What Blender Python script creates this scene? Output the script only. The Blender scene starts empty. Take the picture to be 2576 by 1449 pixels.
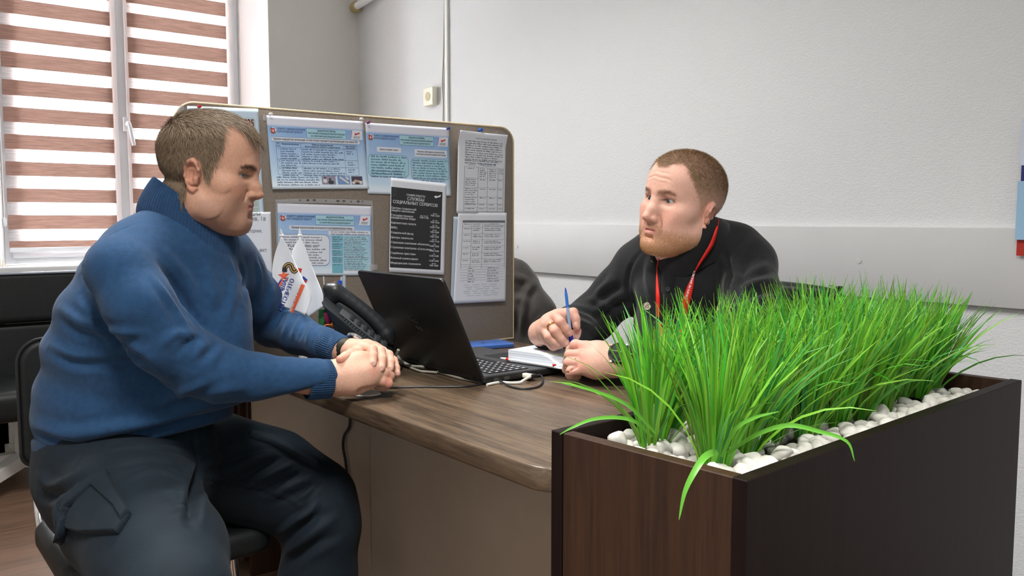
import bpy, bmesh, math, random
import numpy as np
from mathutils import Vector, Matrix
from mathutils.bvhtree import BVHTree

random.seed(7)
rng = np.random.default_rng(7)
SC = bpy.context.scene
COL = SC.collection

# ------------------------------------------------------------------ camera
FPX, CX, CY, CAM_H = 2147.0, 1288.0, 724.5, 1.10
PITCH = math.radians(4.63)
YAW = math.atan(1692 / 2154.2)
FWD = np.array([math.sin(YAW) * math.cos(PITCH), math.cos(YAW) * math.cos(PITCH), -math.sin(PITCH)])
RGT = np.array([math.cos(YAW), -math.sin(YAW), 0.0])
UPV = np.cross(RGT, FWD)
CAM = np.array([0.0, 0.0, CAM_H])
cd = bpy.data.cameras.new('camera')
cd.sensor_width = 36.0
cd.lens = FPX * 36.0 / 2576.0
cd.clip_start = 0.02
cam = bpy.data.objects.new('camera', cd)
COL.objects.link(cam)
cam.matrix_world = Matrix(((RGT[0], UPV[0], -FWD[0], 0), (RGT[1], UPV[1], -FWD[1], 0), (RGT[2], UPV[2], -FWD[2], CAM_H), (0, 0, 0, 1)))
SC.camera = cam

# ------------------------------------------------------------------ light and exposure
SC.view_settings.view_transform = 'Standard'
SC.view_settings.look = 'None'
SC.view_settings.gamma = 1.0
SC.view_settings.use_curve_mapping = False
SC.view_settings.exposure = 0.64
SC.cycles.max_bounces = 8
w = bpy.data.worlds.new('sky')
SC.world = w
w.use_nodes = True
w.node_tree.nodes['Background'].inputs[0].default_value = (0.93, 0.96, 1.0, 1)
w.node_tree.nodes['Background'].inputs[1].default_value = 0.36


def area_light(name, loc, rot, sx, sy, power, col=(1, 1, 1), spread=180):
    ld = bpy.data.lights.new(name, 'AREA')
    ld.shape = 'RECTANGLE'
    ld.size, ld.size_y = sx, sy
    ld.energy = power
    ld.color = col
    ld.spread = math.radians(spread)
    o = bpy.data.objects.new(name, ld)
    COL.objects.link(o)
    o.location = loc
    o.rotation_euler = rot
    return o


# daylight falling in through the window
area_light('window_daylight', (1.17, 5.25, 1.85), (math.radians(-84), 0, 0), 2.6, 2.8, 700, (0.95, 0.98, 1.0))


# ------------------------------------------------------------------ pixel -> place helpers (2576 x 1449 photograph)
def ray(u, v): return FWD + RGT * ((u - CX) / FPX) - UPV * ((v - CY) / FPX)
def at(u, v, d): return CAM + ray(u, v) * d
def onz(u, v, z): r = ray(u, v); return CAM + r * ((z - CAM_H) / r[2])
def onx(u, v, x): r = ray(u, v); return CAM + r * (x / r[0])
def ony(u, v, y): r = ray(u, v); return CAM + r * (y / r[1])
def m_of(px, d): return px * d / FPX


# ------------------------------------------------------------------ object helpers
def tag(o, label=None, cat=None, group=None, kind=None):
    if label: o['label'] = label
    if cat: o['category'] = cat
    if group: o['group'] = group
    if kind: o['kind'] = kind
    return o


def empty(name, loc=(0, 0, 0), label=None, cat=None, group=None, kind=None):
    o = bpy.data.objects.new(name, None)
    o.empty_display_size = 0.05
    COL.objects.link(o)
    o.location = loc
    return tag(o, label, cat, group, kind)


def finish(o, parent):
    COL.objects.link(o)
    if parent is not None:
        o.parent = parent
        o.matrix_parent_inverse = Matrix.Translation(-Vector(parent.location)) if parent.parent is None and parent.type == 'EMPTY' else Matrix.Identity(4)
    return o


def mesh_obj(name, V, F, mat=None, parent=None, smooth=True, mats=None, midx=None):
    me = bpy.data.meshes.new(name)
    V = np.asarray(V, dtype=np.float64)
    if isinstance(F, np.ndarray) and F.ndim == 2:
        n = F.shape[1]
        me.vertices.add(len(V)); me.vertices.foreach_set('co', V.astype(np.float32).ravel())
        me.loops.add(F.size); me.loops.foreach_set('vertex_index', F.astype(np.int32).ravel())
        me.polygons.add(len(F)); me.polygons.foreach_set('loop_start', np.arange(0, F.size, n, dtype=np.int32))
        me.update(calc_edges=True)
    else:
        me.from_pydata([tuple(v) for v in V], [], [tuple(f) for f in F])
        me.update()
    if mats:
        for m in mats: me.materials.append(m)
        if midx is not None: me.polygons.foreach_set('material_index', np.asarray(midx, dtype=np.int32))
    elif mat is not None:
        me.materials.append(mat)
    me.polygons.foreach_set('use_smooth', np.full(len(me.polygons), bool(smooth)))
    me.update()
    return finish(bpy.data.objects.new(name, me), parent)


def set_color(o, cols, name='tone'):
    a = o.data.color_attributes.new(name, 'FLOAT_COLOR', 'POINT')
    c = np.ones((len(o.data.vertices), 4), dtype=np.float32)
    c[:, :3] = cols
    a.data.foreach_set('color', c.ravel())


def set_float(o, vals, name):
    a = o.data.attributes.new(name, 'FLOAT', 'POINT')
    a.data.foreach_set('value', np.asarray(vals, dtype=np.float32))


def smooth_angle(o, deg=35):
    me = o.data
    bm = bmesh.new(); bm.from_mesh(me)
    lim = math.radians(deg)
    for e in bm.edges:
        if len(e.link_faces) == 2 and e.calc_face_angle(0) > lim: e.smooth = False
    for f in bm.faces: f.smooth = True
    bm.to_mesh(me); bm.free()
    return o


class MB:
    """collects shapes into one mesh"""
    def __init__(self): self.V, self.F, self.M, self.mi = [], [], [], 0
    def add(self, V, F, mi=None):
        b = len(self.V)
        self.V.extend([tuple(float(c) for c in v) for v in V])
        self.F.extend([tuple(int(i) + b for i in f) for f in F])
        self.M.extend([self.mi if mi is None else mi] * len(F))
        return self
    def bm(self, bm, mtx=None):
        if mtx is not None: bmesh.ops.transform(bm, matrix=mtx, verts=bm.verts)
        bm.verts.index_update()
        self.add([v.co for v in bm.verts], [[v.index for v in f.verts] for f in bm.faces])
        bm.free(); return self
    def box(self, lo, hi, bev=0.0, seg=2, mtx=None):
        bm = bmesh.new(); bmesh.ops.create_cube(bm, size=1)
        lo, hi = Vector(lo), Vector(hi)
        for v in bm.verts: v.co = Vector((lo[i] + (v.co[i] + .5) * (hi[i] - lo[i]) for i in range(3)))
        if bev > 0: bmesh.ops.bevel(bm, geom=bm.edges[:], offset=bev, segments=seg, profile=.5, affect='EDGES')
        return self.bm(bm, mtx)
    def prism(self, pts, z0, z1, bev=0.0, seg=2, mtx=None, vert_bev=False):
        bm = bmesh.new()
        vs = [bm.verts.new((p[0], p[1], z0)) for p in pts]
        f = bm.faces.new(vs)
        r = bmesh.ops.extrude_face_region(bm, geom=[f])
        for v in r['geom']:
            if isinstance(v, bmesh.types.BMVert): v.co.z = z1
        bmesh.ops.recalc_face_normals(bm, faces=bm.faces)
        if bev > 0:
            ed = [e for e in bm.edges if vert_bev or abs(e.verts[0].co.z - e.verts[1].co.z) < 1e-6]
            bmesh.ops.bevel(bm, geom=ed, offset=bev, segments=seg, profile=.5, affect='EDGES')
        return self.bm(bm, mtx)
    def tube(self, pts, r, n=10, cap=True, flat=None):
        pts = [np.asarray(p, float) for p in pts]
        rs = r if hasattr(r, '__len__') else [r] * len(pts)
        V, F = [], []
        up = np.array([0.1, 0.2, 1.0])
        prev = None
        for i, p in enumerate(pts):
            t = pts[min(i + 1, len(pts) - 1)] - pts[max(i - 1, 0)]
            t = t / (np.linalg.norm(t) + 1e-12)
            if prev is None:
                a = np.cross(t, up)
                if np.linalg.norm(a) < 1e-3: a = np.cross(t, [1, 0, 0])
            else: a = prev - t * (prev @ t)
            a = a / (np.linalg.norm(a) + 1e-12); prev = a
            b = np.cross(t, a)
            for k in range(n):
                an = 2 * math.pi * k / n
                V.append(p + (a * math.cos(an) + b * math.sin(an) * (flat or 1)) * rs[i])
        for i in range(len(pts) - 1):
            for k in range(n):
                F.append((i * n + k, i * n + (k + 1) % n, (i + 1) * n + (k + 1) % n, (i + 1) * n + k))
        if cap:
            F.append(tuple(range(n - 1, -1, -1)))
            F.append(tuple((len(pts) - 1) * n + k for k in range(n)))
        return self.add(V, F)
    def cyl(self, a, b, r, r2=None, n=20): return self.tube([a, b], [r, r if r2 is None else r2], n)
    def lathe(self, prof, n=24, mtx=None):
        V, F = [], []
        for (r, z) in prof:
            for k in range(n):
                an = 2 * math.pi * k / n
                V.append((r * math.cos(an), r * math.sin(an), z))
        for i in range(len(prof) - 1):
            for k in range(n):
                F.append((i * n + k, i * n + (k + 1) % n, (i + 1) * n + (k + 1) % n, (i + 1) * n + k))
        F.append(tuple(range(n - 1, -1, -1))); F.append(tuple((len(prof) - 1) * n + k for k in range(n)))
        if mtx is not None: V = [mtx @ Vector(v) for v in V]
        return self.add(V, F)
    def build(self, name, mat=None, parent=None, smooth=True, angle=35, mats=None):
        o = mesh_obj(name, self.V, self.F, mat, parent, smooth, mats, self.M if mats else None)
        if smooth and angle: smooth_angle(o, angle)
        return o


def spline(pts, n=8):
    """Catmull-Rom through the points"""
    P = [np.asarray(p, float) for p in pts]
    P = [2 * P[0] - P[1]] + P + [2 * P[-1] - P[-2]]
    out = []
    for i in range(1, len(P) - 2):
        for k in range(n):
            t = k / n
            out.append(.5 * (2 * P[i] + (P[i + 1] - P[i - 1]) * t + (2 * P[i - 1] - 5 * P[i] + 4 * P[i + 1] - P[i + 2]) * t * t + (3 * P[i] - P[i - 1] - 3 * P[i + 1] + P[i + 2]) * t ** 3))
    out.append(P[-2])
    return out


# ------------------------------------------------------------------ materials
def lin(r, g, b):
    return tuple(((c / 255) / 12.92 if c / 255 <= .04045 else ((c / 255 + .055) / 1.055) ** 2.4) for c in (r, g, b))


def mat(name, col, rough=.5, metal=0.0, spec=.5, noise=0.0, nscale=30, nstretch=(1, 1, 1), bump=0.0, bscale=200, bstretch=None, col2=None, attr=None, sss=0.0, sheen=0.0, coat=0.0, coord='Object', detail=4, trans=0.0, emit=None):
    m = bpy.data.materials.new(name); m.use_nodes = True
    nt = m.node_tree; N = nt.nodes; L = nt.links
    b = N['Principled BSDF']
    b.inputs['Roughness'].default_value = rough
    b.inputs['Metallic'].default_value = metal
    b.inputs['Specular IOR Level'].default_value = spec
    b.inputs['Base Color'].default_value = (*col, 1)
    if coat: b.inputs['Coat Weight'].default_value = coat; b.inputs['Coat Roughness'].default_value = .15
    if sheen: b.inputs['Sheen Weight'].default_value = sheen; b.inputs['Sheen Roughness'].default_value = .5
    if trans: b.inputs['Transmission Weight'].default_value = trans
    if emit: b.inputs['Emission Color'].default_value = (*emit[:3], 1); b.inputs['Emission Strength'].default_value = emit[3]
    if sss:
        b.inputs['Subsurface Weight'].default_value = sss
        b.inputs['Subsurface Radius'].default_value = (.012, .004, .002)
        b.inputs['Subsurface Scale'].default_value = .5
    tc = N.new('ShaderNodeTexCoord')
    src = None
    if attr:
        a = N.new('ShaderNodeAttribute'); a.attribute_name = attr; src = a.outputs['Color']
        L.new(src, b.inputs['Base Color'])
    if noise or col2:
        mp = N.new('ShaderNodeMapping'); mp.inputs['Scale'].default_value = nstretch
        L.new(tc.outputs[coord], mp.inputs[0])
        nz = N.new('ShaderNodeTexNoise'); nz.inputs['Scale'].default_value = nscale; nz.inputs['Detail'].default_value = detail
        L.new(mp.outputs[0], nz.inputs['Vector'])
        mx = N.new('ShaderNodeMix'); mx.data_type = 'RGBA'
        rp = N.new('ShaderNodeMapRange'); rp.inputs[1].default_value = .3; rp.inputs[2].default_value = .7
        L.new(nz.outputs['Fac'], rp.inputs[0]); L.new(rp.outputs[0], mx.inputs[0])
        c2 = col2 or tuple(c * (1 - noise) for c in col)
        if src is not None:
            ml = N.new('ShaderNodeMix'); ml.data_type = 'RGBA'; ml.blend_type = 'MULTIPLY'; ml.inputs[0].default_value = 1
            mx.inputs[6].default_value = (1, 1, 1, 1); mx.inputs[7].default_value = (1 - noise,) * 3 + (1,)
            L.new(src, ml.inputs[6]); L.new(mx.outputs[2], ml.inputs[7]); L.new(ml.outputs[2], b.inputs['Base Color'])
        else:
            mx.inputs[6].default_value = (*col, 1); mx.inputs[7].default_value = (*c2, 1)
            L.new(mx.outputs[2], b.inputs['Base Color'])
    if bump:
        mp2 = N.new('ShaderNodeMapping'); mp2.inputs['Scale'].default_value = bstretch or (1, 1, 1)
        L.new(tc.outputs[coord], mp2.inputs[0])
        n2 = N.new('ShaderNodeTexNoise'); n2.inputs['Scale'].default_value = bscale; n2.inputs['Detail'].default_value = 3
        L.new(mp2.outputs[0], n2.inputs['Vector'])
        bp = N.new('ShaderNodeBump'); bp.inputs['Strength'].default_value = bump; bp.inputs['Distance'].default_value = .002
        L.new(n2.outputs['Fac'], bp.inputs['Height']); L.new(bp.outputs[0], b.inputs['Normal'])
    return m


# ------------------------------------------------------------------ implicit surfaces -> mesh
def smin(a, b, k):
    if k <= 0: return np.minimum(a, b)
    h = np.maximum(k - np.abs(a - b), 0) / k
    return np.minimum(a, b) - h * h * k * .25


class Field:
    def __init__(self, lo, hi, h):
        self.h = h
        self.lo = np.asarray(lo, float)
        n = np.ceil((np.asarray(hi, float) - self.lo) / h).astype(int) + 1
        self.ax = [self.lo[i] + h * np.arange(n[i]) for i in range(3)]
        self.f = np.full(n, 0.3, dtype=np.float32)

    def _sub(self, lo, hi):
        s = []
        for i in range(3):
            a = max(0, int(math.floor((lo[i] - self.lo[i]) / self.h)))
            b = min(len(self.ax[i]), int(math.ceil((hi[i] - self.lo[i]) / self.h)) + 1)
            if b <= a: return None
            s.append(slice(a, b))
        X = self.ax[0][s[0]][:, None, None].astype(np.float32)
        Y = self.ax[1][s[1]][None, :, None].astype(np.float32)
        Z = self.ax[2][s[2]][None, None, :].astype(np.float32)
        return tuple(s), X, Y, Z

    def put(self, fn, lo, hi, k=0.01, cut=False):
        m = max(k * 1.2, 3 * self.h)
        q = self._sub(np.asarray(lo, float) - m, np.asarray(hi, float) + m)
        if q is None: return self
        s, X, Y, Z = q
        d = fn(X, Y, Z)
        if cut: self.f[s] = -smin(-self.f[s], d, k)
        else: self.f[s] = smin(self.f[s], d, k)
        return self

    def cap(self, a, b, ra, rb=None, k=.01, cut=False):
        a, b = np.asarray(a, float), np.asarray(b, float)
        rb = ra if rb is None else rb
        ba = b - a; L = float(ba @ ba) + 1e-12
        def fn(X, Y, Z):
            px, py, pz = X - a[0], Y - a[1], Z - a[2]
            t = np.clip((px * ba[0] + py * ba[1] + pz * ba[2]) / L, 0, 1)
            return np.sqrt((px - t * ba[0]) ** 2 + (py - t * ba[1]) ** 2 + (pz - t * ba[2]) ** 2) - (ra + (rb - ra) * t)
        r = max(ra, rb)
        return self.put(fn, np.minimum(a, b) - r, np.maximum(a, b) + r, k, cut)

    def chain(self, pts, k=.01, cut=False):
        for (p, r), (q, s) in zip(pts[:-1], pts[1:]): self.cap(p, q, r, s, k, cut)
        return self

    def ell(self, c, r, R=None, k=.01, cut=False):
        c, r = np.asarray(c, float), np.asarray(r, float)
        R = np.eye(3) if R is None else np.asarray(R, float)      # rows: local axes
        def fn(X, Y, Z):
            p = (X - c[0], Y - c[1], Z - c[2])
            q = [R[i, 0] * p[0] + R[i, 1] * p[1] + R[i, 2] * p[2] for i in range(3)]
            k0 = np.sqrt((q[0] / r[0]) ** 2 + (q[1] / r[1]) ** 2 + (q[2] / r[2]) ** 2)
            k1 = np.sqrt((q[0] / r[0] ** 2) ** 2 + (q[1] / r[1] ** 2) ** 2 + (q[2] / r[2] ** 2) ** 2)
            return k0 * (k0 - 1) / np.maximum(k1, 1e-6)
        e = np.sqrt(((R.T * r) ** 2).sum(1))
        return self.put(fn, c - e, c + e, k, cut)

    def loft(self, secs, A, B, k=.02, cut=False, round_end=True):
        """secs: (centre, half size along A, half size along B)"""
        A, B = np.asarray(A, float), np.asarray(B, float)
        for (p, a0, b0), (q, a1, b1) in zip(secs[:-1], secs[1:]):
            p, q = np.asarray(p, float), np.asarray(q, float)
            ba = q - p; L = float(ba @ ba)
            dn = ba / math.sqrt(L)
            def fn(X, Y, Z):
                px, py, pz = X - p[0], Y - p[1], Z - p[2]
                tr = (px * ba[0] + py * ba[1] + pz * ba[2]) / L
                t = np.clip(tr, 0, 1)
                ox, oy, oz = px - t * ba[0], py - t * ba[1], pz - t * ba[2]
                ex = (tr - t) * math.sqrt(L)
                ux, uy, uz = ox - ex * dn[0], oy - ex * dn[1], oz - ex * dn[2]
                a = a0 + (a1 - a0) * t; b = b0 + (b1 - b0) * t
                ca = ux * A[0] + uy * A[1] + uz * A[2]
                cb = ux * B[0] + uy * B[1] + uz * B[2]
                mm = np.minimum(a, b)
                if round_end: return (np.sqrt((ca / a) ** 2 + (cb / b) ** 2 + (ex / mm * 1.6) ** 2) - 1) * mm
                return np.maximum((np.sqrt((ca / a) ** 2 + (cb / b) ** 2) - 1) * mm, np.abs(ex))
            r = max(a0, b0, a1, b1)
            self.put(fn, np.minimum(p, q) - r, np.maximum(p, q) + r, k, cut)
        return self

    def plane_cut(self, p, n, k=0.0):
        """keep the side the normal points away from"""
        p, n = np.asarray(p, float), np.asarray(n, float) / np.linalg.norm(n)
        X, Y, Z = self.ax[0][:, None, None], self.ax[1][None, :, None], self.ax[2][None, None, :]
        d = (X - p[0]) * n[0] + (Y - p[1]) * n[1] + (Z - p[2]) * n[2]
        self.f = -smin(-self.f, -d.astype(np.float32), k)
        return self

    def mesh(self):
        f = self.f; h = self.h
        s = f < 0
        c = [s[i:f.shape[0] - 1 + i, j:f.shape[1] - 1 + j, k:f.shape[2] - 1 + k] for i in (0, 1) for j in (0, 1) for k in (0, 1)]
        sm = sum(x.astype(np.int8) for x in c)
        act = (sm > 0) & (sm < 8)
        I, J, K = np.nonzero(act)
        idx = np.full(act.shape, -1, dtype=np.int64)
        idx[I, J, K] = np.arange(len(I))
        pos = np.zeros((len(I), 3)); cnt = np.zeros(len(I))
        corners = [(i, j, k) for i in (0, 1) for j in (0, 1) for k in (0, 1)]
        for a in range(8):
            for b in range(a + 1, 8):
                ca, cb = corners[a], corners[b]
                if sum(x != y for x, y in zip(ca, cb)) != 1: continue
                fa = f[I + ca[0], J + ca[1], K + ca[2]]; fb = f[I + cb[0], J + cb[1], K + cb[2]]
                x = (fa < 0) != (fb < 0)
                t = np.where(x, fa / np.where(x, fa - fb, 1), 0)
                for ax in range(3):
                    pos[:, ax] += np.where(x, ca[ax] + (cb[ax] - ca[ax]) * t, 0)
                cnt += x
        pos = pos / np.maximum(cnt, 1)[:, None] + np.stack([I, J, K], 1)
        V = self.lo + pos * h
        quads = []
        for ax in range(3):
            o1, o2 = [(1, 2), (2, 0), (0, 1)][ax]
            sl0 = [slice(1, -1)] * 3; sl1 = [slice(1, -1)] * 3
            sl0[ax] = slice(0, -1); sl1[ax] = slice(1, None)
            a, b = s[tuple(sl0)], s[tuple(sl1)]
            cr = np.nonzero(a != b)
            base = [cr[0].copy(), cr[1].copy(), cr[2].copy()]
            for i in range(3):
                if i != ax: base[i] += 1
            def cell(d1, d2):
                q = [base[0], base[1], base[2]]
                q = [x.copy() for x in q]; q[o1] -= d1; q[o2] -= d2
                return idx[q[0], q[1], q[2]]
            q = np.stack([cell(1, 1), cell(0, 1), cell(0, 0), cell(1, 0)], 1)
            inside = a[cr]
            q[~inside] = q[~inside][:, ::-1]
            quads.append(q)
        Q = np.concatenate(quads)
        Q = Q[(Q >= 0).all(1)]
        return V, Q


def vnormals(V, Q):
    n = np.cross(V[Q[:, 2]] - V[Q[:, 0]], V[Q[:, 3 if Q.shape[1] > 3 else 1]] - V[Q[:, 1]] if Q.shape[1] > 3 else V[Q[:, 1]] - V[Q[:, 0]])
    out = np.zeros_like(V)
    for k in range(Q.shape[1]): np.add.at(out, Q[:, k], n)
    return out / (np.linalg.norm(out, axis=1)[:, None] + 1e-12)


def relax(V, Q, it=1, lam=.5):
    for _ in range(it):
        acc = np.zeros_like(V); c = np.zeros(len(V))
        for a, b in ((0, 1), (1, 2), (2, 3), (3, 0)):
            np.add.at(acc, Q[:, a], V[Q[:, b]]); np.add.at(acc, Q[:, b], V[Q[:, a]])
            np.add.at(c, Q[:, a], 1); np.add.at(c, Q[:, b], 1)
        V = V + lam * (acc / np.maximum(c, 1)[:, None] - V)
    return V


def folds(V, Q, items):
    """cloth folds. items: (list of photograph points, width m, height m) - the points are dropped on the cloth, then
    the cloth is raised (or sunk) along the line between them"""
    bvh = BVHTree.FromPolygons([tuple(v) for v in V], [tuple(int(i) for i in q) for q in Q])
    disp = np.zeros(len(V))
    for it in items:
        pts, wd, ht = it[:3]
        P = spline([np.array([u, v, 0.0]) for u, v in pts], 10)
        H = []
        for p in P:
            r = ray(p[0], p[1])
            hit = bvh.ray_cast(Vector(CAM), Vector(r / np.linalg.norm(r)))
            if hit[0] is not None: H.append(np.array(hit[0]))
        if len(H) < 2: continue
        H = np.array(H)
        lo, hi = H.min(0) - 3 * wd, H.max(0) + 3 * wd
        sel = np.nonzero(((V > lo) & (V < hi)).all(1))[0]
        if not len(sel): continue
        d = np.full(len(sel), 9.0); tt = np.zeros(len(sel))
        for i in range(len(H) - 1):
            ab = H[i + 1] - H[i]; L = ab @ ab
            if L > (0.05) ** 2: continue
            t = np.clip(((V[sel] - H[i]) @ ab) / (L + 1e-12), 0, 1)
            dd = np.linalg.norm(V[sel] - H[i] - t[:, None] * ab, axis=1)
            b = dd < d
            d[b] = dd[b]; tt[b] = (i + t[b]) / (len(H) - 1)
        prof = np.exp(-(d / wd) ** 2) - .35 * np.exp(-((d - 1.7 * wd) / (.9 * wd)) ** 2)
        disp[sel] += ht * prof * np.sin(np.pi * np.clip(tt, .02, .98)) ** .6
    return V + vnormals(V, Q) * disp[:, None]


def rot3(axis, deg):
    return np.array(Matrix.Rotation(math.radians(deg), 3, axis))


# ------------------------------------------------------------------ lettering (the built-in font), laid on any surface
_GLYPHS = {}


def text_geo(body, size=1.0, align='LEFT', bold=0.0, res=2, width=None, leading=1.0):
    """flat lettering: every outline of a letter is filled on its own, so overlapping strokes stay solid"""
    from mathutils.geometry import interpolate_bezier, tessellate_polygon
    if body not in _GLYPHS:
        cu = bpy.data.curves.new('lettering', 'FONT'); cu.body = body; cu.size = 1.0
        o = bpy.data.objects.new('lettering', cu); COL.objects.link(o)
        dg = bpy.context.evaluated_depsgraph_get()
        cv = o.evaluated_get(dg).to_curve(dg)
        loops = []
        for sp in cv.splines:
            P = []
            if sp.type == 'BEZIER':
                bp = sp.bezier_points; n = len(bp)
                for k in range(n):
                    a, b = bp[k], bp[(k + 1) % n]
                    ch = (b.co - a.co).length
                    flat = abs((a.handle_right - a.co).cross(b.co - a.co).length) < 1e-4 * max(ch, 1e-6) and abs((b.handle_left - b.co).cross(b.co - a.co).length) < 1e-4 * max(ch, 1e-6)
                    P += [a.co.copy()] if flat else interpolate_bezier(a.co, a.handle_right, b.handle_left, b.co, 5)[:-1]
            else: P = [Vector(p.co[:3]) for p in sp.points]
            Q = []
            for p in P:
                if not Q or (p - Q[-1]).length > 1e-5: Q.append(Vector((p.x, p.y, 0)))
            if len(Q) > 2 and (Q[0] - Q[-1]).length < 1e-5: Q.pop()
            if len(Q) > 2: loops.append(Q)
        o.to_curve_clear() if hasattr(o, 'to_curve_clear') else None
        bpy.data.objects.remove(o); bpy.data.curves.remove(cu)
        area = [sum(p.x * q.y - q.x * p.y for p, q in zip(L, L[1:] + L[:1])) / 2 for L in loops]
        def holds(L, p):
            c = False
            for s, t in zip(L, L[1:] + L[:1]):
                if (s.y > p.y) != (t.y > p.y) and p.x < (t.x - s.x) * (p.y - s.y) / (t.y - s.y) + s.x: c = not c
            return c
        big = max(range(len(loops)), key=lambda k: abs(area[k])) if loops else None
        V, F = [], []
        if loops:
            sg = 1 if area[big] > 0 else -1
            cont = {k: [q for q in range(len(loops)) if q != k and abs(area[q]) > abs(area[k]) and area[q] * area[k] < 0 and all(holds(loops[q], p) for p in loops[k])] for k in range(len(loops))}
            outs = [k for k in range(len(loops)) if not cont[k]]
            holes = {k: [] for k in outs}
            for k in range(len(loops)):
                c = [q for q in cont[k] if q in holes]
                if c: holes[min(c, key=lambda q: abs(area[q]))].append(k)
            for k in outs:
                poly = [loops[k]] + [loops[q] for q in holes[k]]
                flat_ = [p for L in poly for p in L]; b = len(V)
                V += [(p.x, p.y) for p in flat_]
                for t in tessellate_polygon(poly):
                    t = tuple(t); p, q, r = (flat_[j] for j in t)
                    if (q.x - p.x) * (r.y - p.y) - (r.x - p.x) * (q.y - p.y) < 0: t = t[::-1]
                    F.append(tuple(j + b for j in t))
        _GLYPHS[body] = (np.array(V).reshape(-1, 2), F)
    V, F = _GLYPHS[body]
    V = V.copy()
    if not len(V): return V, F
    if bold:                                   # heavier strokes: the letters once more, a hair to the side
        n = len(V); V = np.concatenate([V - [bold, 0], V + [bold, 0]]); F = F + [tuple(j + n for j in f) for f in F]
    if align == 'CENTER': V[:, 0] -= (V[:, 0].max() + V[:, 0].min()) / 2
    V = V * size
    if width is not None: V[:, 0] *= width / (V[:, 0].max() - V[:, 0].min())
    return V, F
# ================================================================== materials used across the scene
M = {}
M['paint'] = mat('wall_paint', lin(222, 220, 214), .75, noise=.03, nscale=3, bump=.15, bscale=300)
M['reveal'] = mat('white_plaster', lin(240, 241, 242), .7)
M['pvc'] = mat('white_plastic', lin(236, 238, 242), .35)
M['guard'] = mat('wall_board', lin(198, 198, 198), .5, noise=.03, nscale=8)
M['dark_gap'] = mat('dark_edge', lin(60, 58, 58), .7)
M['ceil'] = mat('ceiling_white', lin(235, 235, 232), .8)
M['black_leather'] = mat('black_leather', lin(27, 30, 31), .5, spec=.28, noise=.25, nscale=40, bump=.14, bscale=500)
M['chrome'] = mat('chrome', (.75, .75, .76), .15, metal=1)
M['silver'] = mat('silver_paint', lin(205, 203, 198), .4)
M['black_plastic'] = mat('black_plastic', lin(26, 27, 29), .42, spec=.5, noise=.1, nscale=60)
M['cream'] = mat('cream_plastic', lin(238, 233, 214), .4)
M['tan_brass'] = mat('tan_brass', lin(176, 158, 104), .45)
M['white'] = mat('white_matte', lin(240, 240, 240), .5)
M['cable_grey'] = mat('cable_grey', lin(176, 172, 158), .5)
M['cable_black'] = mat('cable_black', lin(30, 32, 36), .4)
M['cable_white'] = mat('cable_white', lin(216, 214, 204), .5)


def wallpaper():
    """embossed woven glass-fibre wallpaper"""
    m = mat('embossed_wallpaper', lin(219, 220, 221), .7)
    nt = m.node_tree; N = nt.nodes; L = nt.links
    tc = N.new('ShaderNodeTexCoord')
    hs = []
    for sc, st in (((1, 95, 330), 1.0), ((1, 260, 120), 1.0)):
        mp = N.new('ShaderNodeMapping'); mp.inputs['Scale'].default_value = sc
        L.new(tc.outputs['Object'], mp.inputs[0])
        nz = N.new('ShaderNodeTexNoise'); nz.inputs['Scale'].default_value = 1.0; nz.inputs['Detail'].default_value = 2
        L.new(mp.outputs[0], nz.inputs['Vector']); hs.append(nz)
    ad = N.new('ShaderNodeMath'); ad.operation = 'ADD'
    L.new(hs[0].outputs['Fac'], ad.inputs[0]); L.new(hs[1].outputs['Fac'], ad.inputs[1])
    bp = N.new('ShaderNodeBump'); bp.inputs['Strength'].default_value = .38; bp.inputs['Distance'].default_value = .0025
    L.new(ad.outputs[0], bp.inputs['Height']); L.new(bp.outputs[0], N['Principled BSDF'].inputs['Normal'])
    return m


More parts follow.
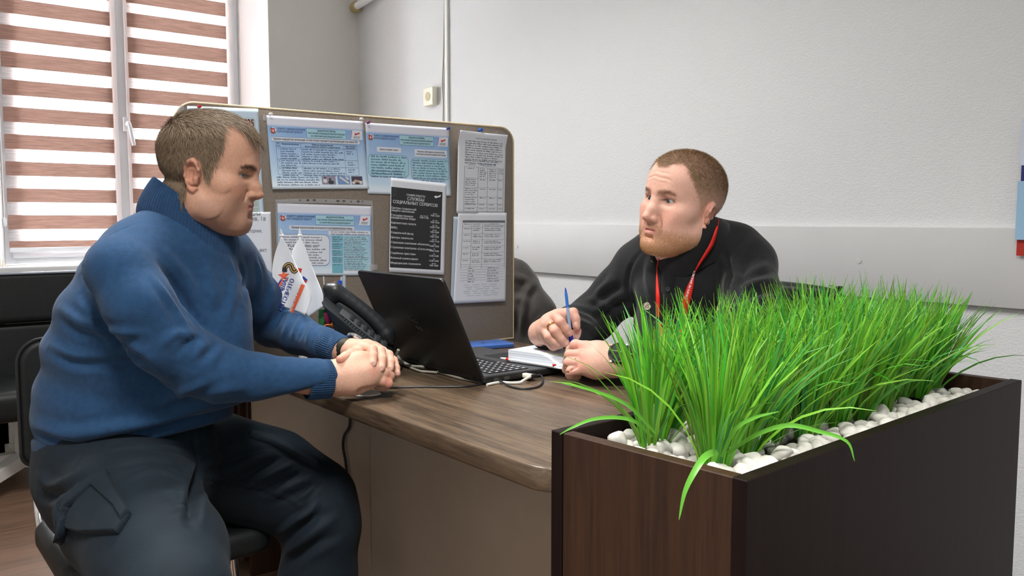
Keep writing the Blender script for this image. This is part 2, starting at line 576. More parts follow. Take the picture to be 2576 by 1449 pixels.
def planks(name, c1, c2, along='Y', plank=.19, rough=.45, grain=1.0, nsc=None, spec=.5):
    """wood boards or wood decor with grain along one axis"""
    m = mat(name, c1, rough, spec=spec)
    nt = m.node_tree; N = nt.nodes; L = nt.links
    tc = N.new('ShaderNodeTexCoord')
    mp = N.new('ShaderNodeMapping')
    s = nsc or {'Y': (26, 2.2, 26), 'X': (2.2, 26, 26), 'Z': (26, 26, 1.6)}[along]
    mp.inputs['Scale'].default_value = s
    L.new(tc.outputs['Object'], mp.inputs[0])
    n1 = N.new('ShaderNodeTexNoise'); n1.inputs['Scale'].default_value = 1.0; n1.inputs['Detail'].default_value = 6; n1.inputs['Roughness'].default_value = .65; n1.inputs['Distortion'].default_value = .6
    L.new(mp.outputs[0], n1.inputs['Vector'])
    mp3 = N.new('ShaderNodeMapping'); mp3.inputs['Scale'].default_value = tuple(x * 7 for x in s)
    L.new(tc.outputs['Object'], mp3.inputs[0])
    n3 = N.new('ShaderNodeTexNoise'); n3.inputs['Scale'].default_value = 1.0; n3.inputs['Detail'].default_value = 3
    L.new(mp3.outputs[0], n3.inputs['Vector'])
    ad = N.new('ShaderNodeMath'); ad.operation = 'MULTIPLY_ADD'; ad.inputs[1].default_value = .45 * grain
    L.new(n3.outputs['Fac'], ad.inputs[0]); L.new(n1.outputs['Fac'], ad.inputs[2])
    rp = N.new('ShaderNodeMapRange'); rp.inputs[1].default_value = .45; rp.inputs[2].default_value = .98
    L.new(ad.outputs[0], rp.inputs[0])
    mx = N.new('ShaderNodeMix'); mx.data_type = 'RGBA'
    mx.inputs[6].default_value = (*c2, 1); mx.inputs[7].default_value = (*c1, 1)
    L.new(rp.outputs[0], mx.inputs[0])
    out = mx.outputs[2]
    if plank:
        br = N.new('ShaderNodeTexBrick'); br.inputs['Scale'].default_value = 1
        br.inputs['Color1'].default_value = (1, 1, 1, 1); br.inputs['Color2'].default_value = (.8, .8, .8, 1); br.inputs['Mortar'].default_value = (.35, .35, .35, 1)
        br.inputs['Mortar Size'].default_value = .0015; br.inputs['Brick Width'].default_value = 1.3; br.inputs['Row Height'].default_value = plank
        L.new(tc.outputs['Object'], br.inputs['Vector'])
        ml = N.new('ShaderNodeMix'); ml.data_type = 'RGBA'; ml.blend_type = 'MULTIPLY'; ml.inputs[0].default_value = 1
        L.new(out, ml.inputs[6]); L.new(br.outputs['Color'], ml.inputs[7]); out = ml.outputs[2]
    L.new(out, N['Principled BSDF'].inputs['Base Color'])
    bp = N.new('ShaderNodeBump'); bp.inputs['Strength'].default_value = .12; bp.inputs['Distance'].default_value = .001
    L.new(ad.outputs[0], bp.inputs['Height']); L.new(bp.outputs[0], N['Principled BSDF'].inputs['Normal'])
    return m


M['wallpaper'] = wallpaper()
M['floor'] = planks('laminate_floor', lin(126, 98, 78), lin(84, 64, 52), 'X', .19, .42)
M['desk'] = planks('walnut_decor', lin(110, 92, 74), lin(50, 40, 32), 'Y', 0, .27, nsc=(42, 2.6, 42))
M['desk_edge'] = planks('walnut_edge', lin(104, 88, 72), lin(60, 49, 40), 'Y', 0, .4)
M['beige_panel'] = mat('beige_laminate', lin(170, 156, 140), .38, noise=.05, nscale=20)
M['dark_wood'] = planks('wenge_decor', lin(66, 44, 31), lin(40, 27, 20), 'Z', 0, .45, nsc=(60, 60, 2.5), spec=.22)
M['dark_wood_shaded'] = planks('wenge_shaded', lin(31, 21, 19), lin(22, 15, 14), 'Z', 0, .45, nsc=(60, 60, 2.5), spec=.08)  # same wenge darkened, shade of the planter's long sides put into the colour

# ================================================================== the room
WX, WY, WIN = 2.35, 4.40, 4.60          # right wall, window wall, window plane


def struct(name, mb, m, parent=None, smooth=False, **k):
    o = mb.build(name, m, parent, smooth=smooth, **k)
    if parent is None: o['kind'] = 'structure'
    return o


struct('floor', MB().box((-1.6, -1.2, -.1), (WX + .12, WY + .6, 0)), M['floor'])
struct('ceiling', MB().box((-1.6, -1.2, 2.85), (WX + .12, WY + .6, 2.95)), M['ceil'])
struct('wall_right', MB().box((WX, -1.2, 0), (WX + .12, WY, 2.85)), M['wallpaper'])

struct('wall_left_blocker', MB().box((-1.5, -1.2, 0), (-1.4, WY, 2.85)), M['paint'])  # unseen wall, added to keep side light off the right wall

XL, XR = .60, 1.735                      # window frame, left and right
RL, RR = .555, 1.825                     # the reveal widens into the room
ZS, ZT = .885, 2.55                      # sill and head
wb = MB()
wb.prism([(RR, WY), (WX + .12, WY), (WX + .12, WIN + .25), (XR, WIN + .25), (XR, WIN)], 0, 2.85)
wb.prism([(-1.6, WY), (RL, WY), (XL, WIN), (XL, WIN + .25), (-1.6, WIN + .25)], 0, 2.85)
wb.box((XL - .1, WY, 0), (XR + .1, WIN + .25, ZS - .02))
wb.box((XL - .1, WY, ZT), (XR + .1, WIN + .25, 2.85))
ob = wb.build('wall_window', None, None, smooth=False, mats=[M['paint'], M['reveal']])
ob['kind'] = 'structure'
for p in ob.data.polygons:               # the splayed reveals are white plaster
    n = p.normal; c = p.center
    if WY + .02 < c.y < WIN + .3 and abs(n.x) > .5 and XL - .06 < c.x < XR + .1: p.material_index = 1

struct('trim_1', MB().box((RL - .03, WY - .03, ZS - .028), (RR + .03, WIN, ZS), .006), M['reveal'])       # window board

# window: white plastic frame, two sashes
win = empty('window_1', ((XL + XR) / 2, WIN, ZS)); win['kind'] = 'structure'
fr = MB()
t = .05
fr.box((XL, WIN, ZS), (XL + t, WIN + .07, ZT), .004); fr.box((XR - t, WIN, ZS), (XR, WIN + .07, ZT), .004)
fr.box((XL + .045, WIN + .001, ZS), (XR - .045, WIN + .069, ZS + .03), .003); fr.box((XL + .045, WIN + .001, ZT - t), (XR - .045, WIN + .069, ZT), .003)
MU = ony(307, 300, WIN)[0]
fr.box((MU - .035, WIN + .0005, ZS + .001), (MU + .035, WIN + .0695, ZT - .001), .004)
fr.build('window_frame', M['pvc'], win)
GLASS = bpy.data.materials.new('window_glass'); GLASS.use_nodes = True
nt = GLASS.node_tree
nt.nodes.remove(nt.nodes['Principled BSDF'])
tr = nt.nodes.new('ShaderNodeBsdfTransparent'); gl = nt.nodes.new('ShaderNodeBsdfGlossy'); gl.inputs['Roughness'].default_value = .02
fx = nt.nodes.new('ShaderNodeFresnel'); fx.inputs[0].default_value = 1.25
ms = nt.nodes.new('ShaderNodeMixShader')
nt.links.new(fx.outputs[0], ms.inputs[0]); nt.links.new(tr.outputs[0], ms.inputs[1]); nt.links.new(gl.outputs[0], ms.inputs[2])
nt.links.new(ms.outputs[0], nt.nodes['Material Output'].inputs[0])
for (a, b) in ((XL + .03, MU - .02), (MU + .02, XR - .03)):
    sb = MB(); s = .055; y0, y1 = WIN - .02, WIN + .045
    sb.box((a, y0, ZS + .03), (a + s, y1, ZT - .03), .006); sb.box((b - s, y0, ZS + .03), (b, y1, ZT - .03), .006)
    sb.box((a + s - .006, y0 + .001, ZS + .0305), (b - s + .006, y1 - .001, ZS + .03 + s), .005); sb.box((a + s - .006, y0 + .001, ZT - .03 - s), (b - s + .006, y1 - .001, ZT - .0305), .005)
    so = sb.build('sash', M['pvc'], win)
    MB().box((a + s - .005, WIN + .01, ZS + .08), (b - s + .005, WIN + .018, ZT - .08)).build('glass_pane', GLASS, so, smooth=False)
hp = ony(318, 312, WIN - .03)
hb = MB().box((hp[0] - .014, WIN - .033, hp[2] - .035), (hp[0] + .014, WIN - .018, hp[2] + .035), .004)
hq = ony(337, 366, WIN - .075)
hb.tube(spline([hp + [0, -.005, 0.0], hp + [0, -.045, 0], hp * .55 + hq * .45 + [0, -.03, 0], hq], 6), .0095, 10)
hb.build('window_handle', M['pvc'], win)


# day-and-night blinds: woven brown bands and sheer bands
def blind_material(name, col, cut, through):
    m = bpy.data.materials.new(name); m.use_nodes = True
    nt = m.node_tree; N = nt.nodes; L = nt.links
    N.remove(N['Principled BSDF'])
    df = N.new('ShaderNodeBsdfDiffuse'); tl = N.new('ShaderNodeBsdfTranslucent'); tp = N.new('ShaderNodeBsdfTransparent')
    tc = N.new('ShaderNodeTexCoord'); mp = N.new('ShaderNodeMapping'); mp.inputs['Scale'].default_value = (14, 1, 420)
    nz = N.new('ShaderNodeTexNoise'); nz.inputs['Scale'].default_value = 1; nz.inputs['Detail'].default_value = 5
    L.new(tc.outputs['Object'], mp.inputs[0]); L.new(mp.outputs[0], nz.inputs[0])
    mx = N.new('ShaderNodeMix'); mx.data_type = 'RGBA'
    rp = N.new('ShaderNodeMapRange'); rp.inputs[1].default_value = .32; rp.inputs[2].default_value = .68
    L.new(nz.outputs['Fac'], rp.inputs[0]); L.new(rp.outputs[0], mx.inputs[0])
    mx.inputs[6].default_value = (*tuple(c * .62 for c in col), 1); mx.inputs[7].default_value = (*col, 1)
    L.new(mx.outputs[2], df.inputs[0]); L.new(mx.outputs[2], tl.inputs[0])
    a = N.new('ShaderNodeMixShader'); a.inputs[0].default_value = through
    L.new(df.outputs[0], a.inputs[1]); L.new(tl.outputs[0], a.inputs[2])
    b = N.new('ShaderNodeMixShader'); b.inputs[0].default_value = cut
    L.new(a.outputs[0], b.inputs[1]); L.new(tp.outputs[0], b.inputs[2])
    L.new(b.outputs[0], N['Material Output'].inputs[0])
    return m


M['blind_brown'] = blind_material('woven_brown_blind', lin(196, 156, 142), 0.0, .021)
M['blind_sheer'] = blind_material('sheer_blind', lin(248, 248, 248), .45, .55)
BY = WIN - .035


def blind(x0, x1, tops, bots, zend, label):
    root = empty('roller_blind', ((x0 + x1) / 2, BY, zend), label, 'blind', 'striped roller blinds on the window sashes')
    edges = []
    for a, b in zip(tops, bots): edges += [(b, a, 0)]
    pitch = tops[0] - tops[1]
    th = sum(a - b for a, b in zip(tops[:-1], bots[:-1])) / (len(tops) - 1)
    z = tops[0] + pitch
    while z - th < ZT - .1: edges.append((z - th, min(z, ZT - .06), 0)); z += pitch
    edges.sort()
    full = []; cur = zend
    for (a, b, m_) in edges:
        if a > cur + 1e-4: full.append((cur, a, 1))
        full.append((max(a, cur), b, 0)); cur = b
    if cur < ZT - .06: full.append((cur, ZT - .06, 1))
    V, F, MI = [], [], []
    for (a, b, m_) in full:
        o = len(V)
        for (dy) in (0, .0012):
            V += [(x0, BY + dy, a), (x1, BY + dy, a), (x1, BY + dy, b), (x0, BY + dy, b)]
        F += [(o, o + 1, o + 2, o + 3)]; MI += [m_]
    mesh_obj('fabric', V, F, None, root, False, [M['blind_brown'], M['blind_sheer']], MI)
    MB().box((x0, BY - .012, zend - .022), (x1, BY + .006, zend), .006).build('bottom_bar', M['pvc'], root)
    MB().box((x0 - .01, BY - .03, ZT - .08), (x1 + .01, BY + .012, ZT - .02), .01).build('cassette', M['pvc'], root)
    return root


def zz(u, ys): return [ony(u, v, BY)[2] for v in ys]


LT = [60.4, 128, 198, 267, 336, 405, 473, 541, 607]
LBt = [98, 167, 237, 305, 373, 440.6, 508, 577, 624]
x0 = ony(10, 400, BY)[0]; x1 = ony(289, 400, BY)[0]
blind(x0 + .005, x1, zz(3, LT), zz(3, LBt), zz(3, [624])[0] + .001, 'brown and white striped blind on the left sash, bottom bar in view')
RT = [31.4, 93.2, 157, 221.2, 284, 348.7, 410.6, 474.4, 537, 600]
RB = [67.6, 131.4, 195.6, 257.5, 321.2, 384, 446.8, 510.6, 573, 622]
x2 = ony(324, 200, BY)[0]; x3 = ony(572, 200, BY)[0]
blind(x2, x3, zz(324, RT), zz(324, RB), zz(324, [622])[0], 'brown and white striped blind on the right sash, behind the seated man in blue')
# bead chain weight at the left edge
p = ony(12, 560, BY - .02)
bc = MB().tube([p + [0, 0, .9], p + [0, 0, .02]], .0022, 6)
bc.tube([p + [0, 0, .025], p + [0, 0, .015], p + [0, 0, -.01], p + [0, 0, -.02]], [.003, .009, .009, .003], 10)
tag(bc.build('blind_chain', M['pvc']), 'white blind chain with weight hanging at the far left of the window', 'blind chain')

# slanted wooden frame leaning on the sill at the picture's left edge
a, b = ony(-22, 628, WIN - .06), ony(21, 681, WY + .03)
fb = MB(); dr = (b - a); n_ = np.array([0, .012, 0])
fb.tube([a, b], .012, 4); fb.tube([a + [-.03, .01, -.02], b + [-.05, .02, -.0]], .01, 4)
tag(fb.build('picture_frame', M['cream']), 'pale wooden frame leaning in the corner of the window sill', 'picture frame')

# wall guard board along the right wall, with cover caps
PX = WX - .018
guard = MB().box((PX, -1.2, .873), (WX - .001, 4.0, 1.077), .0015).build('trim_2', M['guard'], None)
guard['kind'] = 'structure'
for (u, v) in ((2161, 656), (1300, 620)):
    c = onx(u, v, PX)
    MB().tube([c + [.001, 0, 0], c + [-.0012, 0, 0], c + [-.0016, 0, 0]], [.0085, .0085, .006], 20).build('screw_cap', M['guard'], guard)

# socket, cable, conduit, pipe
c = onx(1089, 244, WX)
so = empty('wall_socket', (WX, c[1], c[2]), 'cream square wall socket beside the cable high on the white wall', 'socket')
MB().box((WX - .03, c[1] - .045, c[2] - .045), (WX - .0005, c[1] + .045, c[2] + .045), .006, 3).build('cover_plate', M['cream'], so)
mt = Matrix.Translation((WX - .0305, c[1], c[2])) @ Matrix.Rotation(-math.pi / 2, 4, 'Y')
well = MB().lathe([(.022, .0012), (.0215, .0015), (.02, -.012), (.001, -.0125)], 28, mt).build('socket_well', mat('socket_well', lin(196, 182, 138), .5), so)
MB().tube([np.array([WX - .022, c[1], c[2] + .009]), np.array([WX - .0305, c[1], c[2] + .009])], .003, 10).tube([np.array([WX - .022, c[1], c[2] - .009]), np.array([WX - .0305, c[1], c[2] - .009])], .003, 10).build('contact_hole', M['dark_gap'], so)
cv = [(1119, -60), (1117.5, 60), (1116, 140), (1113, 212), (1115.5, 260), (1114.5, 320), (1115, 420)]
MB_c = MB().tube(spline([onx(u, v, WX - .006) for u, v in cv], 6), .0038, 8)
tag(MB_c.build('wall_cable', M['cable_grey']), 'thin grey cable running down the white wall past the socket', 'cable')
yA = onx(1127, 200, WX)[1]
tag(MB().box((WX - .012, yA - .012, 1.08), (WX - .0005, yA + .012, 2.84), .003).build('cable_duct', mat('duct_white', lin(232, 232, 228), .5)), 'narrow white cable duct beside the grey cable on the wall', 'cable duct')
pa, pb = onx(893, 19, WX - .04), onx(985, -55, WX - .04)
pa[1] = WY - .09
pr = empty('heating_pipe', tuple(pa), 'white pipe with tan collar in the upper corner of the walls', 'pipe')
dv = np.array([0, -1.0, 0.10]); dv /= np.linalg.norm(dv)
MB().tube([pa + [0, .06, 0], pa + dv * 1.6], .02, 18).build('pipe_tube', M['reveal'], pr)
MB().tube([pa + [0, .055, 0], pa + [0, .05, 0], pa + [0, .02, 0], pa + [0, .015, 0]], [.022, .031, .031, .022], 20).build('collar', M['tan_brass'], pr)

# wall calendar at the right edge of the photograph
cb = empty('wall_calendar', (WX, .9, 1.0), 'blue, white and red wall calendar hanging at the right edge of the wall', 'calendar')
def cal(name, col, v0, v1, u0, dx):
    A, B = onx(u0, v0, WX - dx), onx(u0, v1, WX - dx)
    return MB().box((WX - dx - .002, A[1] - .34, B[2]), (WX - dx, A[1], A[2])).build(name, mat('calendar_' + name, col, .5), cb, smooth=False)
cal('header_sheet', lin(200, 208, 224), 300, 416, 2571, .03)
cal('navy_band', lin(30, 36, 110), 416, 456, 2570.5, .03)
cal('month_sheet', lin(150, 186, 214), 456, 603, 2561, .034)
cal('red_footer', lin(170, 40, 24), 603, 643, 2559, .026)

# ceiling light above the desk, and an unseen one added to brighten the front
for (lx, ly, pw, spread, lab) in ((.70, 2.1, 24, 130, 'square white ceiling light panel above the desk'), (.0, .05, 38, 120, 'unseen ceiling panel added as fill light near the front of the room')):
    lamp = empty('ceiling_or_fill_light', (lx, ly, 2.85), lab, 'ceiling light', 'ceiling light panels')
    MB().box((lx - .32, ly - .32, 2.805), (lx + .32, ly + .32, 2.849), .004).build('housing', M['white'], lamp)
    MB().box((lx - .29, ly - .29, 2.800), (lx + .29, ly + .29, 2.8049)).build('diffuser', mat('light_diffuser', (1, 1, 1), .5, emit=(1, .98, .95, 3.0)), lamp, smooth=False)
    area_light('ceiling_or_fill_lamp', (lx, ly, 2.79), (0, 0, 0), .56, .56, pw, (1, .98, .95), spread)
# ================================================================== desk
DX0, DX1, DZ = .757, 1.508, .75


def round_poly(pts, rad, n=6):
    out = []
    m = len(pts)
    for i in range(m):
        p = np.array(pts[i], float); a = np.array(pts[i - 1], float); b = np.array(pts[(i + 1) % m], float)
        r = rad[i] if hasattr(rad, '__len__') else rad
        if r <= 0: out.append(tuple(p)); continue
        da, db = (a - p) / np.linalg.norm(a - p), (b - p) / np.linalg.norm(b - p)
        half = math.acos(max(-1, min(1, da @ db))) / 2
        tl = r / math.tan(half)
        s, e = p + da * tl, p + db * tl
        c = p + (da + db) / np.linalg.norm(da + db) * (r / math.sin(half))
        a0 = math.atan2(*(s - c)[::-1]); a1 = math.atan2(*(e - c)[::-1])
        d = (a1 - a0 + math.pi) % (2 * math.pi) - math.pi
        for k in range(n + 1):
            an = a0 + d * k / n
            out.append((c[0] + r * math.cos(an), c[1] + r * math.sin(an)))
    return out


desk = empty('office_desk', (1.13, 1.7, 0), 'long walnut-topped office desk between the two seated men', 'desk')
MB().prism(round_poly([(DX0, .872), (DX1, .925), (DX1, 2.75), (DX0, 2.75)], [.05, .03, .02, .02]), DZ - .036, DZ, .004, 3).build('desk_top', M['desk'], desk)
PXM = .955
MB().box((PXM, .98, .2), (PXM + .018, 1.757, DZ - .036), .001).build('modesty_panel', M['beige_panel'], desk)
MB().box((PXM, 1.760, .2), (PXM + .018, 2.50, DZ - .036), .001).build('modesty_panel', M['beige_panel'], desk)
MB().box((PXM - .01, 2.50, 0), (DX1 - .05, 2.52, DZ - .036), .002).build('side_panel', M['dark_wood'], desk)
leg = MB()
lp = round_poly([(.86, 0), (1.42, 0), (1.42, .70), (.86, .70)], [.0, .0, .05, .16], 10)
leg.prism(lp, 0, .022, .003, 2, mtx=Matrix.Translation((0, .985, 0)) @ Matrix.Rotation(math.pi / 2, 4, 'X'))
leg.build('side_panel', mat('light_beige_panel', lin(196, 184, 170), .4), desk)

# dark storage unit at the far end of the desk
un = empty('storage_pedestal', (1.15, 2.95, 0), 'dark brown storage unit under the far end of the desk', 'cabinet')
MB().box((.93, 2.53, .04), (1.45, 3.10, .70), .003).build('carcass', M['dark_wood'], un)
for k in range(3):
    f = MB().box((.912, 2.55, .07 + k * .21), (.93, 3.08, .265 + k * .21), .003).build('drawer', M['dark_wood'], un)
    MB().tube([(.905, 2.74, .2 + k * .21), (.895, 2.75, .2 + k * .21), (.895, 2.88, .2 + k * .21), (.905, 2.89, .2 + k * .21)], .005, 8).build('handle', M['chrome'], f)

# ================================================================== felt partition screen standing on the desk
BFY = 1.955
felt = mat('grey_brown_felt', lin(150, 138, 125), .95, noise=.28, nscale=420, bump=.6, bscale=500, detail=2)
scr = empty('desk_screen', (1.07, BFY, DZ), 'grey-brown felt partition screen on the desk, covered with notices', 'desk screen')
pl = round_poly([(.592, DZ + .001), (1.540, DZ + .001), (1.540, 1.360), (.592, 1.357)], [0, 0, .045, .045], 8)
mtx = Matrix.Translation((0, BFY + .022, 0)) @ Matrix.Rotation(math.pi / 2, 4, 'X')
MB().prism(pl, .0005, .0215, .003, 2, mtx=mtx).build('felt_panel', felt, scr)
edge = round_poly([(.5905, DZ + .001), (1.5415, DZ + .001), (1.5415, 1.3615), (.5905, 1.3585)], [0, 0, .046, .046], 8)
em = MB().tube([np.array([p[0], BFY + .0012, p[1]]) for p in edge], .0024, 8)
em.build('edge_trim', mat('pale_edge_trim', lin(216, 196, 160), .5), scr)

# ================================================================== papers on the screen
PAPER = mat('white_paper', lin(228, 231, 238), .7)
PAPER_PRINT = mat('printed_sheet', (1, 1, 1), .6, attr='tone')
INK = mat('black_ink', lin(38, 40, 52), .6)
INK_GREY = mat('grey_ink', lin(112, 114, 124), .6)
INK_BLUE = mat('blue_ink', lin(52, 70, 150), .6)
INK_BLUEGREY = mat('blue_grey_ink', lin(84, 104, 140), .6)
INK_WHITE = mat('white_print', lin(236, 238, 242), .6)
INK_RED = mat('red_print', lin(206, 52, 40), .6)
INK_GREEN = mat('green_print', lin(52, 116, 76), .6)
TEAL = mat('teal_print', lin(120, 186, 204), .6)
TEAL_L = mat('pale_teal_print', lin(170, 214, 228), .6)
LILAC = mat('lilac_print', lin(186, 190, 226), .6)
BARW = mat('white_box_print', lin(226, 230, 240), .6)
BLACKP = mat('black_poster', lin(44, 45, 48), .5)


class Paper:
    def __init__(self, name, corners, label, cat, curl=None, cols=None, material=None, off=.0016, group=None, n=28):
        self.c = [ony(u, v, BFY) for u, v in corners]        # TL TR BR BL
        self.off = off; self.curl = curl
        self.W = .5 * (np.linalg.norm(self.c[1] - self.c[0]) + np.linalg.norm(self.c[2] - self.c[3]))
        self.H = .5 * (np.linalg.norm(self.c[3] - self.c[0]) + np.linalg.norm(self.c[2] - self.c[1]))
        g = np.linspace(0, 1, n)
        V = np.array([self.S(u, v) for v in g for u in g])
        F = np.array([(j * n + i, (j + 1) * n + i, (j + 1) * n + i + 1, j * n + i + 1) for j in range(n - 1) for i in range(n - 1)])
        self.o = mesh_obj(name, V, F, material or PAPER_PRINT, None, True)
        tag(self.o, label, cat, group)
        if material is None:
            UV = np.array([(u, v) for v in g for u in g])
            set_color(self.o, np.array([cols(u, v) for u, v in UV]))
        so = self.o.modifiers.new('thick', 'SOLIDIFY'); so.thickness = .0004; so.offset = 1
        self.mb = {}

    def S(self, u, v, e=0.0):
        a, b, c, d = self.c
        p = (a * (1 - u) + b * u) * (1 - v) + (d * (1 - u) + c * u) * v
        k = self.curl(u, v) if self.curl else 0
        return p + np.array([0, -(self.off + k + e), 0])

    def get(self, part, m):
        if part not in self.mb: self.mb[part] = (MB(), m)
        return self.mb[part][0]

    def quad(self, part, m, pts, e):
        """polygon in sheet coordinates"""
        self.get(part, m).add([self.S(u, v, e) for u, v in pts], [tuple(range(len(pts)))[::-1]])

    def rect(self, part, m, u0, v0, u1, v1, e=.0006, nu=6):
        mb = self.get(part, m)
        us = np.linspace(u0, u1, nu + 1)
        V = []
        for u in us: V += [self.S(u, v0, e), self.S(u, v1, e)]
        mb.add(V, [(2 * i, 2 * i + 1, 2 * i + 3, 2 * i + 2) for i in range(nu)])

    def frame(self, part, m, u0, v0, u1, v1, t=.0006, e=.0009):
        tu, tv = t / self.W, t / self.H
        self.rect(part, m, u0, v0, u1, v0 + tv, e); self.rect(part, m, u0, v1 - tv, u1, v1, e)
        self.rect(part, m, u0, v0, u0 + tu, v1, e, 1); self.rect(part, m, u1 - tu, v0, u1, v1, e, 1)

    def rbox(self, part, m, u0, v0, u1, v1, r=.006, e=.0006, line=None, lm=None):
        pts = round_poly([(u0 * self.W, v0 * self.H), (u1 * self.W, v0 * self.H), (u1 * self.W, v1 * self.H), (u0 * self.W, v1 * self.H)], r, 5)
        pts = [(x / self.W, y / self.H) for x, y in pts]
        if m: self.quad(part, m, pts, e)
        if line:
            mb = self.get(line[0], line[1]); cx, cy = (u0 + u1) / 2, (v0 + v1) / 2
            V = []
            for (u, v) in pts:
                V += [self.S(u, v, e + .0003), self.S(u + (cx - u) * .012, v + (cy - v) * .025, e + .0003)]
            n = len(pts)
            mb.add(V, [(2 * i, 2 * ((i + 1) % n), 2 * ((i + 1) % n) + 1, 2 * i + 1) for i in range(n)])

    def text(self, body, u, v, size, m=None, part='printed_text', align='LEFT', bold=0.0, width=None, e=.0012, leading=1.0, res=2):
        V, F = text_geo(body, size, align, bold, res, width, leading)
        self.get(part, m or INK).add([self.S(u + x / self.W, v - y / self.H, e) for x, y in V], F)

    def micro(self, u0, v0, u1, lines, pitch, part='small_print', m=None, ragged=.25, e=.001, h=.55, indent=0, seed=1, dens=.75):
        """rows of print too small to read: letter-sized strokes in words"""
        r = random.Random(seed); mb = self.get(part, m or INK_GREY)
        V, F = [], []
        ph = pitch / self.H
        for i in range(lines):
            v = v0 + i * ph
            end = u1 - (u1 - u0) * ragged * r.random()
            u = u0 + (indent / self.W if i == 0 else 0)
            cw = pitch * .42 / self.W
            while u < end:
                for _ in range(r.randint(2, 9)):
                    if u >= end: break
                    hh = ph * h * r.choice((.55, .6, .6, .65, 1))
                    b = len(V)
                    V += [self.S(u, v + ph * h - hh, e), self.S(u, v + ph * h, e), self.S(u + cw * dens, v + ph * h, e), self.S(u + cw * dens, v + ph * h - hh, e)]
                    F.append((b, b + 1, b + 2, b + 3)); u += cw
                u += cw * 1.1
        mb.add(V, F)

    def done(self):
        for k, (mb, m) in self.mb.items():
            o = mesh_obj(k, mb.V, mb.F, m, self.o, False)
        return self.o


def lerp(a, b, t): return tuple(x + (y - x) * t for x, y in zip(a, b))


def info_cols(u, v):
    t, m, b = lin(226, 228, 240), lin(132, 172, 224), lin(204, 228, 246)
    if v < .115: return t
    q = (v - .115) / .885
    s = .5 + .5 * math.sin(5 * u + 7 * q + 2 * math.sin(4 * u))
    c = lerp(m, b, min(1, q * 1.15 + .18 * s * (1 - q)))
    if v > .86: c = lerp(c, lin(226, 238, 248), min(1, (v - .86) / .06))
    return c


def emblem(p, u, v, r):
    ru, rv = r / p.W, r / p.H
    def ring(r0, r1, m, part, a0=0, a1=360, e=.0008):
        mb = p.get(part, m); V = []; n = 24
        for i in range(n + 1):
            a = math.radians(a0 + (a1 - a0) * i / n)
            V += [p.S(u + ru * r0 * math.cos(a), v - rv * r0 * math.sin(a), e), p.S(u + ru * r1 * math.cos(a), v - rv * r1 * math.sin(a), e)]
        mb.add(V, [(2 * i, 2 * i + 1, 2 * i + 3, 2 * i + 2) for i in range(n)])
    ring(0, 1.0, BARW, 'emblem', e=.0007)
    ring(.82, 1.02, INK_GREEN, 'emblem_wreath', 110, 430 - 80, .0009)
    p.quad('emblem_shield', INK_RED, [(u - ru * .6, v - rv * .7), (u - ru * .6, v + rv * .6), (u, v + rv * 1.0), (u + ru * .6, v + rv * .6), (u + ru * .6, v - rv * .7)], .001)
    p.quad('emblem', BARW, [(u - ru * .16, v - rv * .4), (u - ru * .2, v + rv * .5), (u + ru * .25, v + rv * .5), (u + ru * .12, v - rv * .3)], .0013)


def star_pts(cx, cy, R, r, rot=0):
    return [(cx + (R if i % 2 == 0 else r) * math.sin(math.pi * i / 5 + rot), cy - (R if i % 2 == 0 else r) * math.cos(math.pi * i / 5 + rot)) for i in range(10)]


def foundation_mark(p, u0, v0, u1, v1):
    w, h = u1 - u0, v1 - v0
    p.quad('logo_card', BARW, [(u0 + .14 * w, v0), (u0, v1), (u1 - .06 * w, v1), (u1, v0)], .0007)
    p.quad('logo', INK_RED, [(u0 + .13 * w, v0 + .02 * h), (u0 + .0 * w, v1 - .1 * h), (u0 + .02 * w, v1 - .1 * h), (u0 + .16 * w, v0 + .02 * h)], .001)
    p.quad('logo', INK_RED, [(u0 + w * x, v0 + h * y) for x, y in ((.34, .38), (.36, .28), (.5, .34), (.62, .26), (.74, .3), (.74, .38), (.58, .42), (.48, .5), (.36, .56))], .0011)
    p.quad('logo', INK_RED, [(u0 + w * x, v0 + h * y) for x, y in ((.62, .24), (.66, .2), (.78, .22), (.78, .27))], .0011)
    s = h * p.H * .13
    p.text('ЗАЩИТНИКИ', u0 + w * .5, v0 + h * .74, s, m=INK_BLUEGREY, align='CENTER', bold=.01)
    p.text('ОТЕЧЕСТВА', u0 + w * .46, v0 + h * .88, s, m=INK_BLUEGREY, align='CENTER', bold=.01)


def info_header(p, k=1.0):
    emblem(p, .052, .20, .0075)
    p.text('КОМИТЕТ ЗДРАВООХРАНЕНИЯ', .092, .185, .0062, m=INK_BLUEGREY, part='committee_title', bold=.012, width=.28 * p.W)
    p.text('ВОЛГОГРАДСКОЙ ОБЛАСТИ', .092, .222, .0062, m=INK_BLUEGREY, part='committee_title', bold=.012, width=.25 * p.W)
    p.rect('heading_box', TEAL_L, .385, .145, .80, .285); p.frame('box_outline', INK_BLUEGREY, .385, .145, .80, .285, .0005)
    p.text('МЕДИЦИНСКАЯ ПОМОЩЬ', .593, .185, .0058, align='CENTER', bold=.012, width=.19 * p.W)
    p.text('УЧАСТНИКАМ СПЕЦИАЛЬНОЙ ВОЕННОЙ ОПЕРАЦИИ', .593, .224, .0055, align='CENTER', bold=.012, width=.39 * p.W)
    p.text('НА ТЕРРИТОРИИ ВОЛГОГРАДСКОЙ ОБЛАСТИ', .593, .264, .0055, align='CENTER', bold=.012, width=.33 * p.W)
    foundation_mark(p, .85, .14, .985, .275)


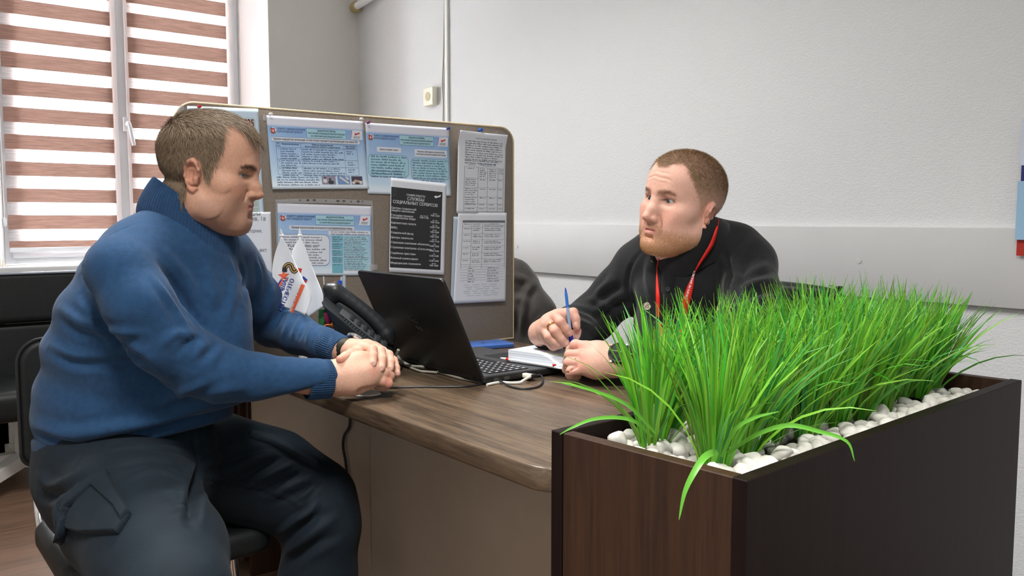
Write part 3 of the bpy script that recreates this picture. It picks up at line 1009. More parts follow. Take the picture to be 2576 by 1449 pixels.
# 1 - list of clinics
p1 = Paper('notice_sheet', [(669, 290), (911.5, 305.5), (926.5, 475), (682, 476)], 'blue printed notice with a table and three small photos, upper left on the screen', 'notice', curl=lambda u, v: .012 * max(0, v - .55) ** 2 + .004 * (1 - u) * v, cols=info_cols, off=.002)
info_header(p1)
p1.rbox('title_bar', BARW, .03, .285, .945, .345, .002); p1.frame('box_outline', INK_BLUEGREY, .03, .285, .945, .345, .0004)
p1.text('Перечень медицинских организаций, на базе которых проводится диспансеризация участников СВО', .045, .327, .0075, bold=.012, width=.875 * p1.W)
cu_, rv_ = [.07, .108, .315, .765, .905], [.36, .425, .585, .69, .80]
for u in cu_: p1.rect('table_grid', INK_BLUEGREY, u - .0012, rv_[0], u + .0012, rv_[-1], .0009, 1)
for v in rv_: p1.rect('table_grid', INK_BLUEGREY, cu_[0], v - .0016, cu_[-1], v + .0016, .0009)
p1.text('№', .089, .385, .0055, align='CENTER'); p1.text('п/п', .089, .415, .0055, align='CENTER')
p1.text('Медицинская организация', .212, .388, .0055, align='CENTER', bold=.012, width=.17 * p1.W)
p1.text('Районы прикрепления', .54, .386, .0052, align='CENTER', bold=.012); p1.text('Волгоградской области (территория)', .54, .414, .0052, align='CENTER', bold=.012)
p1.text('График проведения', .835, .388, .0048, align='CENTER', bold=.012, width=.115 * p1.W); p1.text('диспансеризации', .835, .414, .0048, align='CENTER', bold=.012, width=.1 * p1.W)
for i, (v, n1, n2) in enumerate(((.435, 5, 5), (.595, 4, 2), (.70, 4, 4))):
    p1.micro(.116, v, .305, n1, .0056, seed=i, m=INK_BLUEGREY, ragged=.3); p1.micro(.325, v, .755, n2, .0056, seed=i + 9, m=INK_BLUEGREY, ragged=.25)
    p1.micro(.79, v + .01, .885, 2, .0056, seed=i + 5, m=INK_BLUEGREY, ragged=.4); p1.text(str(i + 1), .089, v + .025, .0055, align='CENTER')
p1.micro(.05, .825, .49, 4, .006, seed=33, ragged=.12)
# the three small photos: patients and doctor, cards, clasped hands
PH = [mat('photo_mauve', lin(150, 144, 164), .5), mat('photo_blue', lin(120, 150, 196), .5), mat('photo_dark', lin(72, 66, 82), .5), mat('photo_skin', lin(206, 170, 150), .5), mat('photo_green', lin(54, 66, 62), .5), mat('photo_pale', lin(214, 212, 214), .5)]
for k, (a, b) in enumerate(((.50, .645), (.665, .80), (.815, .935))):
    p1.rect('photo_print', PH[(0, 1, 2)[k]] if k == 0 else PH[0], a, .815, b, .935, .0008) if k == 0 else p1.rect('photo_print_' + ('cards' if k == 1 else 'hands'), PH[k], a, .815, b, .935, .0008)
def blob(part, m, cu, cv, ru, rv, e=.0011):
    p1.quad(part, m, [(cu + ru * math.cos(a), cv + rv * math.sin(a)) for a in np.linspace(0, 2 * math.pi, 14)[:-1]], e)
blob('photo_figures', PH[5], .533, .885, .022, .03); blob('photo_figures_dark', PH[2], .535, .838, .011, .014); blob('photo_figures_green', PH[4], .595, .905, .032, .028); blob('photo_figures_dark', PH[2], .585, .862, .013, .018)
p1.quad('photo_card', PH[5], [(.68, .83), (.70, .82), (.79, .91), (.775, .93)], .0011); p1.quad('photo_card', PH[5], [(.745, .83), (.775, .825), (.795, .86), (.77, .87)], .0011)
blob('photo_hands', PH[3], .86, .885, .02, .022); blob('photo_hands', PH[3], .892, .89, .014, .02); blob('photo_figures', PH[5], .835, .91, .018, .022); blob('photo_figures', PH[5], .915, .905, .018, .026)
p1.done()

# 2 - appointments
p2 = Paper('notice_sheet', [(918.5, 308.5), (1127, 322.5), (1132, 493), (923.5, 487)], 'blue printed notice with two rounded text boxes, partly under the black timetable', 'notice', curl=lambda u, v: .010 * max(0, v - .6) ** 2 + .002 * u, cols=info_cols, off=.0014)
info_header(p2)
p2.rbox('title_bar', BARW, .12, .33, .40, .40, .002); p2.text('запись на прием к врачу', .26, .375, .0068, align='CENTER', bold=.012, width=.22 * p2.W)
p2.rbox('title_bar', BARW, .565, .335, .965, .44, .002)
p2.text('Перечень необходимых документов для', .765, .378, .0064, align='CENTER', bold=.01, width=.34 * p2.W); p2.text('получения плановой медицинской помощи', .765, .415, .0064, align='CENTER', bold=.01, width=.37 * p2.W)
p2.rbox('text_box', TEAL_L, .015, .44, .485, .75, .012, .0006, ('box_outline', INK_BLUE)); p2.rbox('text_box', TEAL_L, .515, .47, .985, .77, .012, .0006, ('box_outline', INK_BLUE))
p2.micro(.05, .455, .47, 7, .0072, seed=3, m=INK_BLUEGREY, ragged=.2); p2.micro(.05, .66, .47, 3, .0072, seed=4, m=INK_BLUEGREY, ragged=.2); p2.micro(.535, .485, .965, 9, .0066, seed=8, m=INK_BLUEGREY, ragged=.15)
p2.done()

# 3 - psychological help, in a clear punched sleeve
p3 = Paper('notice_sheet', [(696.5, 511), (934, 519), (934.5, 693), (700, 693)], 'blue printed notice with a teal table in a clear sleeve, behind the small white flags', 'notice', curl=lambda u, v: .004 * max(0, v - .6) ** 2, cols=info_cols, off=.002)
info_header(p3)
p3.rbox('title_bar', BARW, .115, .30, .80, .36, .002); p3.text('Плановая психологическая или психолого-психотерапевтическая помощь', .13, .343, .0085, bold=.012, width=.65 * p3.W)
p3.rbox('text_box', BARW, .01, .42, .53, .86, .014, .0006, ('box_outline', INK_BLUEGREY)); p3.micro(.04, .45, .50, 4, .0066, seed=5, ragged=.2); p3.micro(.04, .58, .49, 2, .0066, seed=6); p3.micro(.04, .66, .5, 5, .0066, seed=7, ragged=.25)
p3.rbox('text_box', BARW, .52, .355, .985, .42, .002); p3.micro(.55, .368, .97, 2, .0056, seed=15, ragged=.05)
for i in range(5):
    v = .435 + i * .098
    p3.rect('table_cells', TEAL, .555, v, .675, v + .088 + (.05 if i == 4 else 0)); p3.rect('table_rows', LILAC if i % 2 else TEAL_L, .68, v, .965, v + .088)
    p3.micro(.565, v + .008, .665, 3 if i < 4 else 1, .0052, seed=i + 20, m=INK, ragged=.2); p3.micro(.685, v + .006, .96, 4, .0046, seed=i + 40, m=INK_BLUEGREY, ragged=.3)
p3.done()
SLEEVE = bpy.data.materials.new('clear_plastic'); SLEEVE.use_nodes = True
nt = SLEEVE.node_tree; nt.nodes.remove(nt.nodes['Principled BSDF'])
tr = nt.nodes.new('ShaderNodeBsdfTransparent'); gl = nt.nodes.new('ShaderNodeBsdfPrincipled'); gl.inputs['Roughness'].default_value = .25; gl.inputs['Base Color'].default_value = (*lin(200, 202, 205), 1)
ms = nt.nodes.new('ShaderNodeMixShader'); ms.inputs[0].default_value = .45
nt.links.new(tr.outputs[0], ms.inputs[1]); nt.links.new(gl.outputs[0], ms.inputs[2]); nt.links.new(ms.outputs[0], nt.nodes['Material Output'].inputs[0])


def band(mb, pts, wpx, e=.005):
    """a strip along photograph points, lying on the screen"""
    V = []
    for i, (u, v) in enumerate(pts):
        V += [ony(u, v - wpx / 2, BFY) + [0, -e, 0], ony(u, v + wpx / 2, BFY) + [0, -e, 0]]
    mb.add(V, [(2 * i, 2 * i + 1, 2 * i + 3, 2 * i + 2) for i in range(len(pts) - 1)])


sl = empty('plastic_sleeve', tuple(ony(815, 600, BFY)), 'clear punched plastic sleeve holding the lower notice on the screen', 'plastic sleeve')
mb = MB(); band(mb, [(691, 508), (740, 505.5), (800, 505.5), (870, 507), (935, 510.5)], 11, .004)
for a, b in (((693, 510), (698, 694)), ((934, 515), (937, 694))):
    mb.add([ony(a[0] - 2, a[1], BFY) + [0, -.004, 0], ony(a[0] + 2, a[1], BFY) + [0, -.004, 0], ony(b[0] + 2, b[1], BFY) + [0, -.004, 0], ony(b[0] - 2, b[1], BFY) + [0, -.004, 0]], [(0, 3, 2, 1)])
mb.build('sleeve_edge', SLEEVE, sl, smooth=False)
hm = MB()
for (u, v, r) in ((753, 503.5, 2.4), (772.5, 503.5, 4), (788.5, 503.5, 4), (818, 505, 2.4), (848, 505.5, 4), (863, 505.8, 4), (881, 506.5, 2.4), (899, 506.8, 4), (910, 507, 2.4)):
    hm.add([ony(u + r * math.cos(a), v + .62 * r * math.sin(a), BFY) + [0, -.0046, 0] for a in np.linspace(0, 2 * math.pi, 13)[:-1]], [tuple(range(12))[::-1]])
hm.build('punched_hole', mat('hole_dark', lin(92, 84, 76), .9), sl, smooth=False)

# 4 - black timetable
p4 = Paper('timetable_poster', [(981, 447), (1121, 462.5), (1113, 691), (975, 684)], 'black timetable poster with white lettering in the middle of the screen', 'poster', curl=lambda u, v: .003 * v * v, material=PAPER, off=.005)
p4.rect('black_field', BLACKP, .01, .095, .925, .95, .0006)
def T4(b, u, v, s, al='LEFT', bo=.02, wd=None): p4.text(b, u, v, s, m=INK_WHITE, align=al, bold=bo, width=wd, part='lettering')
T4('ГРАФИК РАБОТЫ', .44, .176, .0080, 'CENTER', .02, .33 * p4.W)
T4('СЛУЖБЫ', .44, .220, .0118, 'CENTER', .02, .30 * p4.W)
T4('СОЦИАЛЬНЫХ СЕРВИСОВ', .44, .265, .0118, 'CENTER', .02, .80 * p4.W)
for v, t_ in ((.325, 'Центры социальной'), (.352, 'защиты населения'), (.402, 'Государственное'), (.428, 'юридическое бюро'), (.482, 'Адвокатская палата'), (.534, 'МФЦ'), (.587, 'Социальный фонд'), (.638, 'Центры занятости'), (.691, 'Страховая компания «Капитал»'), (.743, 'Страховая компания «Согаз-мед»'), (.804, 'Судебные приставы'), (.856, 'Военный комиссариат'), (.909, 'Медицинские психологи')): T4(t_, .015, v, .0078)
for v, d, h in ((.350, 'пн-чт', '9:00-12:00'), (.423, 'вт, ср', '9:00-12:00'), (.477, 'вт, ср', '12:00-17:00'), (.529, 'пн-пт', '9:00-18:00'), (.579, 'пн, пт', '9:00-12:00'), (.630, 'пн, пт', '14:00-17:30'), (.682, 'ср', '14:00-18:00'), (.734, 'чт', '14:00-18:00'), (.788, 'пт', '13:00-18:00'), (.842, 'вт', '13:00-18:00'), (.893, 'пн-пт', '9:00-18:00')):
    T4(d, .80, v - .003, .0056, 'CENTER'); T4(h, .80, v + .020, .0066, 'CENTER', .02)
T4('пн, чт, пт', .60, .380, .0056, 'CENTER'); T4('9:00-17:00', .60, .402, .0066, 'CENTER')
p4.quad('lettering', INK_WHITE, [(.77, .155), (.80, .14), (.83, .148), (.90, .125), (.885, .15), (.84, .16), (.80, .17)], .001)
p4.frame('corner_mark', mat('dim_print', lin(92, 93, 96), .6), .04, .115, .085, .19, .0008)
p4.done()

# 5 and 6 - long typed lists
grey_cols = lambda u, v: lerp(lin(224, 226, 232), lin(212, 214, 222), v)
p5 = Paper('typed_list', [(1146, 329), (1268, 341), (1264.5, 537), (1141, 536)], 'long white typed sheet with curled top corners pinned at the right end of the screen', 'paper sheet', curl=lambda u, v: .03 * max(0, .16 - v) * (1 + 2 * abs(u - .5)) * 1.0 + .006 * (1 - u) + .004, material=PAPER, off=.004)
p5.text('ПАКЕТЫ ПО ОСУЩЕСТВЛЕНИЮ ДОПЛАТЫ', .56, .085, .0052, align='CENTER', width=.44 * p5.W, m=INK_GREY)
p5.micro(.14, .105, .94, 5, .0062, seed=71, ragged=.08); p5.micro(.14, .245, .94, 4, .0062, seed=72, ragged=.15); p5.micro(.14, .345, .94, 2, .0062, seed=73, ragged=.3)
for u in (.14, .42, .62, .84, .96): p5.rect('table_grid', INK_GREY, u - .003, .43, u + .003, .98, .0008, 1)
for v in (.43, .565, .68, .795, .88, .93, .98): p5.rect('table_grid', INK_GREY, .14, v - .001, .96, v + .001, .0008)
p5.micro(.45, .44, .60, 5, .0052, seed=74); p5.micro(.65, .44, .82, 5, .0052, seed=75); p5.micro(.86, .44, .95, 3, .0052, seed=76); p5.micro(.2, .44, .36, 1, .0052, seed=77)
for k, v in enumerate((.575, .69, .80, .885, .935)):
    p5.micro(.16, v, .40, 4 if k < 3 else 1, .0052, seed=80 + k)
    for a, b in ((.46, .58), (.66, .79), (.86, .94)): p5.micro(a, v, b, 1, .0052, seed=90 + k)
hw = p5.get('handwriting', INK_BLUEGREY)
def scrawl(p, part, m, u0, v0, length, amp, seed, t=.0005, e=.0012, n=40):
    r = random.Random(seed); V = []
    mb = p.get(part, m)
    ph = 0
    for i in range(n + 1):
        u = u0 + length * i / n; ph += .7 + r.random() * .9
        v = v0 + amp * math.sin(ph) * (.5 + r.random() * .7)
        V += [p.S(u - .3 * t / p.W, v - t / p.H, e), p.S(u + .5 * t / p.W, v + t / p.H, e)]
    mb.add(V, [(2 * i, 2 * i + 1, 2 * i + 3, 2 * i + 2) for i in range(n)])
scrawl(p5, 'handwriting', INK_BLUEGREY, .22, .405, .14, .013, 5, n=20); p5.text('1916-125-51-19', .44, .412, .0115, m=INK_BLUEGREY, part='handwriting', width=.33 * p5.W)
p5.done()

p6 = Paper('typed_list', [(1147, 534.5), (1268, 535.5), (1265, 757), (1135, 763)], 'white table sheet with blue handwriting at its foot, low on the screen', 'paper sheet', curl=lambda u, v: .004 + .002 * u, material=PAPER, off=.0065)
p6.rect('table_head', INK_GREY, .10, .085, .96, .11, .0008)
for u in (.10, .28, .50, .96): p6.rect('table_grid', INK_GREY, u - .003, .085, u + .003, .62, .0008, 1)
for v in (.16, .23, .30, .37, .44, .51, .575): p6.rect('table_grid', INK_GREY, .10, v - .0008, .96, v + .0008, .0008)
for k, v in enumerate((.12, .17, .24, .31, .38, .45, .52)):
    p6.micro(.13, v, .26, 1, .005, seed=120 + k, ragged=.3); p6.micro(.31, v, .48, 2, .005, seed=130 + k, ragged=.4); p6.micro(.54, v, .93, 2, .005, seed=140 + k, ragged=.3)
for k in range(6):
    v = .60 + k * .03
    p6.rect('table_grid', INK_GREY, .10, v - .0008, .96, v + .0008, .0008); p6.micro(.24, v + .008, .38, 1, .0052, seed=150 + k); p6.micro(.62, v + .008, .85, 1, .0052, seed=160 + k)
for k in range(6):
    for q in range(4): scrawl(p6, 'handwriting', INK_BLUE if k > 1 else INK_BLUEGREY, .17 + .17 * q + .03 * (k % 3), .80 + .024 * k, .10 + .04 * ((q + k) % 2), .0045, 200 + 7 * k + q, .00025, n=16)
p6.done()
p7 = Paper('blank_sheet', [(1139, 545), (1180, 545), (1178, 762), (1131, 764)], 'pale bluish sheet showing behind the lower table sheet on the screen', 'paper sheet', material=mat('bluish_paper', lin(196, 210, 226), .6), curl=lambda u, v: .002, off=.002)
p7.done()

# 7 - calendar poster behind the man in blue, and the address sheet under it
p8 = Paper('calendar_poster', [(470, 267), (648.5, 274), (663, 545), (470, 548)], 'pale blue 2025 calendar poster at the left end of the screen', 'poster', cols=lambda u, v: lin(202, 222, 238) if (v < .075 or u > .935) else lin(176, 190, 184), curl=lambda u, v: .001, off=.001)
p8.text('2025', .83, .165, .024, m=INK_RED, align='CENTER', bold=.02, part='year_number', width=.19 * p8.W); p8.micro(.74, .18, .9, 1, .007, part='red_print', m=INK_RED, seed=3)
p8.micro(.6, .205, .9, 1, .006, part='red_print', m=INK_RED, seed=4)
for k in range(12): p8.rect('calendar_rule', INK_WHITE, .05, .25 + k * .06, .93, .253 + k * .06, .0006)
p8.done()
p9 = Paper('address_sheet', [(540, 536), (679, 533), (683.5, 690), (540, 690)], 'white sheet with large grey type beside the chin of the man in blue', 'paper sheet', material=PAPER, curl=lambda u, v: .001, off=.003)
p9.text('щитья', .72, .055, .011, m=INK, align='CENTER', part='handwriting', bold=.0, width=.17 * p9.W)
p9.text('ышев, 1а', .69, .135, .0135, m=INK_GREY, align='CENTER'); p9.text('ельник, вторник,', .57, .325, .012, m=INK_GREY, align='CENTER', width=.52 * p9.W); p9.text('акт', .84, .635, .012, m=INK_GREY, align='CENTER')
p9.done()

# clear tape pieces
for nm, lab, (u, v, w_, h_) in (('tape_piece', 'small clear tape piece at the top left corner of the clinic notice', (665, 296, 10, 14)), ('tape_piece', 'clear tape corner under the clear sleeve beside the black timetable', (938, 672, 20, 14)), ('tape_piece', 'curling clear tape over the top left corner of the screen', (454, 283, 16, 34))):
    q = [ony(u - w_ / 2, v - h_ / 2, BFY), ony(u + w_ / 2, v - h_ / 2, BFY), ony(u + w_ / 2, v + h_ / 2, BFY), ony(u - w_ / 2, v + h_ / 2, BFY)]
    e = np.array([0, -.0005 if nm else 0, 0])
    tb = MB(); k = 6
    V = []
    for i in range(k + 1):
        t_ = i / k; b_ = np.array([0, -.0034 - .003 * math.sin(math.pi * t_), 0])
        V += [q[0] * (1 - t_) + q[1] * t_ + b_, q[3] * (1 - t_) + q[2] * t_ + b_]
    tb.add(V, [(2 * i, 2 * i + 1, 2 * i + 3, 2 * i + 2) for i in range(k)])
    tag(tb.build(nm, SLEEVE), lab, 'tape', 'clear tape pieces on the screen')

# push pins
def pin(u, v, col, label, big=1.0):
    p = ony(u, v, BFY)
    root = empty('push_pin', tuple(p + [0, -.002, 0]), label, 'push pin', 'push pins in the felt screen')
    mt = Matrix.Translation(Vector(p)) @ Matrix.Rotation(math.pi / 2, 4, 'X') @ Matrix.Scale(big, 4)
    MB().lathe([(.001, .004), (.0034, .0045), (.0036, .006), (.0022, .0072), (.002, .011), (.0034, .0128), (.0034, .0142), (.001, .0148)], 14, mt).build('head', mat('pin_' + label.split()[0], col, .3), root)
    MB().cyl(p + [0, .004, 0], p + [0, -.005, 0], .0006, n=6).build('needle', M['chrome'], root)
pin(677, 288, lin(236, 236, 236), 'white push pin at the top left of the clinic notice')
pin(905, 300, lin(232, 232, 232), 'white push pin at the top right of the clinic notice')
pin(922, 309, lin(112, 46, 110), 'purple push pin at the top left of the appointments notice')
pin(1123, 324, lin(36, 64, 150), 'navy push pin at the top right of the appointments notice')
pin(1203, 328, lin(24, 88, 190), 'bright blue push pin holding the curled list', 1.25)
pin(498, 269, lin(190, 40, 44), 'red push pin at the top of the calendar poster')

# ================================================================== planter
PZ = .82
P00 = onz(1880, 1210, PZ); P10 = onz(2571, 956, PZ); P01 = onz(1393, 1080, PZ)
e1 = (P10 - P00); PL = np.linalg.norm(e1); e1 /= PL
e2 = np.array([-e1[1], e1[0], 0.0]); PW = (P01 - P00) @ e2
PM = Matrix(((e1[0], e2[0], 0, P00[0]), (e1[1], e2[1], 0, P00[1]), (0, 0, 1, 0), (0, 0, 0, 1)))
def pl_pt(a, b, z): return P00 * [1, 1, 0] + e1 * a + e2 * b + np.array([0, 0, z])
pln = empty('planter_box', tuple(pl_pt(PL / 2, PW / 2, 0)), 'dark brown wooden planter box in front of the desk, full of pebbles and artificial grass', 'planter')
th = .019
MB().box((0, 0, .03), (PL, th, PZ), .0012, 1, PM).build('side_panel', M['dark_wood_shaded'], pln)
MB().box((0, PW - th, .03), (PL, PW, PZ), .0012, 1, PM).build('side_panel', M['dark_wood_shaded'], pln)
MB().box((.003, th + .0005, .03), (.003 + th, PW - th - .0005, PZ - .001), .0012, 1, PM).build('end_panel', M['dark_wood'], pln)
MB().box((PL - th, th + .0005, .03), (PL - .001, PW - th - .0005, PZ - .001), .0012, 1, PM).build('end_panel', M['dark_wood'], pln)
MB().box((.0225, .0195, .735), (PL - .0205, PW - .0195, .779), 0, 1, PM).build('inner_tray', mat('tray_dark', lin(40, 34, 32), .7), pln)
MB().box((.02, .02, 0), (PL - .02, PW - .02, .03), 0, 1, PM).build('plinth', M['black_plastic'], pln)

# white pebbles: ten shapes, copied
PEB = mat('white_marble_pebble', lin(206, 202, 194), .55, noise=.14, nscale=60, bump=.2, bscale=150)
shapes = []
for k in range(10):
    bm = bmesh.new(); bmesh.ops.create_icosphere(bm, subdivisions=3, radius=1)
    r = random.Random(k); ph = [r.uniform(0, 6) for _ in range(6)]
    for v in bm.verts:
        c = v.co.copy()
        d = 1 + .13 * math.sin(2.3 * c.x + ph[0]) * math.cos(1.9 * c.y + ph[1]) + .09 * math.sin(3.7 * c.z + ph[2] + 2 * c.x) + .05 * math.sin(6 * c.y + ph[3])
        v.co = Vector((c.x * r.uniform(.0, .0) + c.x * .0165, c.y * .0125, c.z * .0105)) * d
        for ax in range(3):                       # flattened, broken-off facets
            pass
    for _ in range(3):
        n = Vector((r.uniform(-1, 1), r.uniform(-1, 1), r.uniform(-1, 1))).normalized()
        lim = max(v.co.dot(n) for v in bm.verts) * r.uniform(.66, .82)
        for v in bm.verts:
            q = v.co.dot(n)
            if q > lim: v.co -= n * (q - lim) * .85
    me = bpy.data.meshes.new('pebble'); bm.to_mesh(me); bm.free()
    me.materials.append(PEB)
    for p in me.polygons: p.use_smooth = True
    shapes.append(me)
pr_ = random.Random(11)
spots = []
def peb(a, b, z, s):
    o = bpy.data.objects.new('pebble', shapes[pr_.randrange(10)]); COL.objects.link(o)
    o.location = pl_pt(a, b, z); o.scale = (s, s, s)
    o.rotation_euler = (pr_.uniform(-.5, .5), pr_.uniform(-.5, .5), pr_.uniform(0, 6.28))
    tag(o, 'white pebble lying among the others in the dark planter', 'pebble', 'white pebbles in the planter')
tries = 0
while len(spots) < 292 and tries < 9000:
    tries += 1
    a, b = pr_.uniform(.042, PL - .04), pr_.uniform(.038, PW - .04)
    if pr_.random() < .35: b = pr_.uniform(.038, .085)
    if pr_.random() < .25: a = pr_.uniform(.042, .19)
    s = pr_.uniform(.75, 1.2)
    near = [q for q in spots if (q[0] - a) ** 2 + (q[1] - b) ** 2 < (.0165 * .5 * (q[3] + s)) ** 2 * 1.1]
    if len(near) > 0 and tries < 6500: 
        if len(near) > 1 or pr_.random() < .7: continue
    z = .790 + .0080 * len(near) + pr_.uniform(0, .004)
    z = min(z, .812)
    spots.append((a, b, z, s)); peb(a, b, z, s)
# ================================================================== laptop
LX0, LX1, LY0, LY1 = 1.046, 1.300, 1.430, 1.790
lapm = mat('laptop_black', lin(27, 27, 28), .45, spec=.45, noise=.15, nscale=300)
lapd = mat('laptop_deck', lin(52, 53, 55), .5, noise=.1, nscale=200)
keym = mat('key_black', lin(24, 24, 26), .35, spec=.6)
lap = empty('laptop', (1.17, 1.61, DZ), 'open black laptop on the desk with its lid facing the camera', 'laptop')
MB().prism(round_poly([(LX0, LY0), (LX1, LY0), (LX1, LY1), (LX0, LY1)], .012, 5), DZ + .004, DZ + .018, .003, 2).build('base', lapm, lap)
MB().prism(round_poly([(LX0 + .004, LY0 + .004), (LX1 - .004, LY0 + .004), (LX1 - .004, LY1 - .004), (LX0 + .004, LY1 - .004)], .01, 5), DZ + .0179, DZ + .0187).build('deck', lapd, lap)
kb = MB()
for r_ in range(6):
    y = LY0 + .022
    while y < LY1 - .03:
        wk = .0172 if not (r_ == 5 and 1.55 < y < 1.66) else .09
        kb.box((LX0 + .032 + r_ * .0185, y, DZ + .0187), (LX0 + .032 + r_ * .0185 + .016, y + wk - .0022, DZ + .0205), .0006, 1)
        y += wk + .0012
kb.build('keyboard', keym, lap)
leg_ = MB()
for r_ in range(6):
    y = LY0 + .022
    k = 0
    while y < LY1 - .03:
        wk = .0172 if not (r_ == 5 and 1.55 < y < 1.66) else .09
        if wk < .05: leg_.box((LX0 + .032 + r_ * .0185 + .005, y + .005, DZ + .0205), (LX0 + .032 + r_ * .0185 + .0105, y + .0105, DZ + .02075))
        y += wk + .0012
leg_.build('key_lettering', mat('key_print', lin(196, 200, 204), .5), lap, smooth=False)
MB().box((LX1 - .085, 1.55, DZ + .0187), (LX1 - .012, 1.66, DZ + .0191)).build('touchpad', lapm, lap)
# lid: leans back from the hinge
hl = np.array([LX0 + .004, 0, DZ + .016]); tp = np.array([.950, 0, .982])
dl = (tp - hl); LH = np.linalg.norm(dl); dl /= LH
nl = np.array([-dl[2], 0, dl[0]]); nl = nl if nl[0] < 0 else -nl          # outward (back of the lid)
LM = Matrix(((dl[0], 0, nl[0], hl[0]), (0, -1, 0, LY1), (dl[2], 0, nl[2], hl[2]), (0, 0, 0, 1)))
lid = MB().prism(round_poly([(0, 0), (LH, 0), (LH, LY1 - LY0), (0, LY1 - LY0)], [.002, .011, .011, .002], 5), .0, .007, .0018, 2, LM).build('lid', lapm, lap)
MB().prism([(.012, .008), (LH - .008, .008), (LH - .008, LY1 - LY0 - .008), (.012, LY1 - LY0 - .008)], -.0006, .0002, mtx=LM).build('screen', mat('screen_glass', lin(14, 15, 18), .12), lap, smooth=False)
MB().tube([(LX0 + .003, LY0 + .03, DZ + .016), (LX0 + .003, LY1 - .03, DZ + .016)], .0075, 12).build('hinge', lapm, lap)
# thin line emblem on the lid and its lettering strokes
def lidpt(u, v):
    r = ray(u, v); q = hl + nl * .0072
    t_ = ((q - CAM) @ nl) / (r @ nl)
    return CAM + r * t_ + nl * .0003
lm_ = mat('lid_mark', lin(74, 68, 64), .5)
eb = MB()
for pts in (((1026, 801), (1038, 793)), ((1030, 803), (1042, 808), (1052, 812)), ((1046, 820), (1056, 829), (1063, 830)), ((1052, 838), (1064, 832), (1056, 822)), ((1037, 806), (1049, 802))):
    eb.tube([lidpt(*p) for p in pts], .0005, 5)
eb.build('lid_emblem', lm_, lid)
# ports on the right side
def side(y_off): return None
pm = MB()
for x, wdt in ((LX0 + .028, .012), (LX0 + .056, .014)):
    pm.box((x, LY0 - .0004, DZ + .0065), (x + wdt, LY0 + .002, DZ + .0135))
pm.build('port', mat('port_grey', lin(92, 92, 90), .4, metal=.6), lap, smooth=False)

# plugs and cables
def thing_mesh(mb, name, m, label, cat, group=None, **k): return tag(mb.build(name, m, **k), label, cat, group)


def deskcable(pts, r, name, m, label, zs=None):
    P = []
    for i, p in enumerate(pts):
        if len(p) == 2: P.append(onz(p[0], p[1], DZ + r + .0006))
        else: P.append(onz(p[0], p[1], p[2]) if p[2] < 2 else at(*p))
    return tag(MB().tube(spline(P, 8), r, 8).build(name, m), label, 'cable', 'cables on the desk')


net = empty('network_cable', tuple(onz(1310, 950, DZ + .01)), 'white network cable with cream plug in the laptop side', 'cable', 'cables on the desk')
px_ = onz(1312, 942, DZ + .0105)
MB().box((px_[0] - .0062, LY0 - .022, DZ + .0055), (px_[0] + .0062, LY0 + .001, DZ + .0155), .002).build('plug', M['cream'], net)
MB().tube(spline([(px_[0], LY0 - .021, DZ + .0105), onz(1318, 956, DZ + .008), onz(1308, 962, DZ + .004), onz(1285, 963, DZ + .0032), onz(1255, 962, DZ + .0032), onz(1225, 968, DZ + .0032)], 8), .0030, 8).build('cord', M['cable_white'], net)
usb = empty('usb_cable', tuple(onz(1340, 945, DZ + .01)), 'black cable with black plug looping out of the laptop side', 'cable', 'cables on the desk')
pu = onz(1338, 944, DZ + .011)
MB().box((pu[0] - .010, LY0 - .026, DZ + .0065), (pu[0] + .007, LY0 + .001, DZ + .0145), .0025).build('plug', M['black_plastic'], usb)
MB().tube(spline([(pu[0], LY0 - .025, DZ + .0105), onz(1360, 944, DZ + .009), onz(1366, 958, DZ + .004), onz(1352, 973, DZ + .0026), onz(1318, 978, DZ + .0026), onz(1283, 972, DZ + .0026), onz(1256, 957, DZ + .0075), onz(1237, 951, DZ + .0035), onz(1222, 950, DZ + .0026)], 8), .0021, 8).build('cord', M['cable_black'], usb)
deskcable([(975, 976), (1010, 974), (1060, 973), (1120, 973), (1180, 971), (1225, 963), (1248, 957)], .0019, 'thin_cable', M['cable_black'], 'thin dark cable running straight from the clasped hands to the laptop')
gb = empty('cable_bundle', tuple(onz(1100, 940, DZ + .003)), 'bundle of grey cables held by a dark tie below the laptop lid', 'cable', 'cables on the desk')
def gc(pts, r=.0034): return MB().tube(spline([onz(u, v, DZ + .004 + z) if z < 1 else at(u, v, z) for u, v, z in pts], 8), r, 14).build('cord', M['cable_grey'], gb)
gc([(1002, 880, 1.93), (999, 892, 1.94), (1006, 904, 1.95), (1014, 911, .010), (1036, 921, .003), (1060, 924, .003), (1085, 928, .001), (1110, 937, 0), (1150, 949, 0), (1190, 957, 0), (1212, 962, 0)])
gc([(984, 898, .01), (996, 907, .004), (1008, 914, .0), (1030, 924, .0), (1056, 933, .0), (1075, 935, 0), (1098, 937, .001)], .0028)
gc([(990, 893, .012), (1000, 904, .006), (1012, 910, .002), (1034, 920, .004), (1058, 922, .006), (1080, 925, .003), (1104, 935, .002)], .003)
MB().tube([onz(1010, 914, DZ + .006), onz(1038, 923, DZ + .006)], .0088, 10, flat=.6).build('cable_tie', mat('tie_dark', lin(50, 44, 42), .7), gb)
# cable hanging down the desk's front panel
hang = [np.array([PXM - .02, onx(885, 1045, PXM - .006)[1], DZ - .037])] + [onx(u, v, PXM - .006) for u, v in ((881, 1060), (866, 1095), (863, 1125), (869, 1160), (874, 1205), (876, 1240), (874, 1300), (872, 1380), (872, 1470))]
tag(MB().tube(spline(hang, 6), .0035, 8).build('hanging_cable', M['cable_black']), 'black cable hanging down the beige front panel of the desk', 'cable')

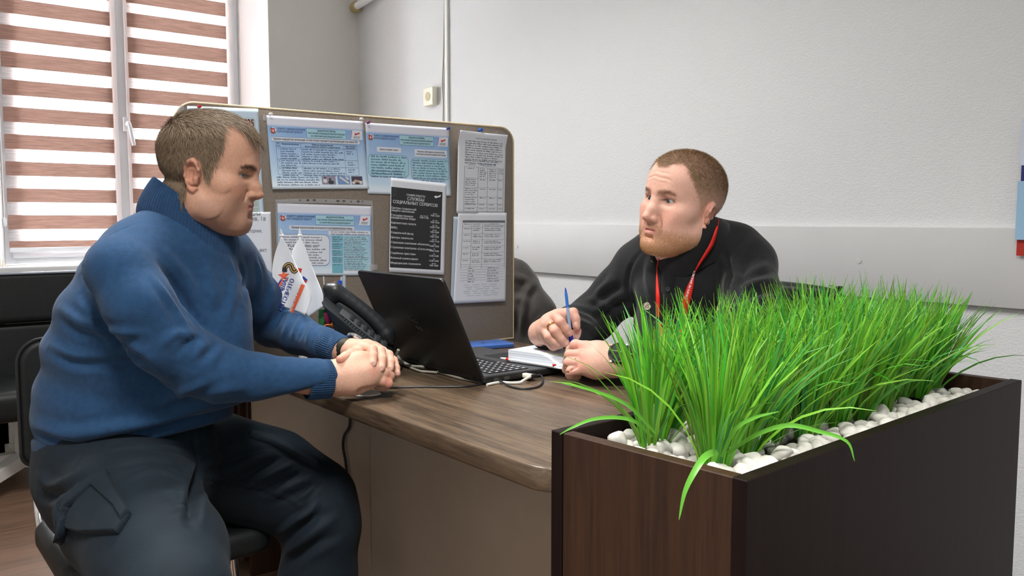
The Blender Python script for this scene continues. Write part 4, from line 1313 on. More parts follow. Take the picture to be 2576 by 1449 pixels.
# ================================================================== telephone
T0, T1 = at(818, 748, 1.80), at(976, 874, 1.83)
ax_ = T1 - T0; AL = np.linalg.norm(ax_); ax_ /= AL
wv = np.array([FWD[0], FWD[1], 0]); wv -= ax_ * (wv @ ax_); wv /= np.linalg.norm(wv)
nv = np.cross(wv, ax_); nv = nv if nv[2] > 0 else -nv
PHM = Matrix(((ax_[0], wv[0], nv[0], T0[0]), (ax_[1], wv[1], nv[1], T0[1]), (ax_[2], wv[2], nv[2], T0[2]), (0, 0, 0, 1)))
ph = empty('desk_phone', (float(T0[0]) + .08, float(T0[1]) + .03, DZ), 'black office telephone with handset and keys between the men, left of the laptop', 'telephone')
phm = mat('phone_black', lin(32, 35, 38), .38, spec=.5)
bd = MB()
def L3(a, w_, n): return T0 + ax_ * a + wv * w_ + nv * n
drop = lambda p: np.array([p[0], p[1], DZ + .001])
prof = [(0.0, -.004), (AL * .98, -.004)]
top0, top1 = L3(-.004, 0, -.012), L3(AL, 0, -.012)
for wd in (0,): pass
V = []
for w_ in (0.0, .145):
    a_, b_ = L3(-.002, w_, -.014), L3(AL + .02, w_, -.014)
    V += [a_, b_, np.array([b_[0] + .0, b_[1], DZ + .0005]), np.array([a_[0] + .05, a_[1] + .0, DZ + .0005]), np.array([a_[0] + .03, a_[1], a_[2] - .055])]
bm = bmesh.new(); vs = [bm.verts.new(tuple(v)) for v in V]
bm.faces.new(vs[:5]); bm.faces.new(vs[5:][::-1])
for i in range(5): bm.faces.new((vs[i], vs[i + 5], vs[(i + 1) % 5 + 5], vs[(i + 1) % 5]))
bmesh.ops.recalc_face_normals(bm, faces=bm.faces)
bmesh.ops.bevel(bm, geom=bm.edges[:], offset=.007, segments=3, profile=.6, affect='EDGES')
bd.bm(bm); bd.build('body', phm, ph)
MB().box((.045, .02, -.0145), (AL + .004, .085, -.0095), .003, 2, PHM).build('keypad_plate', mat('phone_grey', lin(62, 66, 69), .4), ph)
kp = MB()
for i in range(6):
    for j in range(3): kp.box((.068 + i * .0185, .027 + j * .018, -.0098), (.068 + i * .0185 + .011, .027 + j * .018 + .0115, -.0058), .0025, 2, PHM)
kp.build('key', mat('phone_key', lin(40, 43, 46), .22, spec=.8), ph)
rb = MB()
for i in range(16): rb.box((.060 + i * .0072, .004, -.0145), (.060 + i * .0072 + .003, .018, -.0125), .0006, 1, PHM)
rb.build('speaker_rib', phm, ph)
hs = Field(*( (lambda pts: (np.min(pts, 0) - .05, np.max(pts, 0) + .05))([L3(-.03, .06, -.02), L3(AL + .05, .16, .09), L3(-.03, .16, .09), L3(AL + .05, .06, -.02)]) ), .0022)
arc = [(-.006, .000, .0135), (.012, .005, .0158), (.03, .0080, .0148), (.05, .0098, .0140), (.07, .0108, .0136), (.09, .0112, .0135), (.11, .0112, .0136), (.13, .0106, .0139), (.15, .0092, .0145), (.17, .0065, .0152), (.19, .002, .0158), (.205, -.003, .0145)]
sc_ = AL / .205
hs.chain([(L3(a * sc_,   .092, n), r) for a, n, r in arc], .008)
hs.cap(L3(.008, .092, .006), L3(.012, .092, -.012), .017, .017, .008); hs.cap(L3(.192 * sc_, .092, .002), L3(.19 * sc_, .092, -.010), .017, .016, .008)
Vh, Qh = hs.mesh(); mesh_obj('handset', Vh, Qh, phm, ph)
# coiled cord at the lower end
cc = []
c0 = L3(AL * 1.0, .092, .0); c1 = onz(993, 884, DZ + .02)
for i in range(90):
    t_ = i / 89; c_ = c0 * (1 - t_) + c1 * t_ + np.array([0, 0, -.012 * math.sin(math.pi * t_)])
    an = t_ * 2 * math.pi * 9
    cc.append(c_ + np.array([math.cos(an) * .006 * wv[0], math.cos(an) * .006 * wv[1], math.sin(an) * .006]))
MB().tube(cc, .0016, 6).build('coiled_cord', M['black_plastic'], ph)

# ================================================================== small flags on a stand
FLAG = mat('white_flag_cloth', lin(226, 229, 234), .8, sheen=.2)
def flag_stand():
    root = empty('table_flag', tuple(onz(735, 838, DZ)), 'pair of small white table flags with printed star and lettering on a white stand', 'table flag')
    base = at(762, 846, 2.02); base[2] = DZ
    MB().lathe([(.035, 0), (.036, .004), (.03, .009), (.008, .012), (.007, .03), (.001, .032)], 28, Matrix.Translation(Vector(base))).build('stand', M['white'], root)
    for k, (u, v, d, pts) in enumerate(((709, 590, 1.862, None), (754.5, 590, 1.915, None))):
        top = at(u, v, d)
        MB().tube([base + [(-.008, .008)[k], 0, .02], top], .0025, 8).build('pole', M['white'], root)
        tp_ = at(u, v + 4, d); up_ = (top - base); up_ /= np.linalg.norm(up_)
        MB().tube([tp_ - up_ * .004, tp_, tp_ + up_ * .002, tp_ + up_ * .0045, tp_ + up_ * .006, tp_ + up_ * .0065, tp_ + up_ * .012, tp_ + up_ * .018], [.002, .003, .0048, .004, .002, .0032, .0022, .0003], 10).build('finial', M['white'], root)
    return root
fs = flag_stand()


class Flag:
    """cloth hanging from a pole tip; edges given as photograph points down the left and right side"""
    def __init__(self, left, right, dep, wave, name):
        self.l = spline([np.array([*p, 0.]) for p in left], 8); self.r = spline([np.array([*p, 0.]) for p in right], 8)
        self.dep, self.wave = dep, wave
        n = 40
        V = []
        for j in range(n):
            t_ = j / (n - 1); a = self.ev(self.l, t_); b = self.ev(self.r, t_)
            for i in range(n):
                q = a + (b - a) * i / (n - 1)
                V.append(self.pos(q[0], q[1]))
        F = np.array([(j * n + i, (j + 1) * n + i, (j + 1) * n + i + 1, j * n + i + 1) for j in range(n - 1) for i in range(n - 1)])
        self.o = mesh_obj(name, V, F, FLAG, fs, True)
        so = self.o.modifiers.new('thick', 'SOLIDIFY'); so.thickness = .0006; so.offset = 1
    def ev(self, s, t_):
        x = t_ * (len(s) - 1); i = min(int(x), len(s) - 2); return s[i] + (s[i + 1] - s[i]) * (x - i)
    def pos(self, u, v, e=0.0): return at(u, v, self.dep + self.wave(u, v) - e)
    def poly(self, part, m, pts, e=.0012):
        mb = MB(); mb.add([self.pos(u, v, e) for u, v in pts], [tuple(range(len(pts)))])
        return mesh_obj(part, mb.V, mb.F, m, self.o, False)
    def text(self, body, o, d, n, size, m, part, e=.0016, bold=.03):
        V, F = text_geo(body, 1.0, 'LEFT', bold, 2)
        W = [self.pos(o[0] + x * d[0] * size - y * n[0] * size, o[1] + x * d[1] * size - y * n[1] * size, e) for x, y in V]
        return mesh_obj(part, W, F, m, self.o, False)


w2 = lambda u, v: .018 * math.sin((u - 750) * .05 + .3) * min(1, (v - 590) / 120)
f2 = Flag([(754, 596), (742, 618), (734, 640), (735, 690), (752, 760), (776, 797)], [(755.5, 596), (768, 622), (779, 655), (795, 695), (812, 740), (812.5, 772)], 1.895, w2, 'flag_cloth')
f2.poly('printed_star', INK_RED, [(745, 673), (760, 676), (755, 691), (752, 684)])
f2.poly('printed_ribbon', INK_BLUE, [(760, 699), (763, 694), (774, 704), (769, 712)]); f2.poly('printed_ribbon', INK_RED, [(764.5, 708), (767, 703), (773, 707), (769, 712)], .0016)
w1 = lambda u, v: .014 * math.sin((u - 690) * .06) * min(1, (v - 590) / 120)
f1 = Flag([(708, 597), (697, 622), (688, 655), (685, 690), (691, 732), (714, 772)], [(710, 597), (726, 625), (742, 660), (762, 702), (783, 748), (767, 793)], 1.84, w1, 'flag_cloth')
ORANGE = mat('orange_red_print', lin(232, 104, 66), .7); NAVY = mat('navy_print', lin(58, 66, 150), .7); RIBB = mat('ribbon_black', lin(44, 42, 46), .7); RIBO = mat('ribbon_gold', lin(220, 176, 92), .7)
f1.poly('printed_star', ORANGE, [(u, v) for u, v in star_pts(714, 694, 15.5, 6.4, -.08)])
def ribbon_poly(off, wdt, m, e):
    c = [(716, 684), (717, 673), (724, 666), (732, 668), (735, 677), (740, 682), (746, 677)]
    s = spline([np.array([*p, 0.]) for p in c], 6); L_, R_ = [], []
    for i, p in enumerate(s):
        t_ = s[min(i + 1, len(s) - 1)] - s[max(i - 1, 0)]; t_ = t_ / np.linalg.norm(t_); nn = np.array([-t_[1], t_[0], 0])
        L_.append(p + nn * (off - wdt / 2)); R_.append(p + nn * (off + wdt / 2))
    V = []; 
    for a, b in zip(L_, R_): V += [f1.pos(a[0], a[1], e), f1.pos(b[0], b[1], e)]
    mesh_obj('printed_ribbon', V, [(2 * i, 2 * i + 1, 2 * i + 3, 2 * i + 2) for i in range(len(s) - 1)], m, f1.o, False)
ribbon_poly(0, 12.5, RIBB, .0014); ribbon_poly(-2.9, 2.3, RIBO, .0018); ribbon_poly(2.9, 2.3, RIBO, .0018)
f1.poly('printed_stripe', NAVY, [(697, 716), (708, 700), (710.5, 703), (700, 720)]); f1.poly('printed_stripe', ORANGE, [(700, 720), (710.5, 703), (713, 707), (703, 724)])
f1.text('ЗАЩИТНИКИ', (726, 697), (-.36, .93), (.93, .36), 14.5, NAVY, 'lettering')
f1.text('ОТЕЧЕСТВА', (741, 703), (-.36, .93), (.93, .36), 14.5, NAVY, 'lettering')
bn = MB()
bl_ = [(758 - (758 - 722) * t_, 714 + 84 * t_) for t_ in np.linspace(0, 1, 25)]
V = []
for (u, v) in bl_: V += [f1.pos(u + 4.6 * k, v + 1.9 * k, .0014) for k in (0, 1, 2)]
bn.add(V, [(3 * i + k, 3 * i + k + 1, 3 * i + 4 + k, 3 * i + 3 + k) for i in range(24) for k in (0, 1)])
bn.build('red_banner', ORANGE, f1.o, smooth=False)
f1.text('СВОИХ НЕ БРОСАЕМ', (757, 716), (-.33, .94), (.94, .33), 9.2, INK_WHITE, 'lettering', .002)

# ================================================================== pen pots, pens, notebook, small things
def mesh_pot(name, c, r, h, label, col):
    root = empty(name, (c[0], c[1], DZ), label, 'pen holder')
    mb = MB(); n = 36
    for k in range(n):
        for s_ in (1, -1):
            pts = [np.array([c[0] + r * math.cos(2 * math.pi * (k + s_ * t_ * 3) / n), c[1] + r * math.sin(2 * math.pi * (k + s_ * t_ * 3) / n), DZ + .002 + h * t_]) for t_ in np.linspace(0, 1, 7)]
            mb.tube(pts, .0008, 3, cap=False)
    mb.build('wire_mesh', col, root)
    MB().tube([np.array([c[0] + r * math.cos(a), c[1] + r * math.sin(a), DZ + h]) for a in np.linspace(0, 2 * math.pi, 33)], .002, 6).build('rim', col, root)
    MB().cyl((c[0], c[1], DZ + .0005), (c[0], c[1], DZ + .003), r, n=28).build('bottom', col, root)
    return root
potc = at(850, 800, 2.02); potc[2] = DZ
mesh_pot('pen_pot', potc, .042, .10, 'black wire mesh pen pot behind the telephone', M['black_plastic'])
potd = at(948, 830, 2.12); potd[2] = DZ
mesh_pot('paper_pot', potd, .035, .085, 'black wire mesh pot with paper slips, behind the laptop edge', M['black_plastic'])
def pen(name, u, v, r, cols, label, base, cat='pen'):
    tip = at(u, v, float(((base - CAM) @ FWD)) + .0)
    b = np.array([base[0] + .3 * (base[0] - tip[0]), base[1] + .3 * (base[1] - tip[1]), DZ + .006])
    root = empty(name, tuple(b), label, cat, 'pens in the mesh pot')
    L_ = tip - b
    for (t0, t1, c_, k, nm) in cols: MB().tube([b + L_ * t0, b + L_ * t1], r * k, 10).build(nm, c_, root)
    return root
Mo, My = mat('orange_plastic', lin(232, 120, 40), .4), mat('yellow_plastic', lin(238, 168, 36), .4)
Mb, Mb2, Mcl = mat('blue_plastic', lin(50, 116, 206), .35), mat('deep_blue_plastic', lin(28, 74, 190), .35), mat('clear_barrel', lin(190, 200, 210), .25, trans=.3)
pen('pencil', 843, 708, .0036, [(0, .93, My, 1, 'barrel'), (.93, 1, Mo, .9, 'end_cap')], 'short yellow pencil standing left of the blue marker in the mesh pot', potc + [-.02, 0, 0], 'pencil')
pen('marker', 855, 706, .0052, [(0, .8, Mb, 1, 'barrel'), (.8, 1, Mb2, 1.05, 'cap')], 'thick blue marker standing in the mesh pot', potc + [-.004, -.01, 0], 'marker')
pen('ballpoint_pen', 860, 696, .0036, [(0, .9, Mo, 1, 'barrel'), (.9, 1, Mcl, .9, 'cap')], 'orange pen standing behind the blue marker in the mesh pot', potc + [.006, .012, 0])
pen('ballpoint_pen', 866, 693, .0036, [(0, .72, Mcl, 1, 'barrel'), (.72, .86, Mb2, 1, 'grip'), (.86, 1, Mcl, 1, 'cap')], 'clear and blue pen, tallest in the mesh pot', potc + [.016, 0, 0])
pen('needle_rod', 814, 695, .0016, [(0, 1, M['silver'], 1, 'rod')], 'thin pale rod rising behind the telephone next to the flags', at(824, 790, 1.98), 'rod')
# green and pink mesh pieces by the phone, orange ring
g0, g1 = at(812, 778, 1.93), at(813, 822, 1.93)
tag(MB().tube([g0, g0 * .5 + g1 * .5, g1], [.009, .0105, .009], 12).build('marker', mat('green_plastic', lin(46, 118, 62), .6, noise=.4, nscale=300)), 'dark green marker beside the telephone, under the flags', 'marker')
g0, g1 = at(822, 786, 1.90), at(828, 815, 1.90)
tag(MB().tube([g0, g0 * .5 + g1 * .5, g1], [.007, .008, .006], 12).build('marker', mat('pink_plastic', lin(196, 52, 112), .6, noise=.4, nscale=300)), 'pink marker beside the telephone, right of the green one', 'marker')
rg = at(826, 824, 1.88)
tag(MB().tube([rg + RGT * .010 * math.cos(a) + UPV * .006 * math.sin(a) for a in np.linspace(0, 2 * math.pi, 25)], .0018, 8).build('scissors', Mo), 'orange handled scissors loop below the pink marker', 'scissors')
for (u, v, w_, h_, c_, lb) in ((951, 822, 9, 16, M['white'], 'white paper slip sticking out beside the laptop lid'), (941, 781, 3, 14, mat('slip_blue', lin(150, 186, 216), .6), 'pale blue paper slip rising behind the laptop lid')):
    p = at(u, v, 2.04)
    mb = MB(); k = m_of(1, 2.04)
    for s_ in (0, .0006): mb.add([p + FWD * s_ - RGT * w_ / 2 * k + UPV * h_ / 2 * k, p + FWD * s_ + RGT * w_ / 2 * k + UPV * h_ / 2.6 * k, p + FWD * s_ + RGT * w_ / 2 * k - UPV * (h_ / 2 + 30) * k, p + FWD * s_ - RGT * w_ / 2 * k - UPV * (h_ / 2 + 30) * k], [(0, 1, 2, 3)])
    tag(mb.build('paper_slip', c_, smooth=False), lb, 'paper slip')

# blue phone lying on the desk
A_, B_ = onz(1258, 853, DZ + .011), onz(1297, 864, DZ + .011)
ab = B_ - A_; Wp = np.linalg.norm(ab); ab /= Wp; lg = np.array([ab[1], -ab[0], 0]); lg = lg if lg[0] < 0 else -lg
BM_ = Matrix(((lg[0], ab[0], 0, A_[0]), (lg[1], ab[1], 0, A_[1]), (0, 0, 1, DZ), (0, 0, 0, 1)))
sp = empty('smartphone', tuple(A_ * [1, 1, 0] + [0, 0, DZ]), 'blue smartphone lying face down on the desk beyond the laptop', 'phone')
blu = mat('blue_glass', lin(66, 104, 176), .3, spec=.5); 
MB().prism(round_poly([(0, 0), (.155, 0), (.155, Wp), (0, Wp)], .012, 6), .0008, .0112, .002, 3, BM_).build('case', blu, sp)
MB().prism(round_poly([(.110, .008), (.150, .008), (.150, .048), (.110, .048)], .008, 6), .0112, .0128, .0006, 2, BM_).build('camera_bump', mat('blue_bump', lin(60, 96, 166), .2), sp)
lb_ = MB()
for (x, y) in ((.121, .019), (.139, .019), (.121, .037)): lb_.lathe([(.0075, .0127), (.0075, .0140), (.006, .0143), (.0055, .0138), (.001, .0137)], 18, BM_ @ Matrix.Translation((x, y, 0)))
lb_.build('lens', mat('lens_ring', lin(196, 200, 206), .15, metal=.7), sp)
mk = MB(); cx_, cy_ = .075, Wp / 2
pts = [(cx_ + .0062 * math.sin(a) * (1 - .12 * (math.cos(a) < -.6)), cy_ + .0058 * math.cos(a)) for a in np.linspace(0, 2 * math.pi, 25)[:-1]]
pts = [(x, y) if not (y > cy_ + .003 and abs(x - cx_) < .003) else (x, y - .0022) for x, y in pts]
mk.prism(pts, .01122, .01132, mtx=BM_); mk.prism([(cx_ + .0068, cy_ - .001), (cx_ + .0085, cy_ + .0005), (cx_ + .0092, cy_ + .002), (cx_ + .0075, cy_ + .0008)], .01122, .01132, mtx=BM_)
mk.build('emblem', mat('emblem_dark', lin(28, 36, 62), .3), sp, smooth=False)

# open notebook lying on the laptop's edge
NB = onz(1277, 874, .802); NBm = onz(1422, 893, .802)
nd = (NBm - NB); nd /= np.linalg.norm(nd); nx = np.array([-nd[1], nd[0], 0]); nx = nx if nx[0] > 0 else -nx
NM = Matrix(((nd[0], nx[0], 0, NB[0]), (nd[1], nx[1], 0, NB[1]), (0, 0, 1, DZ), (0, 0, 0, 1)))
nb = empty('open_notebook', tuple(NB * [1, 1, 0] + [0, 0, DZ + .02]), 'thick open white notebook under the hands of the man in black', 'notebook')
NZ = .0195
pagem = mat('page_edges', lin(232, 235, 242), .7)
nt = pagem.node_tree; N = nt.nodes; L = nt.links
wv_ = N.new('ShaderNodeTexNoise'); wv_.inputs['Scale'].default_value = 1; tc = N.new('ShaderNodeTexCoord'); mp_ = N.new('ShaderNodeMapping'); mp_.inputs['Scale'].default_value = (2, 2, 1500)
L.new(tc.outputs['Object'], mp_.inputs[0]); L.new(mp_.outputs[0], wv_.inputs[0])
mx = N.new('ShaderNodeMix'); mx.data_type = 'RGBA'; mx.inputs[6].default_value = (*lin(186, 196, 212), 1); mx.inputs[7].default_value = (*lin(240, 242, 246), 1)
rp = N.new('ShaderNodeMapRange'); rp.inputs[1].default_value = .35; rp.inputs[2].default_value = .6; L.new(wv_.outputs[0], rp.inputs[0]); L.new(rp.outputs[0], mx.inputs[0]); L.new(mx.outputs[2], N['Principled BSDF'].inputs['Base Color'])
def pages(x0, x1, name, zt):
    V, F = [], []
    n = 16
    for i in range(n + 1):
        t_ = i / n; x = x0 + (x1 - x0) * t_
        sp_ = min(abs(x - .15), .15) / .15
        z = NZ + .004 + (zt - NZ - .004) * (1 - (1 - min(1, sp_ * 2.4)) ** 2)
        for (y, zz_) in ((.0, NZ + .003), (.0, z), (.2, z), (.2, NZ + .003)): V.append(NM @ Vector((x, y, zz_)))
    for i in range(n):
        for k in range(4): F.append((4 * i + k, 4 * (i + 1) + k, 4 * (i + 1) + (k + 1) % 4, 4 * i + (k + 1) % 4))
    F += [(0, 1, 2, 3), tuple(4 * n + k for k in (3, 2, 1, 0))]
    o = mesh_obj(name, V, F, pagem, nb); smooth_angle(o, 40); return o
pages(.002, .148, 'page_block', .047); pages(.152, .298, 'page_block', .040)
MB().prism(round_poly([(-.004, -.004), (.304, -.004), (.304, .205), (-.004, .205)], .004, 3), NZ, NZ + .003, .0008, 1, NM).build('cover', mat('cover_white', lin(222, 226, 236), .5), nb)
tg = MB().tube([NM @ Vector((-.012, -.0065, NZ + .006)), NM @ Vector((.02, -.0065, NZ + .006))], .0028, 10)
rp_ = empty('ballpoint_pen', tuple(NM @ Vector((0, -.007, NZ))), 'slim white pen with a red band lying along the near edge of the notebook', 'pen')
MB().tube([NM @ Vector(p) for p in ((-.016, -.0065, NZ + .0065), (-.006, -.0065, NZ + .0065), (.002, -.0065, NZ + .0065))], [.0015, .0026, .0028], 10).build('tip', M['white'], rp_)
MB().tube([NM @ Vector(p) for p in ((.002, -.0065, NZ + .0065), (.009, -.0065, NZ + .0063))], .0033, 10).build('red_band', mat('red_plastic', lin(206, 34, 28), .35), rp_)
MB().tube([NM @ Vector(p) for p in ((.009, -.0065, NZ + .0063), (.14, -.0066, NZ + .0045))], .0024, 10).build('barrel', M['white'], rp_)
MB().tube([NM @ Vector(p) for p in ((.1405, -.0066, NZ + .0075), (.149, -.0066, NZ + .010))], [.0034, .001], 10).build('end_cap', mat('red_plastic', lin(206, 34, 28), .35), rp_)

# white plastic disc at the desk edge under the clasped hands
wp = onz(919, 992, DZ)
tag(MB().lathe([(.024, .0004), (.026, .0012), (.0245, .0026), (.019, .0034), (.001, .0036)], 36, Matrix.Translation(Vector(wp)) @ Matrix.Scale(1.25, 4, Vector((.6, -.8, 0)))).build('cable_grommet', mat('white_gloss', lin(240, 240, 236), .3)), 'flat white oval plastic cap on the desk edge below the clasped hands', 'cap')

# ================================================================== chairs
def star_base(root, c, r, m, z0=.09, casters=True):
    bs = MB()
    for k in range(5):
        a = 2 * math.pi * k / 5 + root.get('turn', 0.0)
        d = np.array([math.cos(a), math.sin(a), 0])
        s = np.array([-d[1], d[0], 0])
        V = []
        for (t_, hw, zt, zb) in ((.03, .028, z0 + .05, z0 - .005), (r, .024, z0 + .015, z0 - .02)):
            p = np.array([c[0], c[1], 0]) + d * t_
            V += [p + s * hw + [0, 0, zt], p - s * hw + [0, 0, zt], p - s * hw + [0, 0, zb], p + s * hw + [0, 0, zb]]
        bs.add(V, [(0, 1, 5, 4), (1, 2, 6, 5), (2, 3, 7, 6), (3, 0, 4, 7), (0, 3, 2, 1), (4, 5, 6, 7)])
    bs.build('star_base', m, root, smooth=False)
    for k in range(5):
        a = 2 * math.pi * k / 5 + root.get('turn', 0.0)
        p = np.array([c[0] + math.cos(a) * (r - .02), c[1] + math.sin(a) * (r - .02), .026])
        s = np.array([-math.sin(a), math.cos(a), 0])
        MB().tube([p - s * .02, p + s * .02], .0255, 18).tube([p + [0, 0, .0], p + [0, 0, .06]], .008, 8).build('caster', M['black_plastic'], root)
    MB().cyl((c[0], c[1], z0), (c[0], c[1], .36), .028).build('column', m, root)


def cushion(secs_lo, secs_hi, h, bulge=.0): pass


# executive chair under the window
ec = empty('office_chair', (.55, 3.98, 0), 'black leather executive chair standing below the window, behind the man in blue', 'chair')
ec['turn'] = math.pi / 2
star_base(ec, (.55, 3.98), .33, M['silver'])
def soft_box(name, mtx, sx, sy, sz, bev, m, parent, pinch=None, n=1):
    bm = bmesh.new(); bmesh.ops.create_cube(bm, size=1)
    for v in bm.verts: v.co = Vector((v.co.x * sx, v.co.y * sy, v.co.z * sz))
    bmesh.ops.bevel(bm, geom=bm.edges[:], offset=bev, segments=5, profile=.6, affect='EDGES')
    mb = MB().bm(bm, mtx); return mb.build(name, m, parent)
ytop = 4.17
for (z0, z1, nm) in ((.655, .872, 'backrest'), (.40, .652, 'backrest')):
    soft_box(nm, Matrix.Translation((.55, ytop - .02 * ((z0 + z1) / 2 - .6), (z0 + z1) / 2)) @ Matrix.Rotation(math.radians(-6), 4, 'X'), .60, .11, z1 - z0, .03, M['black_leather'], ec)
pip = MB().tube([(.26, ytop - .05, .862), (.28, ytop - .052, .870), (.82, ytop - .052, .870), (.84, ytop - .05, .862)], .005, 8); pip.build('piping', mat('piping_light', lin(150, 158, 172), .4), ec)
soft_box('seat', Matrix.Translation((.55, 3.92, .385)), .58, .50, .12, .045, M['black_leather'], ec)
for sx in (-1, 1):
    MB().tube(spline([(.55 + sx * .31, 4.10, .38), (.55 + sx * .33, 4.06, .54), (.55 + sx * .33, 3.92, .58), (.55 + sx * .32, 3.76, .54), (.55 + sx * .3, 3.74, .38)], 6), .018, 10).build('armrest', M['black_plastic'], ec)

# visitor chair of the man in blue
vc = empty('visitor_chair', (.47, 1.74, 0), 'black leather visitor chair with chrome legs under the man in the blue sweater', 'chair')
def cush(pts, z0, z1, bev, name, m, parent, mtx=None):
    return MB().prism(pts, z0, z1, bev, 5, mtx).build(name, m, parent)
SZ = .455
sA, sB = onz(106, 1305, SZ), onz(192, 1447, SZ)
seat_pts = round_poly([(.292, 2.055), (.292, 1.695), (.70, 1.69), (.725, 2.06)], [.05, .05, .06, .06], 6)
cush(seat_pts, SZ - .06, SZ, .022, 'seat', M['black_leather'], vc)
# the chair faces the camera side: its backrest stands along the far edge of the seat
bkm = Matrix(((1, 0, 0, 0), (0, 0, 1, 2.075), (0, 1, 0, 0), (0, 0, 0, 1)))
bk_pts = round_poly([(.282, .568), (.70, .568), (.70, .842), (.282, .842)], [.03, .03, .05, .05], 6)
cush(bk_pts, -.022, .022, .015, 'backrest', M['black_leather'], vc, bkm)
rp3 = [np.array([x, 2.075 - .017, z]) for x, z in round_poly([(.2805, .567), (.7015, .567), (.7015, .8435), (.2805, .8435)], [.03, .03, .05, .05], 6)]
MB().tube(rp3 + [rp3[0]], .0035, 6).build('piping', M['black_plastic'], vc)
for x in (.315, .665):
    MB().tube(spline([(x, 2.105, .66), (x, 2.105, .56), (x, 2.095, .46), (x, 2.04, .40), (x, 1.98, .388)], 6), .011, 12).build('back_support', M['chrome'], vc)
for y, x in ((1.74, .34), (2.02, .34), (1.735, .615), (2.0, .68)):
    dx = -.02 if x < .5 else .03
    MB().tube(spline([(x, y, .39), (x + dx * .5, y, .2), (x + dx, y, .0)], 4), .0105, 12).build('leg', M['chrome'], vc)

# chair of the man in black
oc = empty('office_chair', (1.86, 1.36, 0), 'black leather office chair behind the man in the black shirt', 'chair')
oc['turn'] = .4
star_base(oc, (1.86, 1.36), .32, M['black_plastic'])
soft_box('seat', Matrix.Translation((1.84, 1.37, .43)), .50, .52, .11, .04, M['black_leather'], oc)
bF = Field((1.9, 1.1, .40), (2.16, 1.80, 1.0), .006)
bkR = onx(2087, 722, 2.03)
bF.loft([((2.02, 1.46, .50), .03, .20), ((2.035, 1.46, .72), .038, .245), ((2.05, 1.462, .905), .036, .245)], (1, 0, 0), (0, 1, 0), .02)
for k in range(11): bF.cap((1.995, 1.222 + .003 * math.sin(k * 2.1), .928 - k * .030), (2.065, 1.220 + .003 * math.cos(k * 1.7), .922 - k * .030), .0045, .004, .012)
bF.plane_cut((2.0, 1.46, .933), (-.06, .0, 1), .012)
Vb, Qb = bF.mesh(); mesh_obj('backrest', Vb, Qb, M['black_leather'], oc)
MB().tube(spline([(1.88, 1.37, .38), (2.03, 1.40, .37), (2.07, 1.42, .5), (2.072, 1.44, .7)], 6), .02, 10, flat=1.8).build('back_support', M['black_plastic'], oc)

# chair with a jacket over its back, beyond the desk
jc = empty('office_chair', (1.93, 2.35, 0), 'black office chair beyond the desk screen, under the dark jacket', 'chair')
jc['turn'] = .9
star_base(jc, (1.95, 2.35), .32, M['black_plastic'])
soft_box('seat', Matrix.Translation((1.93, 2.35, .43)), .5, .5, .1, .04, M['black_leather'], jc)
soft_box('backrest', Matrix.Translation(Vector(at(1258, 800, 2.74))) @ Matrix.Rotation(-YAW, 4, 'Z'), .20, .05, .30, .025, M['black_leather'], jc)
MB().tube(spline([(1.93, 2.35, .40), (1.80, 2.25, .39), (1.79, 2.23, .5), (1.80, 2.21, .7)], 6), .02, 10).build('back_support', M['black_plastic'], jc)
JK = mat('dark_jacket_cloth', lin(50, 45, 41), .8, noise=.2, nscale=40, bump=.3, bscale=500, sheen=.15)
jA = RGT; jB = np.array([FWD[0], FWD[1], 0]); jB /= np.linalg.norm(jB)
jd = 2.74
J = Field(at(1180, 880, jd) - [.25, .25, .25], at(1330, 700, jd) + [.25, .25, .25], .008)
J.loft([(at(1255, 668, jd), .055, .06), (at(1255, 700, jd), .105, .085), (at(1258, 780, jd), .155, .10), (at(1262, 900, jd), .175, .10), (at(1262, 1000, jd), .18, .10)], jA, jB, .05)
J.chain([(at(1300, 690, jd - .03), .045), (at(1345, 790, jd - .05), .06), (at(1362, 900, jd - .06), .058), (at(1365, 990, jd - .06), .05)], .03)
J.plane_cut(at(1262, 1000, jd), (0, 0, -1), .01)
Vj, Qj = J.mesh()
Vj = folds(Vj, Qj, [([(1345, 710), (1322, 740), (1312, 790), (1305, 850)], .012, .014), ([(1318, 735), (1306, 790), (1300, 850)], .010, -.012), ([(1292, 750), (1310, 752), (1326, 770)], .012, .008), ([(1372, 790), (1350, 830), (1345, 860)], .012, .01), ([(1290, 690), (1310, 700), (1335, 712)], .012, .007)])
tag(mesh_obj('jacket', Vj, Qj, JK), 'dark brown jacket draped over a chair back beyond the desk screen', 'jacket')
# ================================================================== people: heads
EYE_WHITE = mat('eye_white', lin(214, 208, 202), .2, spec=.6)
def eye_mat(name, iris):
    """eyeball: iris and pupil by the angle from the gaze axis (the eye's own +Y)"""
    m = mat(name, (1, 1, 1), .12, spec=.6, attr='tone'); return m


